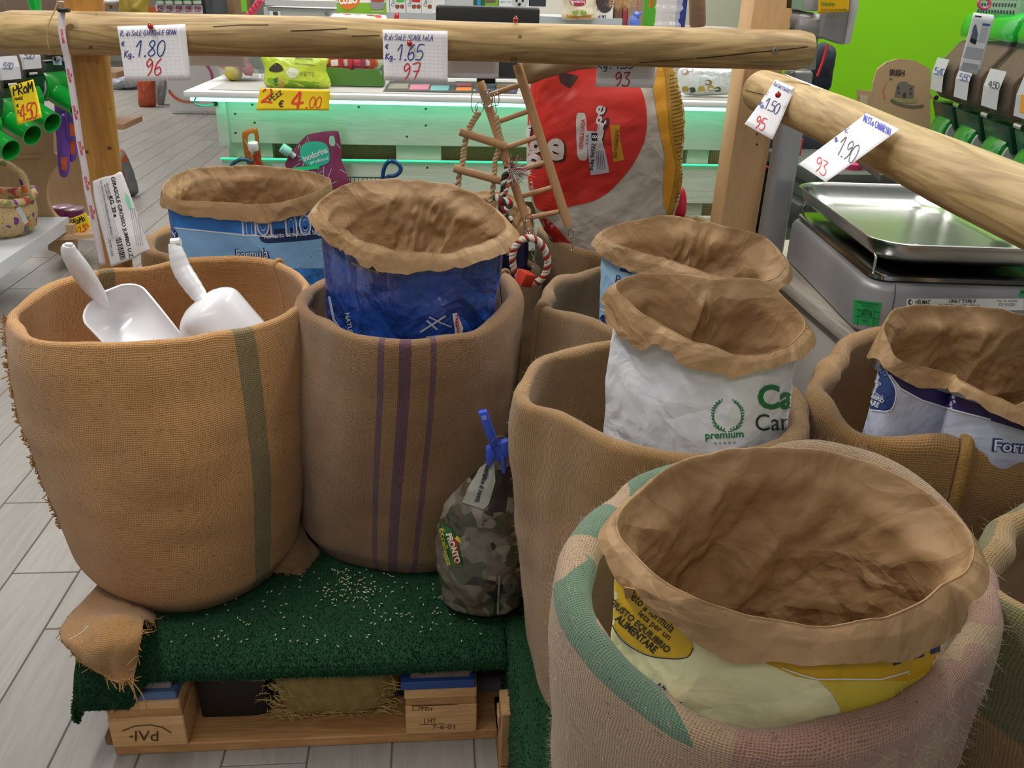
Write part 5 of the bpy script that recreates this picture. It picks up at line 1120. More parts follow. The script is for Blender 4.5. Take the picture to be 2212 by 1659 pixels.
text(hl, 'GIRASOLE GROSSO JUMBO U.Z.', 263, 470, 180, 11, 77, INKK, bold=.02); text(hl, 'KG. 20 e', 245, 446, 46, 9, 76, INKK, bold=.03); text(hl, 'PESO NETTO', 236, 412, 34, 4, 76, INKK); text(hl, 'ALL ORIGINE', 231, 414, 34, 4, 76, INKK)
text(hl, 'DA CONSUMARSI PREFERIBILMENTE ENTRO IL', 231, 452, 126, 4, 78, M('55555a', .6)); text(hl, 'LOTTO 12-01', 240, 534, 38, 5, 78, INKK)
rs = np.random.RandomState(2); y = 513
while y < 560:
    w = rs.choice([.8, 1.4, 2.2]); line(hl, [(250+(y-513)*.22, y+2), (262+(y-513)*.22, y-1.5)], w, INKK, 'barcode_bar', .0013, 30); y += w+rs.choice([1.2, 2])
for k in range(6): line(hl, [(212+3.6*k, 400), (240+3.6*k, 520)], .9, M('b9b6ba', .6), 'small_print', .0012, 30)
for k in range(4): line(hl, [(281+4*k, 450), (296+4*k, 530)], .9, M('8a888c', .6), 'small_print', .0012, 30)
poly(hl, [(270, 415), (278, 425), (286, 455), (278, 450), (272, 435)], M('8fd8b8', .5), 'green_logo', .0012, 10)
line(hl, [(232, 522), (250, 505), (275, 488), (300, 468)], 1.4, M('f6f6f4', .6), 'crease', .0014)

# ---------------------------------------------------------------- hanging bird toys
BEECH = wood('c79c70', 'b28457', 'Z', 3, .55, name='beech_dowel', contrast=.5, rnd=.05)
def dowel(a, b_, r, name, par, mat=BEECH): return G().tube([np.array(a), np.array(a)*.97+np.array(b_)*.03, np.array(a)*.03+np.array(b_)*.97, np.array(b_)], [r*.93, r, r, r*.93], 16).build(name, mat, par, smooth=40)
YT = 2.005
ld = thing('ladder_toy', W(1130, 160, Y=YT), 'small wooden bird ladder hanging tilted in front of the red bag', 'bird toy')
R1 = ((1117, 139), (1228, 488)); R2 = ((1037, 176), (1152, 520))
dowel(W(*R1[0], Y=YT), W(*R1[1], Y=YT-.05), .0105, 'side_rail', ld); dowel(W(*R2[0], Y=YT+.01), W(*R2[1], Y=YT-.04), .0100, 'side_rail', ld)
def on(R, q, Y0, dy): return W(R[0][0]+(R[1][0]-R[0][0])*q, R[0][1]+(R[1][1]-R[0][1])*q, Y=Y0+dy*q)
for (xa, ya, xb, yb) in ((1058, 205, 1124, 183), (1078, 262, 1144, 239), (1096, 318, 1160, 296), (1110, 372, 1178, 350), (1128, 424, 1192, 405), (1144, 470, 1208, 457)):
    q1 = (ya-176)/344; q2 = (yb-139)/349; dowel(W(xa, ya, Y=YT+.01-.05*q1), W(xb, yb, Y=YT-.05*q2), .0058, 'rung', ld)
def wire_ring(px, py, rx, ry, Y, par, r=.0011, name='wire_ring', tilt=.0, a0=0, a1=2*pi):
    n = 24; pts = [W(px+rx*cos(a), py+ry*sin(a), Y=Y+tilt*cos(a)) for a in np.linspace(a0, a1, n, endpoint=(a1-a0 < 6.2))]
    return G().tube(pts, r, 7, closed=(a1-a0 > 6.2)).build(name, CHROME, par)
def snap(px, py, Y, par, s=1.0):
    wire_ring(px, py, 5*s, 9*s, Y, par, .0011, 'ring'); G().lathe([(.0025*s, 0), (.0032*s, .004*s), (.0032*s, .008*s), (.002*s, .011*s)], W(px, py+20*s, Y=Y), 10).build('swivel', CHROME, par); wire_ring(px, py+30*s, 4*s, 6*s, Y, par, .0011, 'hook', a0=-1.2, a1=3.6)
snap(1233, 505, YT-.05, ld); snap(1152, 545, YT-.04, ld, .9); wire_ring(1143, 482, 11, 18, YT-.045, ld)
sw = thing('swing_toy', W(1060, 200, Y=1.99), 'hanging bird toy with two wooden perches on knotted hemp cords', 'bird toy')
HEMP = M('d2b68c', .9, bump=1, bscale=400, var=.2, vscale=100)
def twist(px_pts, Y, r, par, name, mats, turns=9, strands=2, rr=None):
    P = smoothpoly3([W(x, y, Y=Y if not isinstance(Y, list) else Y[i]) for i, (x, y) in enumerate(px_pts)], 10); P = np.array(P); K = len(P); T = np.gradient(P, axis=0); T /= np.linalg.norm(T, axis=1)[:, None]
    A = np.cross(T, np.array([0, 1, 0.])); A /= np.linalg.norm(A, axis=1)[:, None]+1e-9; B = np.cross(T, A)
    for s in range(strands):
        ph = np.linspace(0, 2*pi*turns, K)+2*pi*s/strands; Q = P+(A*np.cos(ph)[:, None]+B*np.sin(ph)[:, None])*r*.6
        G().tube(Q, r*.62, 7).build(name, mats[s % len(mats)], par, smooth=60)
twist([(1034, 243), (1022, 262), (1010, 285), (1003, 320), (1000, 345), (992, 380), (987, 420), (980, 450)], 1.985, .0065, sw, 'hemp_cord', [HEMP], 11)
twist([(1072, 252), (1078, 285), (1082, 312), (1070, 345), (1068, 375), (1063, 420), (1058, 452)], 1.985, .0060, sw, 'hemp_cord', [HEMP], 11)
dowel(W(993, 284, Y=1.975), W(1094, 317, Y=1.975), .0092, 'perch', sw); dowel(W(980, 363, Y=1.975), W(1086, 392, Y=1.975), .0090, 'perch', sw)
wire_ring(1053, 212, 10, 19, 1.985, sw, .0014); wire_ring(1056, 216, 8, 16, 1.98, sw, .0012); wire_ring(1073, 214, 5, 14, 1.985, sw); wire_ring(1025, 220, 7, 24, 1.985, sw, .0010, 'wire_hook', a0=.3, a1=5.4); wire_ring(1036, 232, 9, 10, 1.985, sw); wire_ring(1068, 240, 4, 13, 1.985, sw); wire_ring(1024, 187, 5, 9, 1.99, sw)
RW, RR, RY, RK, RG, RO = M('e2dccf', .9, bump=.6, bscale=500), M('a8212f', .9), M('c79a35', .9), M('3c1f22', .9), M('28463a', .9), M('b65a32', .9)
kn = thing('rope_toy', W(1100, 400, Y=1.955), 'knotted white red and green rope toy with frayed ends', 'bird toy')
twist([(1097, 362), (1090, 385), (1088, 410), (1085, 435), (1090, 455), (1092, 475)], 1.955, .0068, kn, 'rope_strand', [RW, RK, RG], 5, 3)
twist([(1099, 358), (1103, 385), (1095, 405), (1090, 420)], 1.95, .005, kn, 'rope_strand', [RW, RO], 3, 2)
twist([(1070, 425), (1078, 432), (1090, 434), (1100, 438), (1098, 448), (1088, 452), (1078, 446)], 1.945, .0075, kn, 'rope_knot', [RW, RG, RR], 3, 3)
twist([(1084, 470), (1092, 476), (1100, 474), (1104, 473), (1098, 480), (1086, 480)], 1.945, .0060, kn, 'rope_knot', [RW, RK], 2, 2)
def tuft(px, py, Y, par, n, L, ang, spread, mats, seed=3):
    rs = np.random.RandomState(seed)
    for m, mt in enumerate(mats):
        V = []; F = []
        for k in range(n//len(mats)):
            a = radians(ang)+rs.normal(0, spread); l = L*rs.uniform(.5, 1.1); p0 = W(px+rs.normal(0, 3), py+rs.normal(0, 3), Y=Y); p1 = W(px+l*cos(a), py+l*sin(a), Y=Y-rs.uniform(-.008, .012)); p2 = (p0+p1)/2+rs.normal(0, .0015, 3); w = np.array([.0005, 0, .0004]); i = len(V)
            V += [p0-w, p0+w, p2-w, p2+w, p1-w, p1+w]; F += [(i, i+1, i+3, i+2), (i+2, i+3, i+5, i+4)]
        tag(npmesh('frayed_end', V, F, mt, par), kind='stuff')
tuft(1104, 368, 1.945, kn, 300, 34, -15, .75, [RW, RR, RW, RG], 3); tuft(1103, 500, 1.95, kn, 160, 48, 95, .18, [M('c9a79a', .9), RW, RO], 4)
rg = thing('rope_ring_toy', W(1145, 565, Y=1.90), 'twisted rope ring bird toy with a red wooden cube', 'bird toy')
n = 120; P = np.array([W(1145+38*cos(a)+3*sin(a), 563+49*sin(a), Y=1.90+.01*sin(a)) for a in np.linspace(0, 2*pi, n, endpoint=False)]); T = np.roll(P, -1, 0)-np.roll(P, 1, 0); T /= np.linalg.norm(T, axis=1)[:, None]; A = np.cross(T, np.array([0, 1., 0])); A /= np.linalg.norm(A, axis=1)[:, None]; B = np.cross(T, A)
for s in range(3):
    ph = np.linspace(0, 2*pi*13, n, endpoint=False)+2*pi*s/3; Q = P+(A*np.cos(ph)[:, None]+B*np.sin(ph)[:, None])*.0042
    G().tube(Q, .0047, 8, closed=True).build('rope_strand', [RW, RW, RR][s], rg, smooth=60)
ph = np.linspace(0, 2*pi*13, n, endpoint=False)+pi; Q = P+(A*np.cos(ph)[:, None]+B*np.sin(ph)[:, None])*.0062; G().tube(Q[:], .0024, 6, closed=True).build('yellow_strand', RY, rg, smooth=60)
cc = W(1134, 601, Y=1.885); Rm = np.array((Matrix.Rotation(radians(33), 3, 'Z')@Matrix.Rotation(radians(18), 3, 'Y')@Matrix.Rotation(radians(12), 3, 'X'))); G().box(cc, (.031,)*3, Rm).build('wooden_cube', M('c93a22', .6, bump=.3, bscale=150, var=.1), rg, bevel=.0012, smooth=30)
wire_ring(1143, 505, 7, 11, 1.905, rg, .0010); wire_ring(1141, 490, 9, 14, 1.91, rg, .0010)

# ---------------------------------------------------------------- scale with steel pan
TZ = .884
def rrect(cx, cy, ax, ay, hx, hy, r, n=8):
    out = []
    for sx, sy, a0 in ((1, 1, 0), (-1, 1, pi/2), (-1, -1, pi), (1, -1, 3*pi/2)):
        for k in range(n+1):
            a = a0+pi/2*k/n; x = sx*(hx-r)+r*cos(a); y = sy*(hy-r)+r*sin(a); out.append((cx+ax[0]*x+ay[0]*y, cy+ax[1]*x+ay[1]*y))
    return out
SCX, SCY = 1.005, 1.70; aY = np.array([.10, 1.0]); aY /= np.linalg.norm(aY); aX = np.array([aY[1], -aY[0]])
HX, HY = .185, .275
sca = thing('shop_scale', (SCX, SCY, .70), 'grey retail scale under a polished steel pan', 'scale')
def stack(levels, name, mat, par, bevel=0, smooth=40, close=(True, True)):
    g = G(); rings = []
    for (z, hx, hy, r) in levels: rings.append([(x, y, z) for x, y in rrect(SCX, SCY, aX, aY, hx, hy, r)])
    n = len(rings[0]); V = [p for r in rings for p in r]; F = []
    for k in range(len(rings)-1):
        for j in range(n): F.append((k*n+j, k*n+(j+1) % n, (k+1)*n+(j+1) % n, (k+1)*n+j))
    if close[0]: F.append(tuple(range(n-1, -1, -1)))
    if close[1]: F.append(tuple(range((len(rings)-1)*n, len(rings)*n)))
    return g.add(V, F).build(name, mat, par, smooth=smooth)
bo = stack([(.705, HX-.01, HY-.015, .05), (.715, HX, HY-.005, .05), (.795, HX, HY-.005, .05), (.805, HX-.004, HY-.009, .048), (.810, HX-.010, HY-.015, .045)], 'housing', GREYP, sca)
stack([(.8105, HX-.02, HY-.03, .03), (.8145, HX-.012, HY-.02, .035), (.822, HX-.012, HY-.02, .035), (.826, HX-.02, HY-.03, .03)], 'platter', M('a9aaa8', .15, 1), sca)
pan = [(.846, HX-.05, HY-.05, .05), (.848, HX-.035, HY-.035, .06), (.862, HX-.015, HY-.012, .07), (.880, HX-.008, HY-.005, .07), (.889, HX-.003, HY, .075), (.8905, HX, HY+.003, .075), (.889, HX+.002, HY+.005, .076), (.882, HX-.003, HY, .075), (.862, HX-.010, HY-.007, .07), (.846, HX-.030, HY-.030, .06), (.843, HX-.05, HY-.05, .05)]
stack(pan, 'steel_pan', M('bdbdb9', .24, 1.0), sca, smooth=60)
for s in (-1, 1):
    q = lambda x, y, z: (SCX+aX[0]*x+aY[0]*y, SCY+aX[1]*x+aY[1]*y, z)
    G().tube([q(s*(HX-.02), -HY+.045, .822), q(s*(HX-.02), -HY+.045, .852), q(s*(HX-.02), -HY+.052, .857), q(s*(HX-.02), HY-.06, .857), q(s*(HX-.02), HY-.05, .850), q(s*(HX-.02), HY-.05, .822)], .0028, 8).build('pan_support', CHROME, sca, smooth=60)
text(bo, 'UNI-7 TYPE P', 2078, 650, 58, 8, 1, INKK, bold=.02, off=.002)
pl = [(1958, 645), (2211, 645), (2211, 670), (1957, 672)]
lab = poly(bo, pl, WHITE, 'rating_plate', .0009, 30)
text(bo, 'HELMAC', 1993, 652, 32, 11, 1, INKK, bold=.02, off=.002); poly(bo, [(1966+5*cos(a), 652+6*sin(a)) for a in np.linspace(0, 6.28, 14)[:-1]], INKK, 'logo_disc', .0015, 20); poly(bo, [(1963, 652), (1969, 647), (1969, 657)], WHITE, 'logo_mark', .0022, 20)
text(bo, '200-240 VAC 50/60 Hz 1 A/0,5 A', 2070, 658, 90, 4, 1, INKK, off=.002); text(bo, 'Max 6/15 kg  Min 40 g  e= 2/5 g', 2060, 665, 90, 4, 1, INKK, off=.002); text(bo, 'CE 15 0201', 2174, 657, 34, 6, 1, INKK, off=.002); text(bo, 'Metr. N° 6047408', 2174, 649, 44, 4, 1, INKK, off=.002)
poly(bo, [(1845, 647), (1905, 654), (1896, 706), (1843, 698)], M('1f9a52', .5), 'green_sticker', .0009, 12); text(bo, '2018', 1872, 677, 24, 9, 4, INKK, off=.002); text(bo, 'VERIFICA PERIODICA', 1876, 655, 46, 4, 8, INKK, off=.002); text(bo, 'SCADENZA', 1876, 661, 26, 4, 8, INKK, off=.002); text(bo, 'HC', 1870, 692, 12, 6, 4, INKK, off=.002); text(bo, 'ANNO', 1872, 668, 14, 4, 5, INKK, off=.002)
for y0 in (670, 684): line(bo, [(1848, y0-2), (1901, y0+4)], .8, INKK, 'sticker_line', .002, 20)
for x0 in (1857, 1890): line(bo, [(x0, 665), (x0-4, 704)], .8, INKK, 'sticker_line', .002, 20)
poly(bo, [(2203, 625), (2215, 625), (2215, 642), (2200, 640)], M('1f9a52', .5), 'green_sticker', .0012, 12); text(bo, 'M', 2208, 633, 8, 9, 0, INKK, off=.002)
line(bo, [(1934, 615), (1933, 640), (1928, 665), (1926, 690)], 1.6, M('3a3a3c', .6), 'panel_joint', .0009)
# column and display
cyv = 1.99
col_ = thing('scale_column', W(1665, 500, Y=cyv), 'grey column of the scale rising behind the rails with its display', 'scale display')
q0 = W(1668, 500, Y=cyv); q1 = W(1731, 150, Y=cyv+.02); w0 = .030
g = G(); g.hexa([q0+np.array([-w0, -.02, -.25]), q0+np.array([w0, -.02, -.25]), q0+np.array([w0, .03, -.25]), q0+np.array([-w0, .03, -.25])], [q1+np.array([-w0, -.02, 0]), q1+np.array([w0*.8, -.02, 0]), q1+np.array([w0*.8, .03, 0]), q1+np.array([-w0, .03, 0])])
g.build('column', GREYP, col_, bevel=.010, seg=3)
G().cyl(W(1749, 150, Y=2.04), W(1757, 62, Y=2.04), .0125, n=18).build('tube', GREYP, col_)
G().box(W(1752, 60, Y=2.04), (.085, .05, .045)).build('bracket', GREYP, col_, bevel=.016)
G().tube([W(1700, 40, Y=2.05), W(1750, 48, Y=2.05), W(1800, 62, Y=2.03)], .021, 16).build('swivel_arm', GREYP, col_)
hd = [(1785, -40), (1846, -35), (1850, 8), (1838, 90), (1822, 97), (1772, 80), (1784, 20)]
plate(hd, 2.0, .03, 'display_housing', M('8f9092', .4), col_, .004)
plate([(1844, -40), (1858, -36), (1856, 10), (1838, 93), (1828, 97), (1842, 6)], 1.99, .05, 'housing_edge', M('c2c3c4', .4), col_, .003)
plate([(1698, -40), (1770, -40), (1768, 25), (1696, 20)], 2.03, .02, 'customer_display', M('aab4bd', .3), col_, .003); plate([(1712, -10), (1735, -8), (1734, 22), (1710, 18)], 2.028, .002, 'display_window', M('8fae9c', .3), col_, 0)
yc = card('promotion_card', 'yellow card clipped to the scale display', [(1768, -30), (1836, -26), (1833, 25), (1767, 29)], 1.975, mat=M('f0b90c', .5), cat='card', group=None, gridlines=False, curl=0)
text(yc, 'Grain-free', 1788, 8, 30, 9, 1, M('6f9a1c', .5), bold=.04); text(yc, 'linea Free of cereals', 1800, 20, 54, 4, 0, M('3b4a1c', .5))
# support table of the scale
tb = thing('scale_table', (SCX, 1.75, 0), 'pale wood and white side table carrying the scale', 'table')
G().box((1.02, 1.76, .690), (.46, .80, .026)).build('table_top', wood('b9b1a4', '948b80', 'Y', 1.2, .6), tb, bevel=.002)
G().box((1.02, 1.78, .338), (.40, .72, .675)).build('cabinet_body', M('b0aca6', .5), tb, bevel=.003)
# ================================================================ counter with green light behind the sacks
PAINT = wood('e6ecdc', 'cdd6c4', 'X', 1.2, .6, name='whitewashed_board', contrast=.7, rnd=.08)
CF = 2.625
ctr = thing('counter', (.1, 2.9, 0), 'whitewashed plank counter with a lit green strip under its white top', 'counter')
def zat(x, y, Y=CF): return W(x, y, Y=Y)[2]
XL, XR = W(468, 260, Y=CF)[0], W(1600, 260, Y=CF)[0]
zs = [zat(700, y) for y in (222, 312, 345, 432, 462, 540)]
pb1 = G().box(((XL+XR)/2+.015, CF+.011, (zs[0]+zs[1])/2+.004), (XR-XL-.03, .022, zs[0]-zs[1]+.008)).build('plank', PAINT, ctr, bevel=.002, smooth=None)
pb2 = G().box(((XL+XR)/2, CF+.011, (zs[2]+zs[3])/2), (XR-XL, .022, zs[2]-zs[3])).build('plank', PAINT, ctr, bevel=.002, smooth=None)
pb3 = G().box(((XL+XR)/2, CF+.011, (zs[4]+zs[5])/2), (XR-XL, .022, zs[4]-zs[5])).build('plank', PAINT, ctr, bevel=.002, smooth=None)
G().box(((XL+XR)/2, CF+.011, .30), (XR-XL, .022, .24)).build('plank', PAINT, ctr, bevel=.002, smooth=None)
G().box((XL+.018, CF-.003, (zs[0]+zs[1])/2), (.030, .025, zs[0]-zs[1]+.02)).build('end_block', PAINT, ctr, bevel=.003, smooth=None)
for x0, x1 in ((496, 590), (856, 953), (1484, 1530)):
    a, b_ = W(x0, 330, Y=CF+.03)[0], W(x1, 330, Y=CF+.03)[0]; G().box(((a+b_)/2, CF+.062, .5), (b_-a, .075, .98)).build('upright', PAINT, ctr, smooth=None)
xx = np.linspace(XL+.05, XR, 30); zz = np.linspace(.05, zs[0], 12)
P = np.array([[(x, CF+.058+.003*vn(x*9, z*9, 2), z) for x in xx] for z in zz])
gridmesh('burlap_lining', P, burlap(col='b0a274', pitch=.0060, dark=.5, hole=.6, name='coarse_burlap'), ctr, uv=(np.tile(xx, (12, 1)), np.tile(zz[:, None], (1, 30))))
G().box(((XL+XR)/2, 2.86, .5), (XR-XL-.06, .28, .96)).build('carcass', M('8d8f84', .7), ctr, smooth=None)
NAIL = M('4b5748', .7)
for (x, y) in ((509, 287), (550, 265), (545, 226), (920, 235), (920, 271), (879, 295), (923, 362), (508, 246), (775, 231)): poly(pb1 if y < 312 else pb2, [(x+3*cos(t), y+2.6*sin(t)) for t in np.linspace(0, 6.28, 8)[:-1]], NAIL, 'nail_head', .0006, 30)
TZc = W(398, 198, Y=2.545)[2]
top = G().box(((-.69+XR+.04)/2, 2.545+.28, TZc-.007), (XR+.04+.69, .56, .016)).build('counter_top', M('dfe3df', .35), ctr, bevel=.002)
G().box(((-.64+XR)/2, 2.58+.24, TZc+.0018), (XR+.64-.02, .47, .0025)).build('grey_mat', M('a19f98', .85, bump=.5, bscale=400), ctr, smooth=None)
LEDM = M('74f5cc', .5, emit=5.0)
G().box(((XL+XR)/2-.02, 2.566, TZc-.0215), (XR-XL+.06, .010, .009)).build('light_strip', LEDM, ctr, smooth=None)
led2 = G().box(((XL+XR)/2, CF-.006, zs[2]+.001), (XR-XL, .008, .003)).build('light_strip', M('3cf0b4', .5, emit=1.0), ctr, smooth=None)
G().tube(smoothpoly3([W(425, 206, Y=2.56), W(420, 222, Y=2.55), W(432, 228, Y=2.56), W(452, 228, Y=2.58), W(463, 224, Y=2.60)]), .0022, 6).build('cable', M('19c99a', .4), ctr)
G().lathe([(.002, -.006), (.007, -.004), (.007, .004), (.002, .006)], W(465, 224, Y=2.605), 10).build('cable_end', BLACK, ctr)

# promotion card on the counter edge
yp = card('price_card', 'yellow price card for two pieces on the edge of the lit counter', [(562, 190), (713, 194), (711, 238), (554, 238)], 2.535, mat=M('f2d21c', .5), gridlines=False)
hand(yp, '2', 563, 221, 30, 2, M('e5482c', .5), 4, .9, 1.0); hand(yp, 'PEzz', 585, 222, 13, -38, M('3a3a30', .5), 2.0, .8); hand(yp, '\u20ac', 602, 231, 14, 0, M('3a3a30', .5), 2.6); hand(yp, '4', 628, 235, 36, 0, M('e5482c', .5), 5, .9, .8); hand(yp, '.', 660, 233, 8, 0, M('e5482c', .5), 3); hand(yp, '00', 667, 233, 24, 0, M('e5482c', .5), 2.2, .9, .62)

def pbox(name, x0, y0, x1, y1, Y, depth, mat, label, cat, group=None, bevel=.002, parent=None):
    c, d = pxbox(x0, y0, x1, y1, Y, depth); o = G().box(c, d).build(name, mat, parent, bevel=bevel, smooth=None)
    if parent is None: setorg(o); tag(o, label, cat, group)
    return o
def pouch(name, pts, Y, th, mat, label, cat, group=None, bulge=.5, n=26, lean=0, parent=None):
    """soft pack whose outline is pts (picture points); front and back bulge"""
    c = np.mean(pts, 0); pp = smoothpoly(pts, 4); w = []
    for k in range(7):
        s = 1-k/7
        w.append([W(c[0]+(x-c[0])*s, c[1]+(y-c[1])*s, Y=Y) for x, y in pp])
    m = len(pp); V = []; F = []
    for side in (-1, 1):
        base = len(V)
        for k in range(7):
            f = sqrt(max(0, 1-(1-k/7)**2))*th/2
            for j, p in enumerate(w[k]): V.append(p+np.array([0, side*(f if k else .0004)+(0 if k == 0 else .18*th*float(vn(p[0]*40, p[2]*40+k, 3))), 0]))
        V.append(W(c[0], c[1], Y=Y)+np.array([0, side*th/2, 0])); top_ = len(V)-1
        for k in range(6):
            for j in range(m):
                q = (base+k*m+j, base+k*m+(j+1) % m, base+(k+1)*m+(j+1) % m, base+(k+1)*m+j); F.append(q if side < 0 else q[::-1])
        for j in range(m): F.append((base+6*m+j, base+6*m+(j+1) % m, top_))
    j0 = 0; b2 = 7*m+1
    for j in range(m): F.append((j, b2+j, b2+(j+1) % m, (j+1) % m))
    o = G().add(V, F).build(name, mat, parent, smooth=70)
    if parent is None: setorg(o); tag(o, label, cat, group)
    return o
TC = TZc+.003
def onctr(px, py): return W(px, py, Z=TC)[1]
# toy jar
jar = thing('toy_jar', W(513, 178, Z=TC), 'round clear jar of coloured rubber toys on the counter', 'jar')
jp = W(513, 178, Z=TC)+np.array([0, .085, 0])
GLS = M('c6cfcf', .03, alpha=.30)
J = G().lathe([(.045, 0), (.062, .006), (.078, .035), (.083, .07), (.080, .105), (.070, .135), (.066, .142), (.071, .150)], jp, 36, close=False).build('glass_bowl', GLS, jar, smooth=70)
G().tube([jp+np.array([.072*cos(a), .072*sin(a), .151]) for a in np.linspace(0, 2*pi, 36, endpoint=False)], .0028, 8, closed=True).build('rim', M('cfd6d6', .1, trans=.5), jar)
rs = np.random.RandomState(4)
for k, (dx, dy, dz, c_, r_) in enumerate(((-.045, -.02, .048, 'd9532e', .024), (-.018, -.045, .026, 'c9b52c', .026), (.005, -.045, .062, 'c0285a', .027), (.025, -.045, .036, 'a8244e', .022), (-.02, -.03, .075, 'cc3465', .022), (.055, -.01, .06, '1c2a26', .030), (.03, .0, .10, '222f2c', .034), (.05, -.03, .095, '1f332d', .028), (-.03, .02, .10, '7a2d4e', .030), (.0, .03, .05, '38322c', .035))):
    V, F = [], []; g = G(); n1, n2 = 10, 14
    prof = [(r_*sin(pi*i/n1)*(1+.15*sin(i*2.3+k)), -r_*cos(pi*i/n1)*(.8+.1*(k % 3))) for i in range(n1+1)]; prof[0] = (.0003, prof[0][1]); prof[-1] = (.0003, prof[-1][1])
    Rr = np.array(Matrix.Rotation(k*1.1, 3, 'X')@Matrix.Rotation(k*.7, 3, 'Y')); g.lathe(prof, jp+np.array([dx, dy, dz]), n2, R=Rr, close=False)
    tag(setorg(g.build('rubber_toy', M(c_, .45), None, smooth=70)), ['orange', 'yellow', 'pink', 'crimson', 'rose', 'black green', 'large dark', 'dark green', 'plum', 'brown'][k]+' rubber toy inside the clear jar', 'pet toy', 'rubber toys in the jar')
sp = W(548, 22, Y=2.80); g = G()
for k in range(60):
    a = k*2.4; q = k/60; p = np.array([-.028+.05*q, 0, -.028+.055*q])+sp; d = np.array([cos(a)*.3, sin(a), cos(a)]); g.tube([p, p+d*.012, p+d*.018], [.004, .003, .001], 6)
g.tube([sp+np.array([-.03, 0, -.03]), sp, sp+np.array([.024, 0, .03])], .010, 10); tag(setorg(g.build('spiky_toy', M('c9405a', .45), None, smooth=60)), 'pink spiky rubber toy sticking up above the rail', 'pet toy')
# wipes pack
wp = pouch('wipes_pack', [(574, 118), (700, 120), (704, 150), (712, 190), (640, 193), (576, 188), (572, 150)], onctr(640, 192)+.03, .05, paper('bcd23a', .35, .12, .3, coat=.5, name='printed_film'), 'lime green pack of pet wipes behind the yellow card', 'pack of wipes')
GR = M('7fae22', .4); poly(wp, [(578, 168), (620, 172), (690, 178), (690, 190), (600, 190), (578, 186)], GR, 'green_band', .0008, 14); text(wp, 'PETS', 664, 160, 30, 9, 0, M('8a9a50', .4), bold=.02); poly(wp, smoothpoly([(616, 150), (632, 146), (645, 152), (640, 166), (625, 168)], 3), M('d9dcc8', .4), 'logo_shape', .001, 14)
poly(wp, smoothpoly([(582, 148), (596, 136), (608, 142), (612, 152), (598, 156), (584, 154)], 3), M('3d3a30', .4), 'pet_picture', .001, 14); poly(wp, [(600, 168), (612, 162), (614, 188), (602, 189)], M('c9b04a', .4), 'fruit_picture', .0012, 14); poly(wp, [(590, 172), (600, 166), (600, 184), (594, 184)], M('3e6e2e', .4), 'leaf_picture', .0012, 14); line(wp, [(638, 138), (680, 141)], 2, M('6b7a34', .4), 'small_print'); line(wp, [(638, 126), (675, 128)], 2, M('6b7a34', .4), 'small_print')
# green display box with red sachets
gb = thing('display_box', W(765, 187, Z=TC), 'green card box of red sachets on the counter', 'display box'); Yg = onctr(765, 188)
pl_ = [(704, 145), (745, 147), (753, 150), (760, 152), (768, 148), (815, 150), (826, 165), (828, 186), (706, 183)]
G().prism([W(x, y, Y=Yg) for x, y in pl_], (0, .004, 0)).build('front_panel', M('4c7a2e', .6), gb, smooth=None)
a, b_ = W(706, 183, Y=Yg), W(828, 186, Y=Yg); 
for xs in (a[0], b_[0]-.003): G().box((xs+.0015, Yg+.06, TC+.032), (.003, .11, .062)).build('side_panel', M('4c7a2e', .6), gb, smooth=None)
G().box(((a[0]+b_[0])/2, Yg+.06, TC+.002), (b_[0]-a[0]-.01, .11, .002)).build('bottom_panel', M('4c7a2e', .6), gb, smooth=None)
for k, (x, c_, c2) in enumerate(((722, 'b83038', 'e0d8d6'), (742, 'c23a44', 'd8c8c4'), (770, 'a83a66', 'd0505a'), (790, 'cc4a3a', 'e4dcd4'), (808, 'd6d2c8', 'd08a3a'))):
    so = pouch('sachet', [(x-16, 118+2*k), (x+14, 116), (x+17, 150), (x-15, 152)], Yg+.02+.017*k, .014, M(c_, .25, coat=.5), ['first', 'second', 'third', 'fourth', 'last'][k]+' sachet from the left in the green display box', 'sachet', 'red sachets in the green box'); poly(so, [(x-8, 130), (x+8, 128), (x+9, 142), (x-6, 143)], M(c2, .3), 'printed_patch', .0008, 14)
# colour swatch panels lying in the counter top
pn = thing('picture_panel', W(970, 187, Z=TC), 'flat panel of small colour pictures under the counter glass', 'picture panel')
def flatq(name, pts, dz, mat, par, th=.002):
    q = [W(x, y, Z=TC+dz) for x, y in pts]; return G().prism(q, (0, 0, th)).build(name, mat, par, smooth=None)
flatq('dark_frame', [(842, 176), (1122, 180), (1116, 203), (828, 198)], .0, M('2a2f2c', .5), pn)
for (x0, y0, x1, y1, c_) in ((838, 181, 880, 192, '7a7a68'), (884, 183, 925, 194, 'b56a7c'), (929, 185, 968, 196, '5f9a96'), (984, 181, 1020, 187, '8a2f38'), (984, 189, 1018, 196, 'c8741e'), (1024, 182, 1068, 188, '5c6a70'), (1022, 190, 1066, 198, '3a4550'), (1072, 183, 1110, 189, 'a8862c'), (1070, 191, 1110, 199, '5c4a8c')):
    flatq('picture', [(x0+3, y0), (x1+3, y0), (x1, y1), (x0, y1)], .0022, M(c_, .4), pn, .0008)
G().box(W(1092, 150, Y=2.82), (.07, .05, .045)).build('x', BLACK, None)
bx = bpy.data.objects['x']; bx.name = 'card_terminal'; setorg(bx); tag(bx, 'black device on the counter behind the ladder toy', 'device')
wf = pouch('treat_pack', [(1468, 148), (1515, 143), (1560, 146), (1588, 152), (1590, 198), (1540, 206), (1480, 204), (1466, 180)], 2.66, .05, paper('d0d6d4', .3, .1, .4, coat=.4, name='printed_film'), 'white treat pack with small duck pictures on the right end of the counter', 'treat pack')
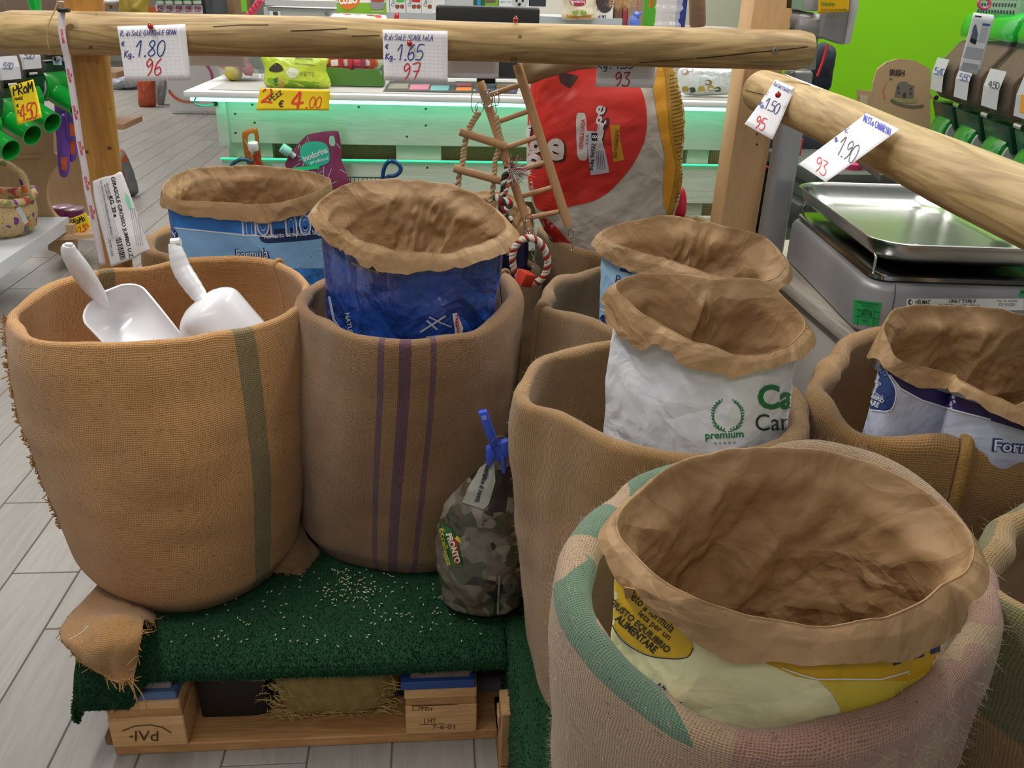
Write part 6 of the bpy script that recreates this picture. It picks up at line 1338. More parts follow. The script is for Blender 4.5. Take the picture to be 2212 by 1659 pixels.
for (x, y, c_) in ((1480, 156, 'b08a78'), (1490, 150, 'a87868'), (1480, 192, 'a8903c'), (1495, 194, '3c4a30'), (1515, 192, 'b59a3c'), (1535, 190, 'b59a3c'), (1530, 178, '8f6d3a'), (1550, 193, '5a6a3a')): poly(wf, smoothpoly([(x-6, y-4), (x+5, y-5), (x+7, y+4), (x-5, y+5)], 3), M(c_, .5), 'printed_patch', .001, 12)
# pouches and leashes hanging in front of the counter
def holed_pouch(label, pts, hole, Y, mat):
    o = pouch('refill_pouch', pts, Y, .012, mat, label, 'refill pouch', 'refill pouches on the wire basket'); poly(o, hole, M('a8ddc0', .5), 'hang_hole', .0010, 10); return o
hp1 = holed_pouch('orange refill pouch with a white cap, left of the plum pouch', [(523, 292), (528, 282), (545, 276), (556, 278), (562, 320), (566, 350), (574, 365), (565, 385), (545, 380), (532, 350), (526, 320)], smoothpoly([(537, 325), (536, 295), (544, 288), (550, 292), (551, 325)], 3), 2.56, M('b4691c', .35, coat=.4))
for k in range(6): line(hp1, [(527+3*k, 300+5*k), (560-2*k, 345+3*k)], 1.0, M('a8e0b0', .5), 'printed_line', .0012)
pcap = W(548, 318, Y=2.535); G().cyl(pcap+np.array([0, 0, -.008]), pcap+np.array([0, -.004, .014]), .014, n=20).build('cap', M('e8e8e4', .3), hp1, bevel=.002, smooth=40)
poly(hp1, [(545, 335), (560, 330), (575, 360), (585, 385), (555, 385)], M('c2481c', .35), 'printed_patch', .0016, 10)
hp2 = holed_pouch('plum refill pouch covered in pale lines with a green letter band', [(657, 297), (668, 290), (700, 284), (728, 283), (733, 292), (738, 320), (738, 345), (748, 372), (755, 400), (720, 410), (640, 400), (618, 362), (618, 348), (635, 322)], smoothpoly([(712, 312), (711, 298), (716, 293), (722, 296), (724, 310), (720, 316)], 3), 2.57, M('8c3a5e', .35, coat=.4))
rs = np.random.RandomState(8); PLN = M('9fe0c4', .4)
for k in range(26):
    x0, y0 = rs.uniform(640, 740), rs.uniform(288, 395); a = rs.uniform(0, pi); L = rs.uniform(15, 40); line(hp2, [(x0, y0), (x0+L*cos(a), y0+L*sin(a))], 1.2, PLN, 'printed_line', .0012)
poly(hp2, smoothpoly([(655, 312), (680, 305), (705, 312), (712, 335), (708, 352), (680, 360), (655, 350), (648, 330)], 4), M('3cc8a4', .3, coat=.5), 'letter_band', .0016, 10)
text(hp2, 'inodorina', 681, 333, 56, 14, -22, M('e6f0ea', .4), bold=.03, off=.0028); text(hp2, 'profume', 690, 347, 40, 9, -15, M('e6f0ea', .4), bold=.02, off=.0028)
poly(hp2, [(632, 362), (690, 356), (690, 364), (636, 370)], M('2ee08a', .4), 'green_bar', .0016, 10)
G().cyl(W(626, 330, Y=2.56), W(608, 318, Y=2.555), .014, n=18).build('cap', M('9fe8d8', .35), hp2, bevel=.002, smooth=40); G().cyl(W(636, 338, Y=2.565), W(624, 328, Y=2.56), .008, n=12).build('spout', M('c9ded6', .35), hp2)
bk = thing('wire_basket', W(790, 380, Y=2.57), 'dark wire basket hanging on the counter front', 'basket'); WR = M('12302c', .4, .3)
G().tube([W(752, 383, Y=2.56), W(830, 384, Y=2.56)], .0022, 6).build('top_wire', WR, bk); G().tube([W(600, 432, Y=2.56), W(830, 434, Y=2.56)], .0022, 6).build('bottom_wire', WR, bk)
for k in range(10): G().tube([W(757+9*k, 384, Y=2.56), W(757+9*k, 434, Y=2.56)], .0013, 5).build('wire', WR, bk)
lh = G().tube(smoothpoly3([W(826, 392, Y=2.54), W(829, 366, Y=2.535), W(840, 349, Y=2.53), (W(858, 352, Y=2.53)), W(866, 366, Y=2.53), W(856, 378, Y=2.53), W(838, 382, Y=2.535), W(828, 396, Y=2.54)]), .0062, 10).build('dog_leash', M('16457a', .35, coat=.3), None, smooth=80); setorg(lh); tag(lh, 'blue leash loop sticking out of the wire basket', 'leash')
lh2 = G().tube(smoothpoly3([W(495, 372, Y=2.55), W(505, 352, Y=2.55), W(525, 344, Y=2.55), W(545, 350, Y=2.55)]), .0060, 10).build('dog_leash', M('155a6a', .35, coat=.3), None, smooth=80); setorg(lh2); tag(lh2, 'teal leash loop beside the orange pouch', 'leash')

# ================================================================ shelf and goods beyond the counter
YS = 3.25
sh = thing('wall_shelf', (-.1, YS+.2, 1.0), 'light grey shelf unit behind the counter', 'shelf')
def bxp(name, x0, y0, x1, y1, Y, dep, mat, par, bev=.001): c, d = pxbox(x0, y0, x1, y1, Y, dep); return G().box(c, d).build(name, mat, par, bevel=bev, smooth=None)
bxp('shelf_board', 820, 33, 1345, 50, YS, .35, M('a9adb0', .4), sh); bxp('drawer_front', 575, 18, 735, 160, YS+.04, .3, M('b4b6b6', .4), sh); bxp('drawer_rail', 572, 0, 728, 14, YS+.02, .1, M('c9cbcb', .25, .3), sh)
bxp('lower_panel', 735, 51, 1345, 175, YS+.04, .3, M('a3a5a8', .5), sh)
G().lathe([(.001, 0), (.008, .002), (.008, .006), (.001, .008)], W(706, 32, Y=YS+.035), 10).build('drawer_lock', STEEL, sh); bxp('price_strip', 582, 24, 606, 36, YS+.035, .002, WHITE, sh, 0); bxp('sign_letters', 590, 25, 600, 35, YS+.032, .002, M('3c3c44', .5), sh, 0)
WB = M('d9d9da', .45)
BOXG = 'goods on the shelf behind the counter'
def shelfbox(x0, y0, x1, y1, mat, label, Y=None, dep=.08, cat='box'): return pbox('product_box', x0, y0, x1, y1, Y or YS+.01, dep, mat, label, cat, BOXG, .001)
for k, (x0, x1, lab, c_) in enumerate(((832, 842, 'thin white box edge left of the three white boxes', None), (842, 877, 'white box with a green tab, first of three', '4fae4a'), (878, 911, 'white box with a red tab, second of three', 'c8222c'), (912, 937, 'narrow white box with two treat pictures, third of three', None))):
    o = shelfbox(x0, -30, x1-1, 34+k*.3, WB, lab)
    if k: 
        poly(o, [(x0+17 if k == 1 else x0+12, -3), (x1-3, -3), (x1-4, 5), (x0+12, 4)], M(c_ or 'd0d0d0', .5), 'printed_tab', .001, 30)
        for dx in (16, 26): poly(o, smoothpoly([(x0+dx-4, 11), (x0+dx+4, 10), (x0+dx+4, 18), (x0+dx-3, 18)], 2), M('8a4a30', .5), 'treat_picture', .001, 30)
        text(o, 'Clomi', x0+7, 4, 20, 7, -86, M('5a5a60', .5), off=.0012)
shelfbox(938, -30, 962, 26, WB, 'white box half hidden by the black screen'); shelfbox(963, -30, 1023, 12, M('b9bcc0', .4), 'grey white carton above the black screen')
o = shelfbox(1024, -30, 1046, 14, M('27603c', .4), 'green and blue slim pack above the screen'); poly(o, [(1030, -6), (1038, -6), (1038, 12), (1030, 12)], M('3a8ac8', .4), 'printed_patch', .001, 30)
o = shelfbox(1047, -30, 1077, 14, M('7aa83e', .4), 'light green box with an animal picture'); poly(o, smoothpoly([(1052, -8), (1066, -10), (1070, 12), (1050, 12)], 3), M('6b5a44', .5), 'animal_picture', .001, 30)
o = shelfbox(1078, -30, 1143, 16, M('dfe3e2', .4), 'white box with a fluffy white dog picture'); text(o, 'SPOT ON', 1092, 4, 22, 4, 0, M('6a7a7a', .5), off=.0014)
poly(o, smoothpoly([(1108, -12), (1124, -16), (1138, -8), (1140, 8), (1130, 15), (1112, 15), (1106, 4)], 3), M('c2c2c0', .7), 'dog_picture', .001, 30); poly(o, smoothpoly([(1119, 7), (1125, 7), (1124, 12), (1119, 12)], 2), BLACK, 'dog_nose', .0022, 30)
for (x, y) in ((1116, 2), (1129, 2)): poly(o, smoothpoly([(x-2, y-2), (x+2, y-2), (x+2, y+2), (x-2, y+2)], 2), BLACK, 'dog_eye', .0022, 30)
shelfbox(1145, -30, 1180, 14, M('2c3038', .5), 'dark pack right of the dog picture box')
cb_ = thing('cardboard_display', W(780, 40, Y=3.0), 'green and white display carton with a round orange badge and bowl picture', 'display box')
f = bxp('back_card', 726, -40, 834, 29, 3.02, .004, M('7db32c', .5), cb_, 0); poly(f, [(727, -38), (833, -38), (833, 6), (727, 6)], M('e6e6e0', .5), 'white_field', .0008, 40); poly(f, smoothpoly([(728, -10), (775, -12), (776, 5), (768, 14), (752, 22), (738, 14)], 3), M('d9762a', .5), 'orange_badge', .0014, 30); text(f, 'CU.BO', 752, 1, 40, 15, -3, M('f0efe8', .5), bold=.06, off=.0024)
poly(f, smoothpoly([(803, 2), (828, 2), (830, 14), (824, 20), (806, 20), (800, 13)], 3), M('8f8f96', .4), 'bowl_picture', .0014, 30); poly(f, smoothpoly([(802, -8), (828, -8), (829, 3), (803, 3)], 3), M('a8482c', .5), 'food_picture', .0020, 30); text(f, 'www.cubo.it', 816, 24, 26, 3, 0, W_, off=.002)
g = G(); q = [W(x, y, Y=Yv) for x, y, Yv in ((720, 29, 3.0), (833, 33, 3.0), (838, 44, 2.93), (706, 44, 2.93))]; g.prism(q, (0, 0, -.02)); tr_ = g.build('front_tray', M('e8e6e2', .5), cb_, smooth=None)
for (x, y, c_) in ((750, 33, 'c8322c'), (772, 35, 'c9705a'), (800, 35, '8a5a2c'), (815, 36, 'b8323a')): poly(tr_, smoothpoly([(x-8, y-2), (x+7, y-2), (x+9, y+3), (x-7, y+3)], 2), M(c_, .5), 'food_picture', .001, 30)
rp = pouch('red_package', [(853, 30), (859, 26), (862, 28), (860, 60), (848, 60)], 2.95, .012, M('c01e30', .3, coat=.4), 'tip of a red package standing up behind the rail', 'package')
# black screen back
scn = thing('computer_screen', W(1050, 60, Y=2.88), 'black flat screen seen from behind over the rail', 'screen')
c_, d_ = pxbox(942, 13, 1165, 120, 2.86, .03); G().box(c_, d_).build('housing', M('0c0e0e', .45), scn, bevel=.009, seg=3); G().box(c_+np.array([0, .05, -.09]), (.06, .03, .16)).build('stand', BLACK, scn, bevel=.003); G().box(c_+np.array([0, .03, -.165]), (.2, .14, .012)).build('base', BLACK, scn, bevel=.003)
# treat bag with orange print, cat box
tb_ = pouch('treat_pack', [(1216, -20), (1284, -20), (1284, 20), (1285, 42), (1250, 43), (1214, 41), (1217, 10)], YS-.01, .06, paper('dfd3b8', .3, .1, .3, coat=.4, name='printed_film'), 'cream and orange pet food pouch above the rail', 'treat pack')
poly(tb_, [(1217, 30), (1250, 35), (1283, 31), (1284, 37), (1250, 41), (1217, 36)], M('d08a2c', .4), 'orange_band', .001, 12); poly(tb_, smoothpoly([(1232, -2), (1262, -3), (1264, 10), (1248, 14), (1234, 9)], 3), M('a82c4a', .4), 'plum_badge', .001, 12); text(tb_, 'inodorina', 1249, 3, 28, 6, 0, W_, off=.0022)
for x in (1243, 1260): poly(tb_, smoothpoly([(x-6, 24), (x+5, 23), (x+5, 32), (x-5, 32)], 3), M('9ab83a', .4), 'green_picture', .001, 12)
o = shelfbox(1286, -30, 1326, 42, M('dcdad6', .4), 'white box with a dark cat picture and a handwritten price', dep=.06); poly(o, smoothpoly([(1291, -16), (1320, -16), (1324, 10), (1314, 26), (1298, 26), (1288, 8)], 3), M('3c3436', .5), 'cat_picture', .001, 20); poly(o, [(1285, -20), (1291, -20), (1293, 14), (1290, 24), (1285, 10)], M('b8243a', .5), 'red_edge', .0016, 20); hand(o, '6 90', 1292, 40, 7, 0, INKK, 1.2, .8, off=.0016)
for (x0, x1, c_, lab) in ((1328, 1345, '6b4a30', 'brown carton edge beside the cat box'), (1346, 1356, '8a3038', 'thin red board standing beside the brown carton'), (1357, 1392, '8f7a62', 'tan carton behind the hanging toys')): pbox('carton', x0, -30, x1, 75, YS+.02, .05, M(c_, .6), lab, 'box')
# things hanging at the top
def hang(pts, Y, r, name, mat, label, cat, grp=None): o = G().tube(smoothpoly3([W(x, y, Y=Y) for x, y in pts]), r, 8).build(name, mat, None, smooth=70); setorg(o); tag(o, label, cat, grp); return o
ft = [];F=[]; rs = np.random.RandomState(3)
for k in range(900):
    p = W(rs.normal(1345, 12), rs.uniform(-12, 16), Y=2.95+rs.uniform(-.02, .02)); d = rs.normal(0, 1, 3); d /= np.linalg.norm(d); w = np.cross(d, _F)*.0006; i = len(ft); ft += [p-w, p+w, p+d*.02]; F.append((i, i+1, i+2))
fo = npmesh('fur_toy', ft, F, M('b79268', .9), None); setorg(fo); tag(fo, 'tuft of tan fur hanging above the rail', 'pet toy')
bt = thing('blue_toy', W(1375, 45, Y=2.94), 'small blue plastic toy hanging on a red cord', 'pet toy'); BT = M('5c74c8', .35)
G().lathe([(.001, -.025), (.016, -.02), (.019, 0), (.014, .02), (.008, .026)], W(1370, 50, Y=2.94), 14).build('body', BT, bt); G().lathe([(.001, -.01), (.011, -.005), (.012, .004), (.001, .012)], W(1376, 33, Y=2.935), 12, close=False).build('head', BT, bt)
G().tube([W(1376, -20, Y=2.94), W(1377, 5, Y=2.94), W(1377, 32, Y=2.94)], .0016, 6).build('cord', M('c24a52', .6), bt)
for dx in (-6, 7): G().lathe([(.001, -.004), (.005, 0), (.001, .006)], W(1376+dx, 28, Y=2.935), 8, close=False).build('ear', BT, bt)
hang([(1410, -20), (1408, 5), (1405, 16)], 2.93, .005, 'orange_strap', M('d8441e', .45), 'short orange strap end hanging above the rail', 'strap')
pbox('green_card', 1392, -40, 1418, 62, 3.05, .01, M('4c9a1e', .6), 'green card hanging between the blue toy and the clear bottle', 'card')
btl = thing('clear_bottle', W(1440, 60, Y=2.7), 'crinkled clear plastic bottle hanging above the rail', 'bottle'); pr_ = []
for k in range(24): z = -.02+.14*k/23; pr_.append((.036+.003*sin(k*1.7)+.004*sin(k*.6), z))
G().lathe(pr_, W(1441, 60, Y=2.7), 24).build('body', M('d8d2dc', .06, alpha=.35), btl, smooth=60)
pbox('navy_bag', 1466, -30, 1484, 60, 2.95, .03, M('1f2c7a', .5), 'dark blue cloth hanging beside the chew stick', 'cloth')
cs = G().tube([W(1504, -60, Y=2.5), W(1506, 0, Y=2.5), W(1507, 50, Y=2.5), W(1507, 58, Y=2.5)], [.022, .022, .0225, .020], 18).build('chew_stick', M('7a5c46', .7, bump=.8, bscale=60, var=.2, vscale=30), None, smooth=50); setorg(cs); tag(cs, 'thick brown wooden chew stick hanging at the top', 'chew stick')
# left part of the top: cans with price strip, cloth, trims
rk = thing('can_rack', W(390, 20, Y=3.6), 'small rack of green and white cans with a price strip', 'rack')
bxp('rack_frame', 333, -60, 441, 30, 3.66, .12, M('20282a', .5), rk); ps = bxp('price_strip', 337, 10, 437, 28, 3.62, .004, M('cfc9cf', .5), rk, 0)
for k, s in enumerate(('3.25', '1.99', '1.99', '1.99', '1.99')): hand(ps, s, 337+20.5*k, 25, 11, 0, M('b0305a', .5), 1.4, .55, .62, off=.0012)
for k in range(5):
    c0 = W(346+20*k, 9, Y=3.60); cn = thing('drink_can', c0, ['first', 'second', 'third', 'fourth', 'fifth'][k]+' small can from the left in the rack', 'can', 'cans in the rack')
    G().lathe([(.014, 0), (.016, .003), (.016, .05), (.012, .056)], c0, 14).build('body', M('d5dbd2', .25, .3), cn); G().lathe([(.0163, .012), (.0163, .03)], c0, 14, close=False).build('green_band', M('2f7a30', .4), cn)
yt = pouch('yellow_bag', [(262, -30), (330, -30), (322, 15), (318, 40), (290, 45), (260, 40), (258, 10)], 3.9, .08, M('a8923a', .6, var=.25, vscale=20), 'olive yellow cloth bag behind the rail, right of the post', 'bag')
pbox('leaflet_stand', 312, 14, 336, 40, 3.9, .02, M('a8552c', .5), 'small red framed leaflet stand beside the can rack', 'stand'); 
pbox('grey_case', 441, -30, 480, 30, 4.2, .1, M('43464a', .5), 'dark grey case standing behind the counter', 'case'); pbox('tan_carton', 478, -30, 540, 40, 4.4, .1, M('7a5f44', .6), 'brown carton behind the pink spiky toy', 'box'); pbox('green_strip', 519, -30, 531, 26, 4.3, .02, M('6fae2c', .5), 'narrow bright green board behind the counter', 'board')
su = thing('shelf_unit', (W(190, 270, Y=4.7)[0], 4.75, 0), 'plywood shelf unit whose shelf ends show beyond the round post', 'shelf'); xl, xr = W(140, 274, Y=4.6)[0], W(268, 274, Y=4.6)[0]; xu = W(170, 274, Y=4.6)[0]; xv = W(200, 274, Y=4.6)[0]
z1_, z2_, z3_ = W(262, 274, Y=4.6)[2], W(245, 163, Y=4.6)[2], W(240, 14, Y=4.6)[2]
for zz_ in (z1_, z2_, z3_): G().box(((xl+xr)/2, 4.75, zz_), (xr-xl, .3, .028)).build('shelf_board', wood('a98260', '8c6a4a', 'X', .8, .6, name='plywood'), su, bevel=.002, smooth=None)
for xq in (xu, xv-.02): G().box((xq, 4.84, (z3_+.3)/2), (.03, .10, z3_+.3)).build('upright', M('8c6a4a', .6), su, smooth=None)
wh = pouch('white_pack', [(216, -2), (250, -3), (258, 4), (240, 11), (225, 11)], 4.66, .05, M('c9c5c8', .5), 'white wrapped pack on the top shelf beyond the round post', 'pack')
bb = pbox('blue_box', 230, -30, 244, -4, 4.8, .06, M('2f62c0', .5), 'small blue box at the far top left', 'box')
# ================================================================ far floor on the left
dsp = thing('display_stand', W(445, 247, Z=0), 'white floor display panel with coloured ring and dark green base', 'display')
YD = W(445, 247, Z=0)[1]
c_, d_ = pxbox(360, 100, 560, 246, YD, .25); fpn = G().box(c_, d_).build('panel', M('c9c8c4', .5), dsp, smooth=None)
poly(fpn, [(369, 236), (470, 236), (470, 248), (370, 249)], M('24402f', .5), 'green_base', .01, 60); text(fpn, 'CANON HEALTH NUTRITION', 425, 242, 90, 6, 0, M('7d8a80', .5), off=.02)
for k, (a0, a1, c2) in enumerate(((.25, 1.2, '6a8ac8'), (1.2, 2.05, 'b86a50'), (2.05, 2.6, 'c8482c'), (2.6, 3.4, '4a3a34'), (-.9, .2, 'b83a80'))):
    line(fpn, [(409+50*cos(a), 172+48*sin(a)*1.0) for a in np.linspace(a0, a1, 10)], 5, M(c2, .5), 'ring_segment', .012, 60)
for (x, y) in ((390, 178), (397, 200), (424, 172), (424, 200)): poly(fpn, [(x-8, y-5), (x+8, y-5), (x+9, y+6), (x-7, y+6)], M('767a70', .5), 'product_picture', .012, 60)
YO = W(335, 231, Z=0)[1]
ob = pouch('foil_bag', [(297, 165), (318, 158), (334, 165), (336, 200), (337, 228), (320, 232), (300, 229), (298, 200)], YO, .15, M('a6421f', .35, coat=.3, var=.1), 'orange foil bag standing on the floor beside the display panel', 'bag')
pouch('foil_bag', [(333, 172), (350, 165), (360, 180), (354, 225), (340, 228)], YO+.2, .12, M('8b8b8e', .4, coat=.2), 'silver grey bag beside the orange foil bag', 'bag')
YW = W(270, 192, Z=0)[1]
wb = pouch('white_sack', [(235, 150), (262, 146), (295, 160), (300, 185), (268, 195), (240, 186)], YW, .4, paper('b9bcc6', .5, .1, .5, name='printed_film'), 'crumpled white sack lying on the far floor', 'bag')

YB = W(293, 424, Z=0)[1]
gbg = pouch('feed_bag', [(232, 330), (262, 322), (278, 345), (296, 400), (297, 418), (270, 430), (235, 425)], YB, .14, M('7d7d7e', .5, var=.2, vscale=10), 'grey and orange feed bag on the floor behind the round post', 'feed bag'); poly(gbg, [(240, 328), (262, 322), (275, 345), (268, 352), (250, 345)], M('c05a1c', .5), 'orange_patch', .004, 20); poly(gbg, [(264, 372), (270, 376), (266, 382)], M('b8282c', .5), 'red_mark', .004, 20)

# ================================================================ left dispensers, shelf and goods
YL = 4.05
PLY = wood('c9a67e', 'b08d66', 'Z', .8, .6, name='plywood', contrast=.4, rnd=.08)
fr = thing('display_furniture', (W(110, 300, Y=YL)[0]-.3, YL+.25, 0), 'plywood display unit with a round cut-out and white shelf', 'display unit')
# side panel with a round opening
YP = YL+.12
outer = [(0, 270), (150, 262), (152, 330), (143, 352)]; 
circ = [W(158+58*cos(a), 415+70*sin(a), Y=YP) for a in np.linspace(-2.0, -4.3, 18)]
pnl = [W(-60, 262, Y=YP), W(114, 262, Y=YP), W(116, 330, Y=YP), W(140, 350, Y=YP)]+circ[1:]+[W(148, 480, Y=YP), W(-60, 500, Y=YP)]
G().prism(pnl, (0, .03, 0)).build('side_panel', PLY, fr, smooth=None)
G().prism([W(x, y, Y=YP-.015) for x, y in ((20, 338), (88, 336), (88, 341), (20, 343))], (0, .014, 0)).build('cross_rail', PLY, fr, smooth=None)
G().prism([W(x, y, Y=YP+.6) for x, y in ((60, 250), (235, 250), (235, 480), (60, 500))], (0, .02, 0)).build('back_panel', PLY, fr, smooth=None)
G().prism([W(x, y, Y=YP-.06) for x, y in ((105, 490), (158, 486), (160, 556), (145, 562), (120, 545), (104, 540))], (0, .05, 0)).build('shelf_support', PLY, fr, smooth=None)
zsf = W(145, 470, Y=4.15)[2]; a_ = [W(x, y, Z=zsf) for x, y in ((148, 468), (60, 468), (-120, 470), (-120, 640), (0, 567))]
G().prism(a_, (0, 0, -.06)).build('white_shelf', M('c9ccd0', .3), fr, bevel=.003, smooth=None)
tc_ = G().prism([W(x, y, Z=zsf-.07) for x, y in ((100, 482), (205, 478), (212, 505), (100, 512))], (0, 0, -.02)).build('inner_shelf', PLY, fr, smooth=None)
# purple cups
for k, (x, y) in enumerate(((113, 455), (135, 448), (158, 452), (121, 475), (149, 470), (184, 470), (170, 488))):
    p = W(x, y, Y=YP+.18); t = thing('food_cup', p, ['leftmost upper', 'second upper', 'middle upper', 'leftmost lower', 'middle lower', 'right', 'bottom right'][k]+' purple cup with a clear lid inside the cut-out', 'cup', 'purple cups inside the display unit')
    G().lathe([(.034, -.045), (.048, 0)], p, 18).build('cup_body', M('6a1c6a', .35), t); G().lathe([(.050, 0), (.051, .006), (.044, .010)], p, 18).build('lid', M('9a8290', .2), t)
pc = card('price_card', 'small yellow promotion card hanging by the purple cups', [(151, 473), (186, 459), (197, 487), (173, 513)], YP-.02, mat=M('e6c81c', .5), gridlines=False); hand(pc, 'PRoMo', 156, 488, 12, -22, INKK, 1.8, .72, .7); hand(pc, '2.30', 172, 504, 13, -25, M('d2452c', .5), 2.0, .75, .62)
pbox('shelf_tag', 183, 467, 196, 487, YP+.02, .004, WHITE, 'small white tag on the edge above the promotion card', 'tag')
for k, (x0, y0, x1, y1) in enumerate(((120, 190, 150, 300), (140, 200, 165, 340), (125, 255, 148, 375), (144, 225, 168, 300))):
    o = pouch('treat_pack', [(x0, y0), (x1, y0-3), (x1+3, (y0+y1)/2), (x1+1, y1), (x0+4, y1+2), (x0-2, (y0+y1)/2)], YP-.04-.02*k, .03, M('6a3fa6', .35, coat=.3, var=.15, vscale=40), ['upper left', 'right', 'lower left', 'upper right'][k]+' purple treat pack hanging left of the lanyard', 'treat pack', 'purple packs hanging on a hook'); poly(o, [(x0+6, y1-34), (x1-2, y1-38), (x1-4, y1-6), (x0+9, y1-8)], M('c8582c', .4), 'orange_picture', .004, 20)
# white price rail tag, grey oval
pbox('shelf_tag', 113, 122, 132, 141, YL-.1, .004, M('a9bccb', .5), 'pale blue price tag beside the left dispensers', 'tag')
# fabric basket
def fab():
    m, nt, b = mk('printed_cotton'); tc = nd(nt, 'ShaderNodeTexCoord'); col = lin('c2a578')
    vo = nd(nt, 'ShaderNodeTexVoronoi'); vo.inputs['Scale'].default_value = 90; nt.links.new(tc.outputs['Object'], vo.inputs[0]); col = mixc(nt, math_(nt, 'LESS_THAN', vo.outputs[0], .22), col, lin('8a6040'))
    for s, c_, th in ((22, 'b04a3c', .66), (25, '6a3a86', .67), (29, '7a8a4c', .67), (20, 'd8702c', .69)):
        n = nd(nt, 'ShaderNodeTexNoise'); n.inputs['Scale'].default_value = s; n.inputs['Detail'].default_value = .5; mp = nd(nt, 'ShaderNodeMapping'); mp.inputs['Location'].default_value = (s, 2, 1); nt.links.new(tc.outputs['Object'], mp.inputs[0]); nt.links.new(mp.outputs[0], n.inputs[0]); col = mixc(nt, math_(nt, 'GREATER_THAN', n.outputs[0], th), col, lin(c_))
    nt.links.new(col, b.inputs['Base Color']); b.inputs['Roughness'].default_value = .8; return m
FB = fab(); zb_ = zsf; bp = W(-8, 520, Z=zb_)+np.array([-.02, .12, 0]); fb = thing('fabric_basket', bp, 'patterned fabric basket with flowers and fruit on the white shelf', 'basket')
G().lathe([(.10, 0), (.135, .03), (.15, .10), (.148, .16), (.140, .17), (.130, .16), (.13, .06), (.06, .03)], bp, 36).build('basket_body', FB, fb, smooth=60)
G().tube([bp+np.array([.150*cos(a), .150*sin(a), .165+.012*sin(3*a)]) for a in np.linspace(0, 2*pi, 30, endpoint=False)], .016, 10, closed=True).build('padded_rim', FB, fb, smooth=80)
G().tube(smoothpoly3([bp+np.array([.13, 0, .17]), bp+np.array([.12, 0, .26]), bp+np.array([.02, 0, .31]), bp+np.array([-.10, 0, .25]), bp+np.array([-.13, 0, .17])]), .018, 10).build('handle', FB, fb, smooth=80)
G().prism([W(x, y, Y=bp[1]-.17) for x, y in ((34, 450), (43, 446), (61, 480), (53, 485))], (0, .002, 0)).build('tag', M('c9ccce', .5), fb, smooth=None)
# dispensers -------------------------------------------------
KIB = M('523822', .8, bump=1, bscale=160, var=.7, vscale=130); GPL = M('0f8a2c', .18, coat=.5); GDK = M('0a3a26', .3); CLR = M('8f9690', .05, alpha=.10)
GLID = M('12a83a', .22, coat=.5)
def dispenser(base, fwd, w, h, label, grp, tagpts=None, lid=True, dial=True):
    """gravity feed bin; base: world point under the spout, fwd: unit vector (x,y) out of the front"""
    f = np.array([fwd[0], fwd[1], 0.]); f /= np.linalg.norm(f); s = np.array([-f[1], f[0], 0.]); up = np.array([0, 0, 1.]); B = np.array(base, float)
    DS = 1 if s@_R > 0 else -1
    if abs(s[1]) > .8: DS = -1 if s[1] > 0 else 1
    t = thing('feed_dispenser', B, label, 'dispenser', grp)
    def pt(a, b_, c_): return B+s*a+f*b_+up*c_
    # profile in (forward, up)
    pf = [(-.02, .17), (.075, .17), (.10, .20), (.105, .26), (.055, h-.05), (.04, h), (-.18, h), (-.20, .30)]
    def slab(pf, w_, name, mat, bev=.004): return G().hexa_(pf, w_, pt).build(name, mat, t, bevel=bev, smooth=40)
    slab(pf, w/2, 'clear_bin', CLR, .008)
    pk = [(-.02, .178), (.070, .178), (.092, .204), (.096, .26), (.046, h-.045), (-.17, h-.04), (-.19, .30)]
    slab(pk, w/2-.006, 'kibble', KIB, .006)
    if lid: slab([(-.19, h-.012), (.048, h-.035), (.052, h-.012), (.045, h+.018), (.02, h+.035), (-.19, h+.035)], w/2+.003, 'lid', GLID, .006)
    slab([(-.05, .105), (.06, .105), (.085, .168), (-.05, .168)], w/2, 'neck', GDK, .004)
    # rotor housing and spout
    G().tube([pt(-w*.33, .01, .085), pt(w*.33, .01, .085)], .075, 28).build('rotor_housing', GPL, t, bevel=.004, smooth=40)
    if dial: G().tube([pt(DS*w*.33, .01, .085), pt(DS*w*.40, .01, .085)], .066, 28).build('dial', M('a9adad', .3), t, bevel=.003, smooth=40); G().box(pt(DS*w*.42, .01, .085), (.012, .02, .02)).build('dial_knob', BLACK, t, bevel=.003)
    a, b_ = pt(0, .03, .055), pt(0, .165, -.005); d = (b_-a)/np.linalg.norm(b_-a)
    g = G(); N_ = 28; R = .044; A = np.cross(d, s); V = []
    for k, (q, r) in enumerate(((0, R), (.9, R), (1, R*1.03), (1, R*.9), (.2, R*.86))):
        for j in range(N_): an = 2*pi*j/N_; V.append(a+(b_-a)*q+(s*cos(an)+A*sin(an))*r)
    F = [(k*N_+j, k*N_+(j+1) % N_, (k+1)*N_+(j+1) % N_, (k+1)*N_+j) for k in range(4) for j in range(N_)]+[tuple(range(4*N_, 5*N_))]
    g.add(V, F).build('spout', GPL, t, smooth=50)
    lbl = [pt(a_, b2+.004, c2) for a_, b2, c2 in ((-w*.30, .102, .285), (w*.30, .102, .285), (w*.30, .108, .245), (w*.30, .103, .20), (-w*.30, .103, .20), (-w*.30, .108, .245))]
    o = G().add(lbl, [(0, 1, 2, 5), (5, 2, 3, 4)]).build('price_label', M('bcbcc2', .4), t, smooth=None)
    G().tube([pt(-.02, .108, .183), pt(.02, .108, .183)], .007, 8).build('catch', CHROME, t)
    return t, pt, o
def hexa_(self, pf, w_, pt):
    n = len(pf); self.add([pt(-w_, a, b) for a, b in pf]+[pt(w_, a, b) for a, b in pf], [tuple(range(n)), tuple(range(2*n-1, n-1, -1))]+[(i, n+i, n+(i+1) % n, (i+1) % n) for i in range(n)]); return self
G.hexa_ = hexa_
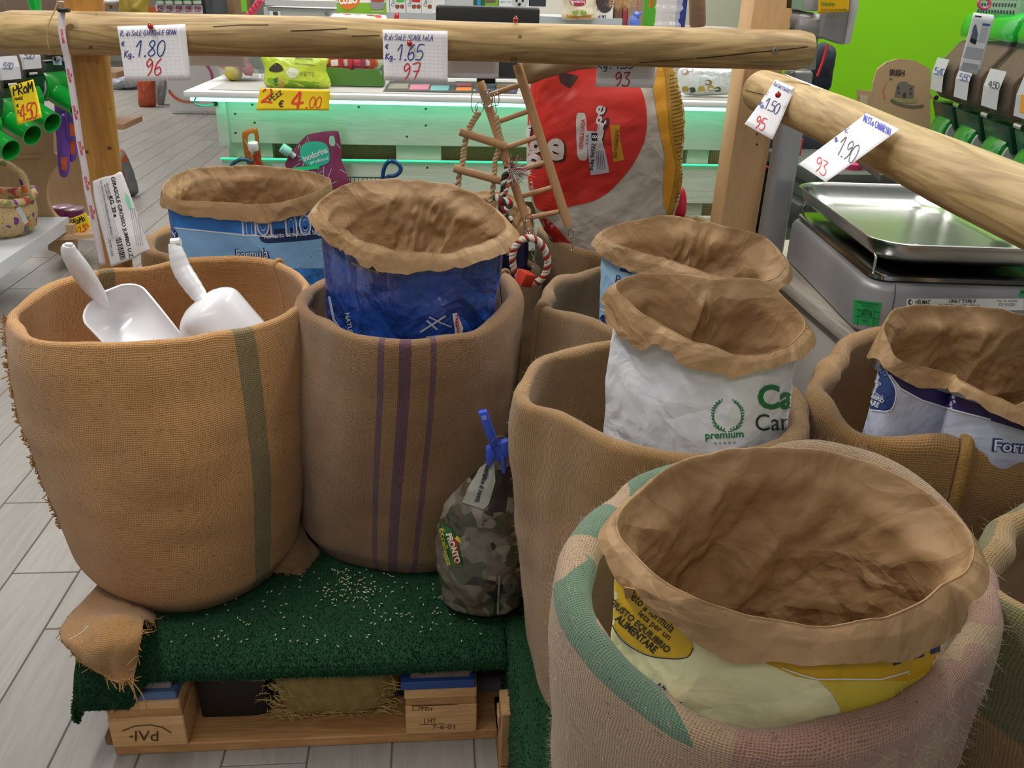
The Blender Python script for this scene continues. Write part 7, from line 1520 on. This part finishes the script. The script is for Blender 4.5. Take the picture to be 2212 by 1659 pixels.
# right hand row
CL = [W(x, y, Z=1.045) for x, y in ((2015, 209), (2072, 229), (2134, 248), (2199, 273))]; ln = np.polyfit(range(4), np.array(CL)[:, :2], 1); stp = np.array([ln[0][0], ln[0][1], 0]); STEP = np.linalg.norm(stp); stp /= STEP
P0 = np.array([ln[1][0], ln[1][1], 0]); fw = np.array([-abs(stp[1]), stp[0]*-1*np.sign(-stp[1])]); fw = np.array([stp[1], -stp[0]]); fw = fw if fw[0] < 0 else -fw
DZ = 1.045-.183; P0 = P0-np.array([fw[0], fw[1], 0])*.108
RL = ['farthest left green lidded dispenser on the right hand side', 'second green lidded dispenser from the left on the right hand side', 'third dispenser on the right, behind the tall white tag', 'fourth dispenser on the right, with an orange and white label', 'dispenser cut by the right edge of the picture']
rdisp = []
for k in range(5):
    b0 = P0+stp*(STEP*k); b0 = np.array([b0[0], b0[1], DZ]); rdisp.append(dispenser(b0, fw, STEP-.032, .375, RL[k], 'dispensers on the right hand shelf'))
for k, (s, c_) in enumerate((('5.40', '5a6a9a'), ('5.50', '5a6a9a'), ('4.50', '40404a'), ('', ''), ('5.10', '40404a'))):
    t, pt, lbo = rdisp[k]
    c0 = pt(0, .108, .255)-CAMP; z = c0@_F; px, py = 1106+FPX*(c0@_R)/z, 829.5-FPX*(c0@_U)/z
    if s: hand(lbo, s, px-12, py+8, 14, 12, M(c_, .5), 1.6, .62, .7, off=.0015, shear=-.1)
    else: poly(lbo, [(px-16, py+5), (px+16, py+12), (px+14, py+50), (px-20, py+44)], M('d8962c', .5), 'orange_half', .001, 30)
rsf = thing('dispenser_shelf', (P0[0]+.3, P0[1], 0), 'shelf carrying the right hand dispensers', 'shelf')
mid_ = P0+stp*(STEP*2); ang = atan2(stp[1], stp[0]); Rz = np.array(Matrix.Rotation(ang, 3, 'Z'))
G().box((mid_[0]-fw[0]*.15, mid_[1]-fw[1]*.15, DZ+.085), (1.0, .10, .03), Rz).build('shelf_board', M('8c8c88', .5), rsf, bevel=.003)
for q in (-.38, .38): G().box((mid_[0]-fw[0]*.15+stp[0]*q, mid_[1]-fw[1]*.15+stp[1]*q, (DZ+.068)/2), (.03, .08, DZ+.066), Rz).build('leg', M('8c8c88', .5), rsf, bevel=.003)
# tall white tag on the third bin
yt_ = project_any = None
wt = card('hang_tag', 'tall white product tag with a bottle picture hanging over a dispenser', [(2104, 27), (2148, 33), (2113, 162), (2071, 152)], 1.98, gridlines=False, cat='tag', group=None, curl=0, mat=M('d6d4dc', .4), thick=.002)
poly(wt, [(2098, 75), (2103, 55), (2108, 52), (2112, 75), (2106, 96), (2094, 88)], M('5a5f78', .5), 'bottle_picture', .0014, 20); poly(wt, [(2096, 82), (2110, 86), (2106, 96), (2094, 90)], M('1c1c26', .5), 'dark_shape', .0020, 20); poly(wt, [(2122, 50), (2138, 52), (2137, 57), (2121, 55)], M('3a5a9c', .5), 'blue_bar', .0014, 20); poly(wt, [(2120, 58), (2134, 60), (2128, 92), (2112, 90)], M('b0b0ba', .5), 'grey_print', .0014, 20)
poly(wt, [(2088, 100), (2125, 106), (2120, 130), (2080, 124)], M('a6a4b0', .5), 'grey_print', .0014, 20); poly(wt, [(2080, 134), (2114, 140), (2110, 152), (2076, 148)], M('9a98a6', .5), 'grey_print', .0014, 20); poly(wt, [(2106, 33), (2120, 35), (2119, 38), (2105, 36)], M('2a2a30', .5), 'black_print', .0014, 20)
# perforated basket on top
cbk = thing('plastic_basket', W(2160, 20, Y=2.25), 'pale green perforated plastic basket on the dispensers', 'basket')
bq = W(2165, 30, Y=2.30); Rz2 = Rz
G().box(bq+np.array([.09, 0, .045]), (.30, .20, .12), Rz2).build('basket_body', M('9fc0a4', .35, trans=.25), cbk, bevel=.02, seg=3)
for i in range(13):
    for j in range(6):
        p = bq+np.array([.09, 0, .045])+Rz2@np.array([-.12+.02*i, -.1012, -.04+.016*j]); G().box(p, (.008, .0016, .008), Rz2).build('hole', M('35484a', .6), cbk, smooth=None)
G().tube([W(2126+13*cos(a), 8+11*sin(a), Y=2.17) for a in np.linspace(0, 2*pi, 20, endpoint=False)], .0035, 8, closed=True).build('pink_clip', M('d85a80', .4), cbk)
# irish cork board
crk = thing('cardboard_sign', W(1930, 250, Y=2.75), 'round topped cork coloured sign with a castle drawing', 'sign'); YI = 2.72
ip = [(1884, 215), (1886, 180), (1895, 150), (1915, 134), (1940, 127), (1975, 130), (2010, 150), (2010, 330), (1880, 330), (1852, 226), (1852, 193), (1882, 197)]
io = G().prism([W(x, y, Y=YI) for x, y in ip], (0, .006, 0)).build('board', M('ad8f6c', .7, bump=.4, bscale=300), crk, smooth=None)
KD = M('3d342c', .6); text(io, 'IRISH', 1938, 157, 32, 14, 3, KD, bold=.04, off=.0014); text(io, 'de', 1924, 170, 8, 6, 0, KD); 
poly(io, [(1936, 192), (1938, 182), (1946, 176), (1958, 176), (1964, 182), (1975, 185), (1974, 212), (1932, 209)], M('6e655c', .6), 'castle_drawing', .0010, 30); poly(io, [(1950, 203), (1953, 199), (1957, 203), (1956, 212), (1950, 211)], KD, 'castle_door', .0016, 30)
for (x, y) in ((1940, 190), (1941, 200), (1967, 192), (1967, 202)): poly(io, [(x-2, y-3), (x+2, y-3), (x+2, y+3), (x-2, y+3)], KD, 'castle_window', .0016, 30)
line(io, smoothpoly([(1924, 216), (1945, 226), (1975, 231), (1995, 228)], 5, False), 6, M('5f5a48', .6), 'ribbon_drawing', .0012); line(io, smoothpoly([(1916, 178), (1908, 195), (1912, 215)], 4, False), 2.2, M('c8643c', .6), 'red_arc', .0012); poly(io, smoothpoly([(1926, 212), (1950, 214), (1980, 214), (1975, 222), (1930, 220)], 3), M('8c8a5c', .6), 'ground_drawing', .0011, 30)
G().prism([W(x, y, Y=YI-.004) for x, y in ((1858, 207), (1875, 208), (1873, 226), (1856, 224))], (0, .003, 0)).build('sticker', M('b8a98c', .6), crk, smooth=None)
bc_z = W(1930, 330, Y=2.72)[2]; bc = thing('back_counter', (1.75, 2.72, 0), 'dark low counter behind the steel pan carrying toys and the cork sign', 'counter')
G().box((1.62, 2.66, bc_z-.02), (1.1, .6, .035)).build('counter_top', M('4a4d48', .5), bc, bevel=.003); G().box((1.62, 2.70, (bc_z-.04)/2), (1.04, .5, bc_z-.042)).build('cabinet_body', M('5c605a', .6), bc, smooth=None)
# dark garments behind the column and under the rail
pouch('dark_jacket', [(1768, 95), (1790, 95), (1806, 110), (1800, 150), (1790, 195), (1745, 190), (1740, 140)], 2.7, .05, M('1b2030', .7, var=.3, vscale=20), 'dark jacket with red piping hanging right of the scale column', 'clothing')
jr = pouch('dark_jacket', [(1650, 300), (1770, 290), (1775, 420), (1770, 520), (1640, 530)], 2.8, .05, M('171a26', .7, var=.3, vscale=20), 'dark jacket hanging low between the square post and the steel pan', 'clothing')
for (p_) in ([(1788, 95), (1778, 130), (1765, 165)], [(1734, 300), (1728, 330), (1726, 380)], [(1655, 360), (1672, 368)]): hang(p_, 2.66, .004, 'red_piping', M('c01c2c', .5), ['red strap beside the scale column', 'red strap below the small price card', 'short red strap behind the square post'][[95, 300, 360].index(p_[0][1])], 'strap', 'red straps hanging by the scale')
pbox('wall_cabinet', 1500, 60, 1592, 190, 3.6, .2, M('b4aca6', .6), 'beige cabinet behind the right end of the counter', 'cabinet')
pp_ = thing('toy_pile', W(1850, 385, Y=2.5), 'mixed small toys and rags lying behind the steel pan', 'pet toys')
for k, (x, y, c_) in enumerate(((1800, 372, 'c2b29a'), (1830, 376, '8a7a62'), (1858, 382, '5a5a4c'), (1885, 388, '3a4038'), (1775, 375, 'b04a6a'), (1905, 378, '2c2f2c'), (1840, 360, 'c23a6a'), (1870, 366, 'a0927a'))):
    G().lathe([(.001, -.03), (.03, -.015), (.034, .01), (.001, .035)], W(x, y, Y=2.45), 12, close=False).build('soft_toy', M(c_, .8, var=.3, vscale=40), pp_)
G().box(W(1850, 395, Y=2.52)+np.array([0, 0, -.07]), (.45, .25, .06)).build('tray', M('3c3f3a', .6), pp_, bevel=.01)
# ---- left hand dispenser row
LP = [W(150, 250, Y=3.95), W(95, 285, Y=3.80), W(52, 312, Y=3.66), W(5, 345, Y=3.52)]
fl_ = np.array([.90, -.43])
LLb = ['left row dispenser nearest the lanyard', 'left row dispenser second from the lanyard, behind the promotion card', 'left row dispenser third from the lanyard', 'left row dispenser cut by the left edge']
for k, p in enumerate(LP):
    b0 = p-np.array([fl_[0], fl_[1], 0])*.11+np.array([0, 0, .045]); t, pt, lbo = dispenser(b0, fl_, .17, .60, LLb[k], 'dispensers on the left hand side', dial=True, lid=False)
    c0 = pt(0, .108, .255)-CAMP; z = c0@_F; px, py = 1106+FPX*(c0@_R)/z, 829.5-FPX*(c0@_U)/z; hand(lbo, ['4.10', '5.20', '5.50', '4.90'][k], px-12, py+8, 13, 4, M('6a6a8a', .5), 1.5, .62, .7, off=.0025)
lid_ = pbox('plastic_crate', 30, -20, 75, 26, 3.9, .2, GLID, 'bright green plastic crate end at the top left', 'crate')
pr1 = card('price_card', 'yellow promotion card with 4.50 on the left dispensers', [(20, 187), (72, 171), (96, 252), (43, 269)], 3.50, mat=M('ecd01c', .5), gridlines=False, curl=-.02)
hand(pr1, 'PRoM', 29, 207, 22, -12, INKK, 3.0, .80, .62); hand(pr1, 'MoNGE', 32, 217, 6, -8, INKK, 1.2, .75, .8); hand(pr1, '4.50', 44, 262, 34, -12, M('d2452c', .5), 3.0, .56, .50); hand(pr1, '\u20ac', 36, 232, 7, -8, INKK, 1.4); hand(pr1, 'Kg', 38, 246, 8, -8, INKK, 1.4, .7)
obag = pouch('feed_bag', [(66, -20), (95, 10), (110, 40), (80, 38), (60, 10)], 4.3, .05, M('c8502c', .4), 'orange and white bag corner above the left end of the rail', 'feed bag')
pouch('red_pack', [(84, 170), (110, 172), (112, 210), (86, 212)], 4.2, .04, M('b83c22', .4, var=.3, vscale=20), 'red pack seen between the left dispensers and the lanyard', 'pack')
G().box(W(165, 200, Y=4.6), (.10, .05, .35)).build('grey_bin', M('6d7276', .5), None, bevel=.02, seg=3); gbn = bpy.data.objects['grey_bin']; setorg(gbn); tag(gbn, 'smooth grey panel behind the lanyard', 'panel')
wsh = pbox('wooden_shelf', 100, 100, 165, 180, 4.7, .05, PLY, 'plywood panel behind the left dispensers', 'panel')
0 and pouch('plastic_wrap', [(-20, 600), (15, 595), (30, 615), (10, 650), (-25, 655)], 3.2, .06, M('b8bcc0', .3), 'crumpled grey wrap on the floor below the white shelf', 'wrap')
rdp = pouch('red_package', [(1436, 440), (1466, 402), (1482, 420), (1478, 470), (1440, 470)], 2.33, .03, M('c01c3c', .35), 'red package tip standing behind the red bag', 'package')

mx = W(1580, 300, Y=2.16)[0]; ms = G().box((mx, 2.16, .75), (.014, .03, 1.5)).build('metal_upright', M('8f9a9a', .35, .6), None, bevel=.002, smooth=None); setorg(ms); tag(ms, 'slim aluminium upright just left of the square wooden post', 'upright')
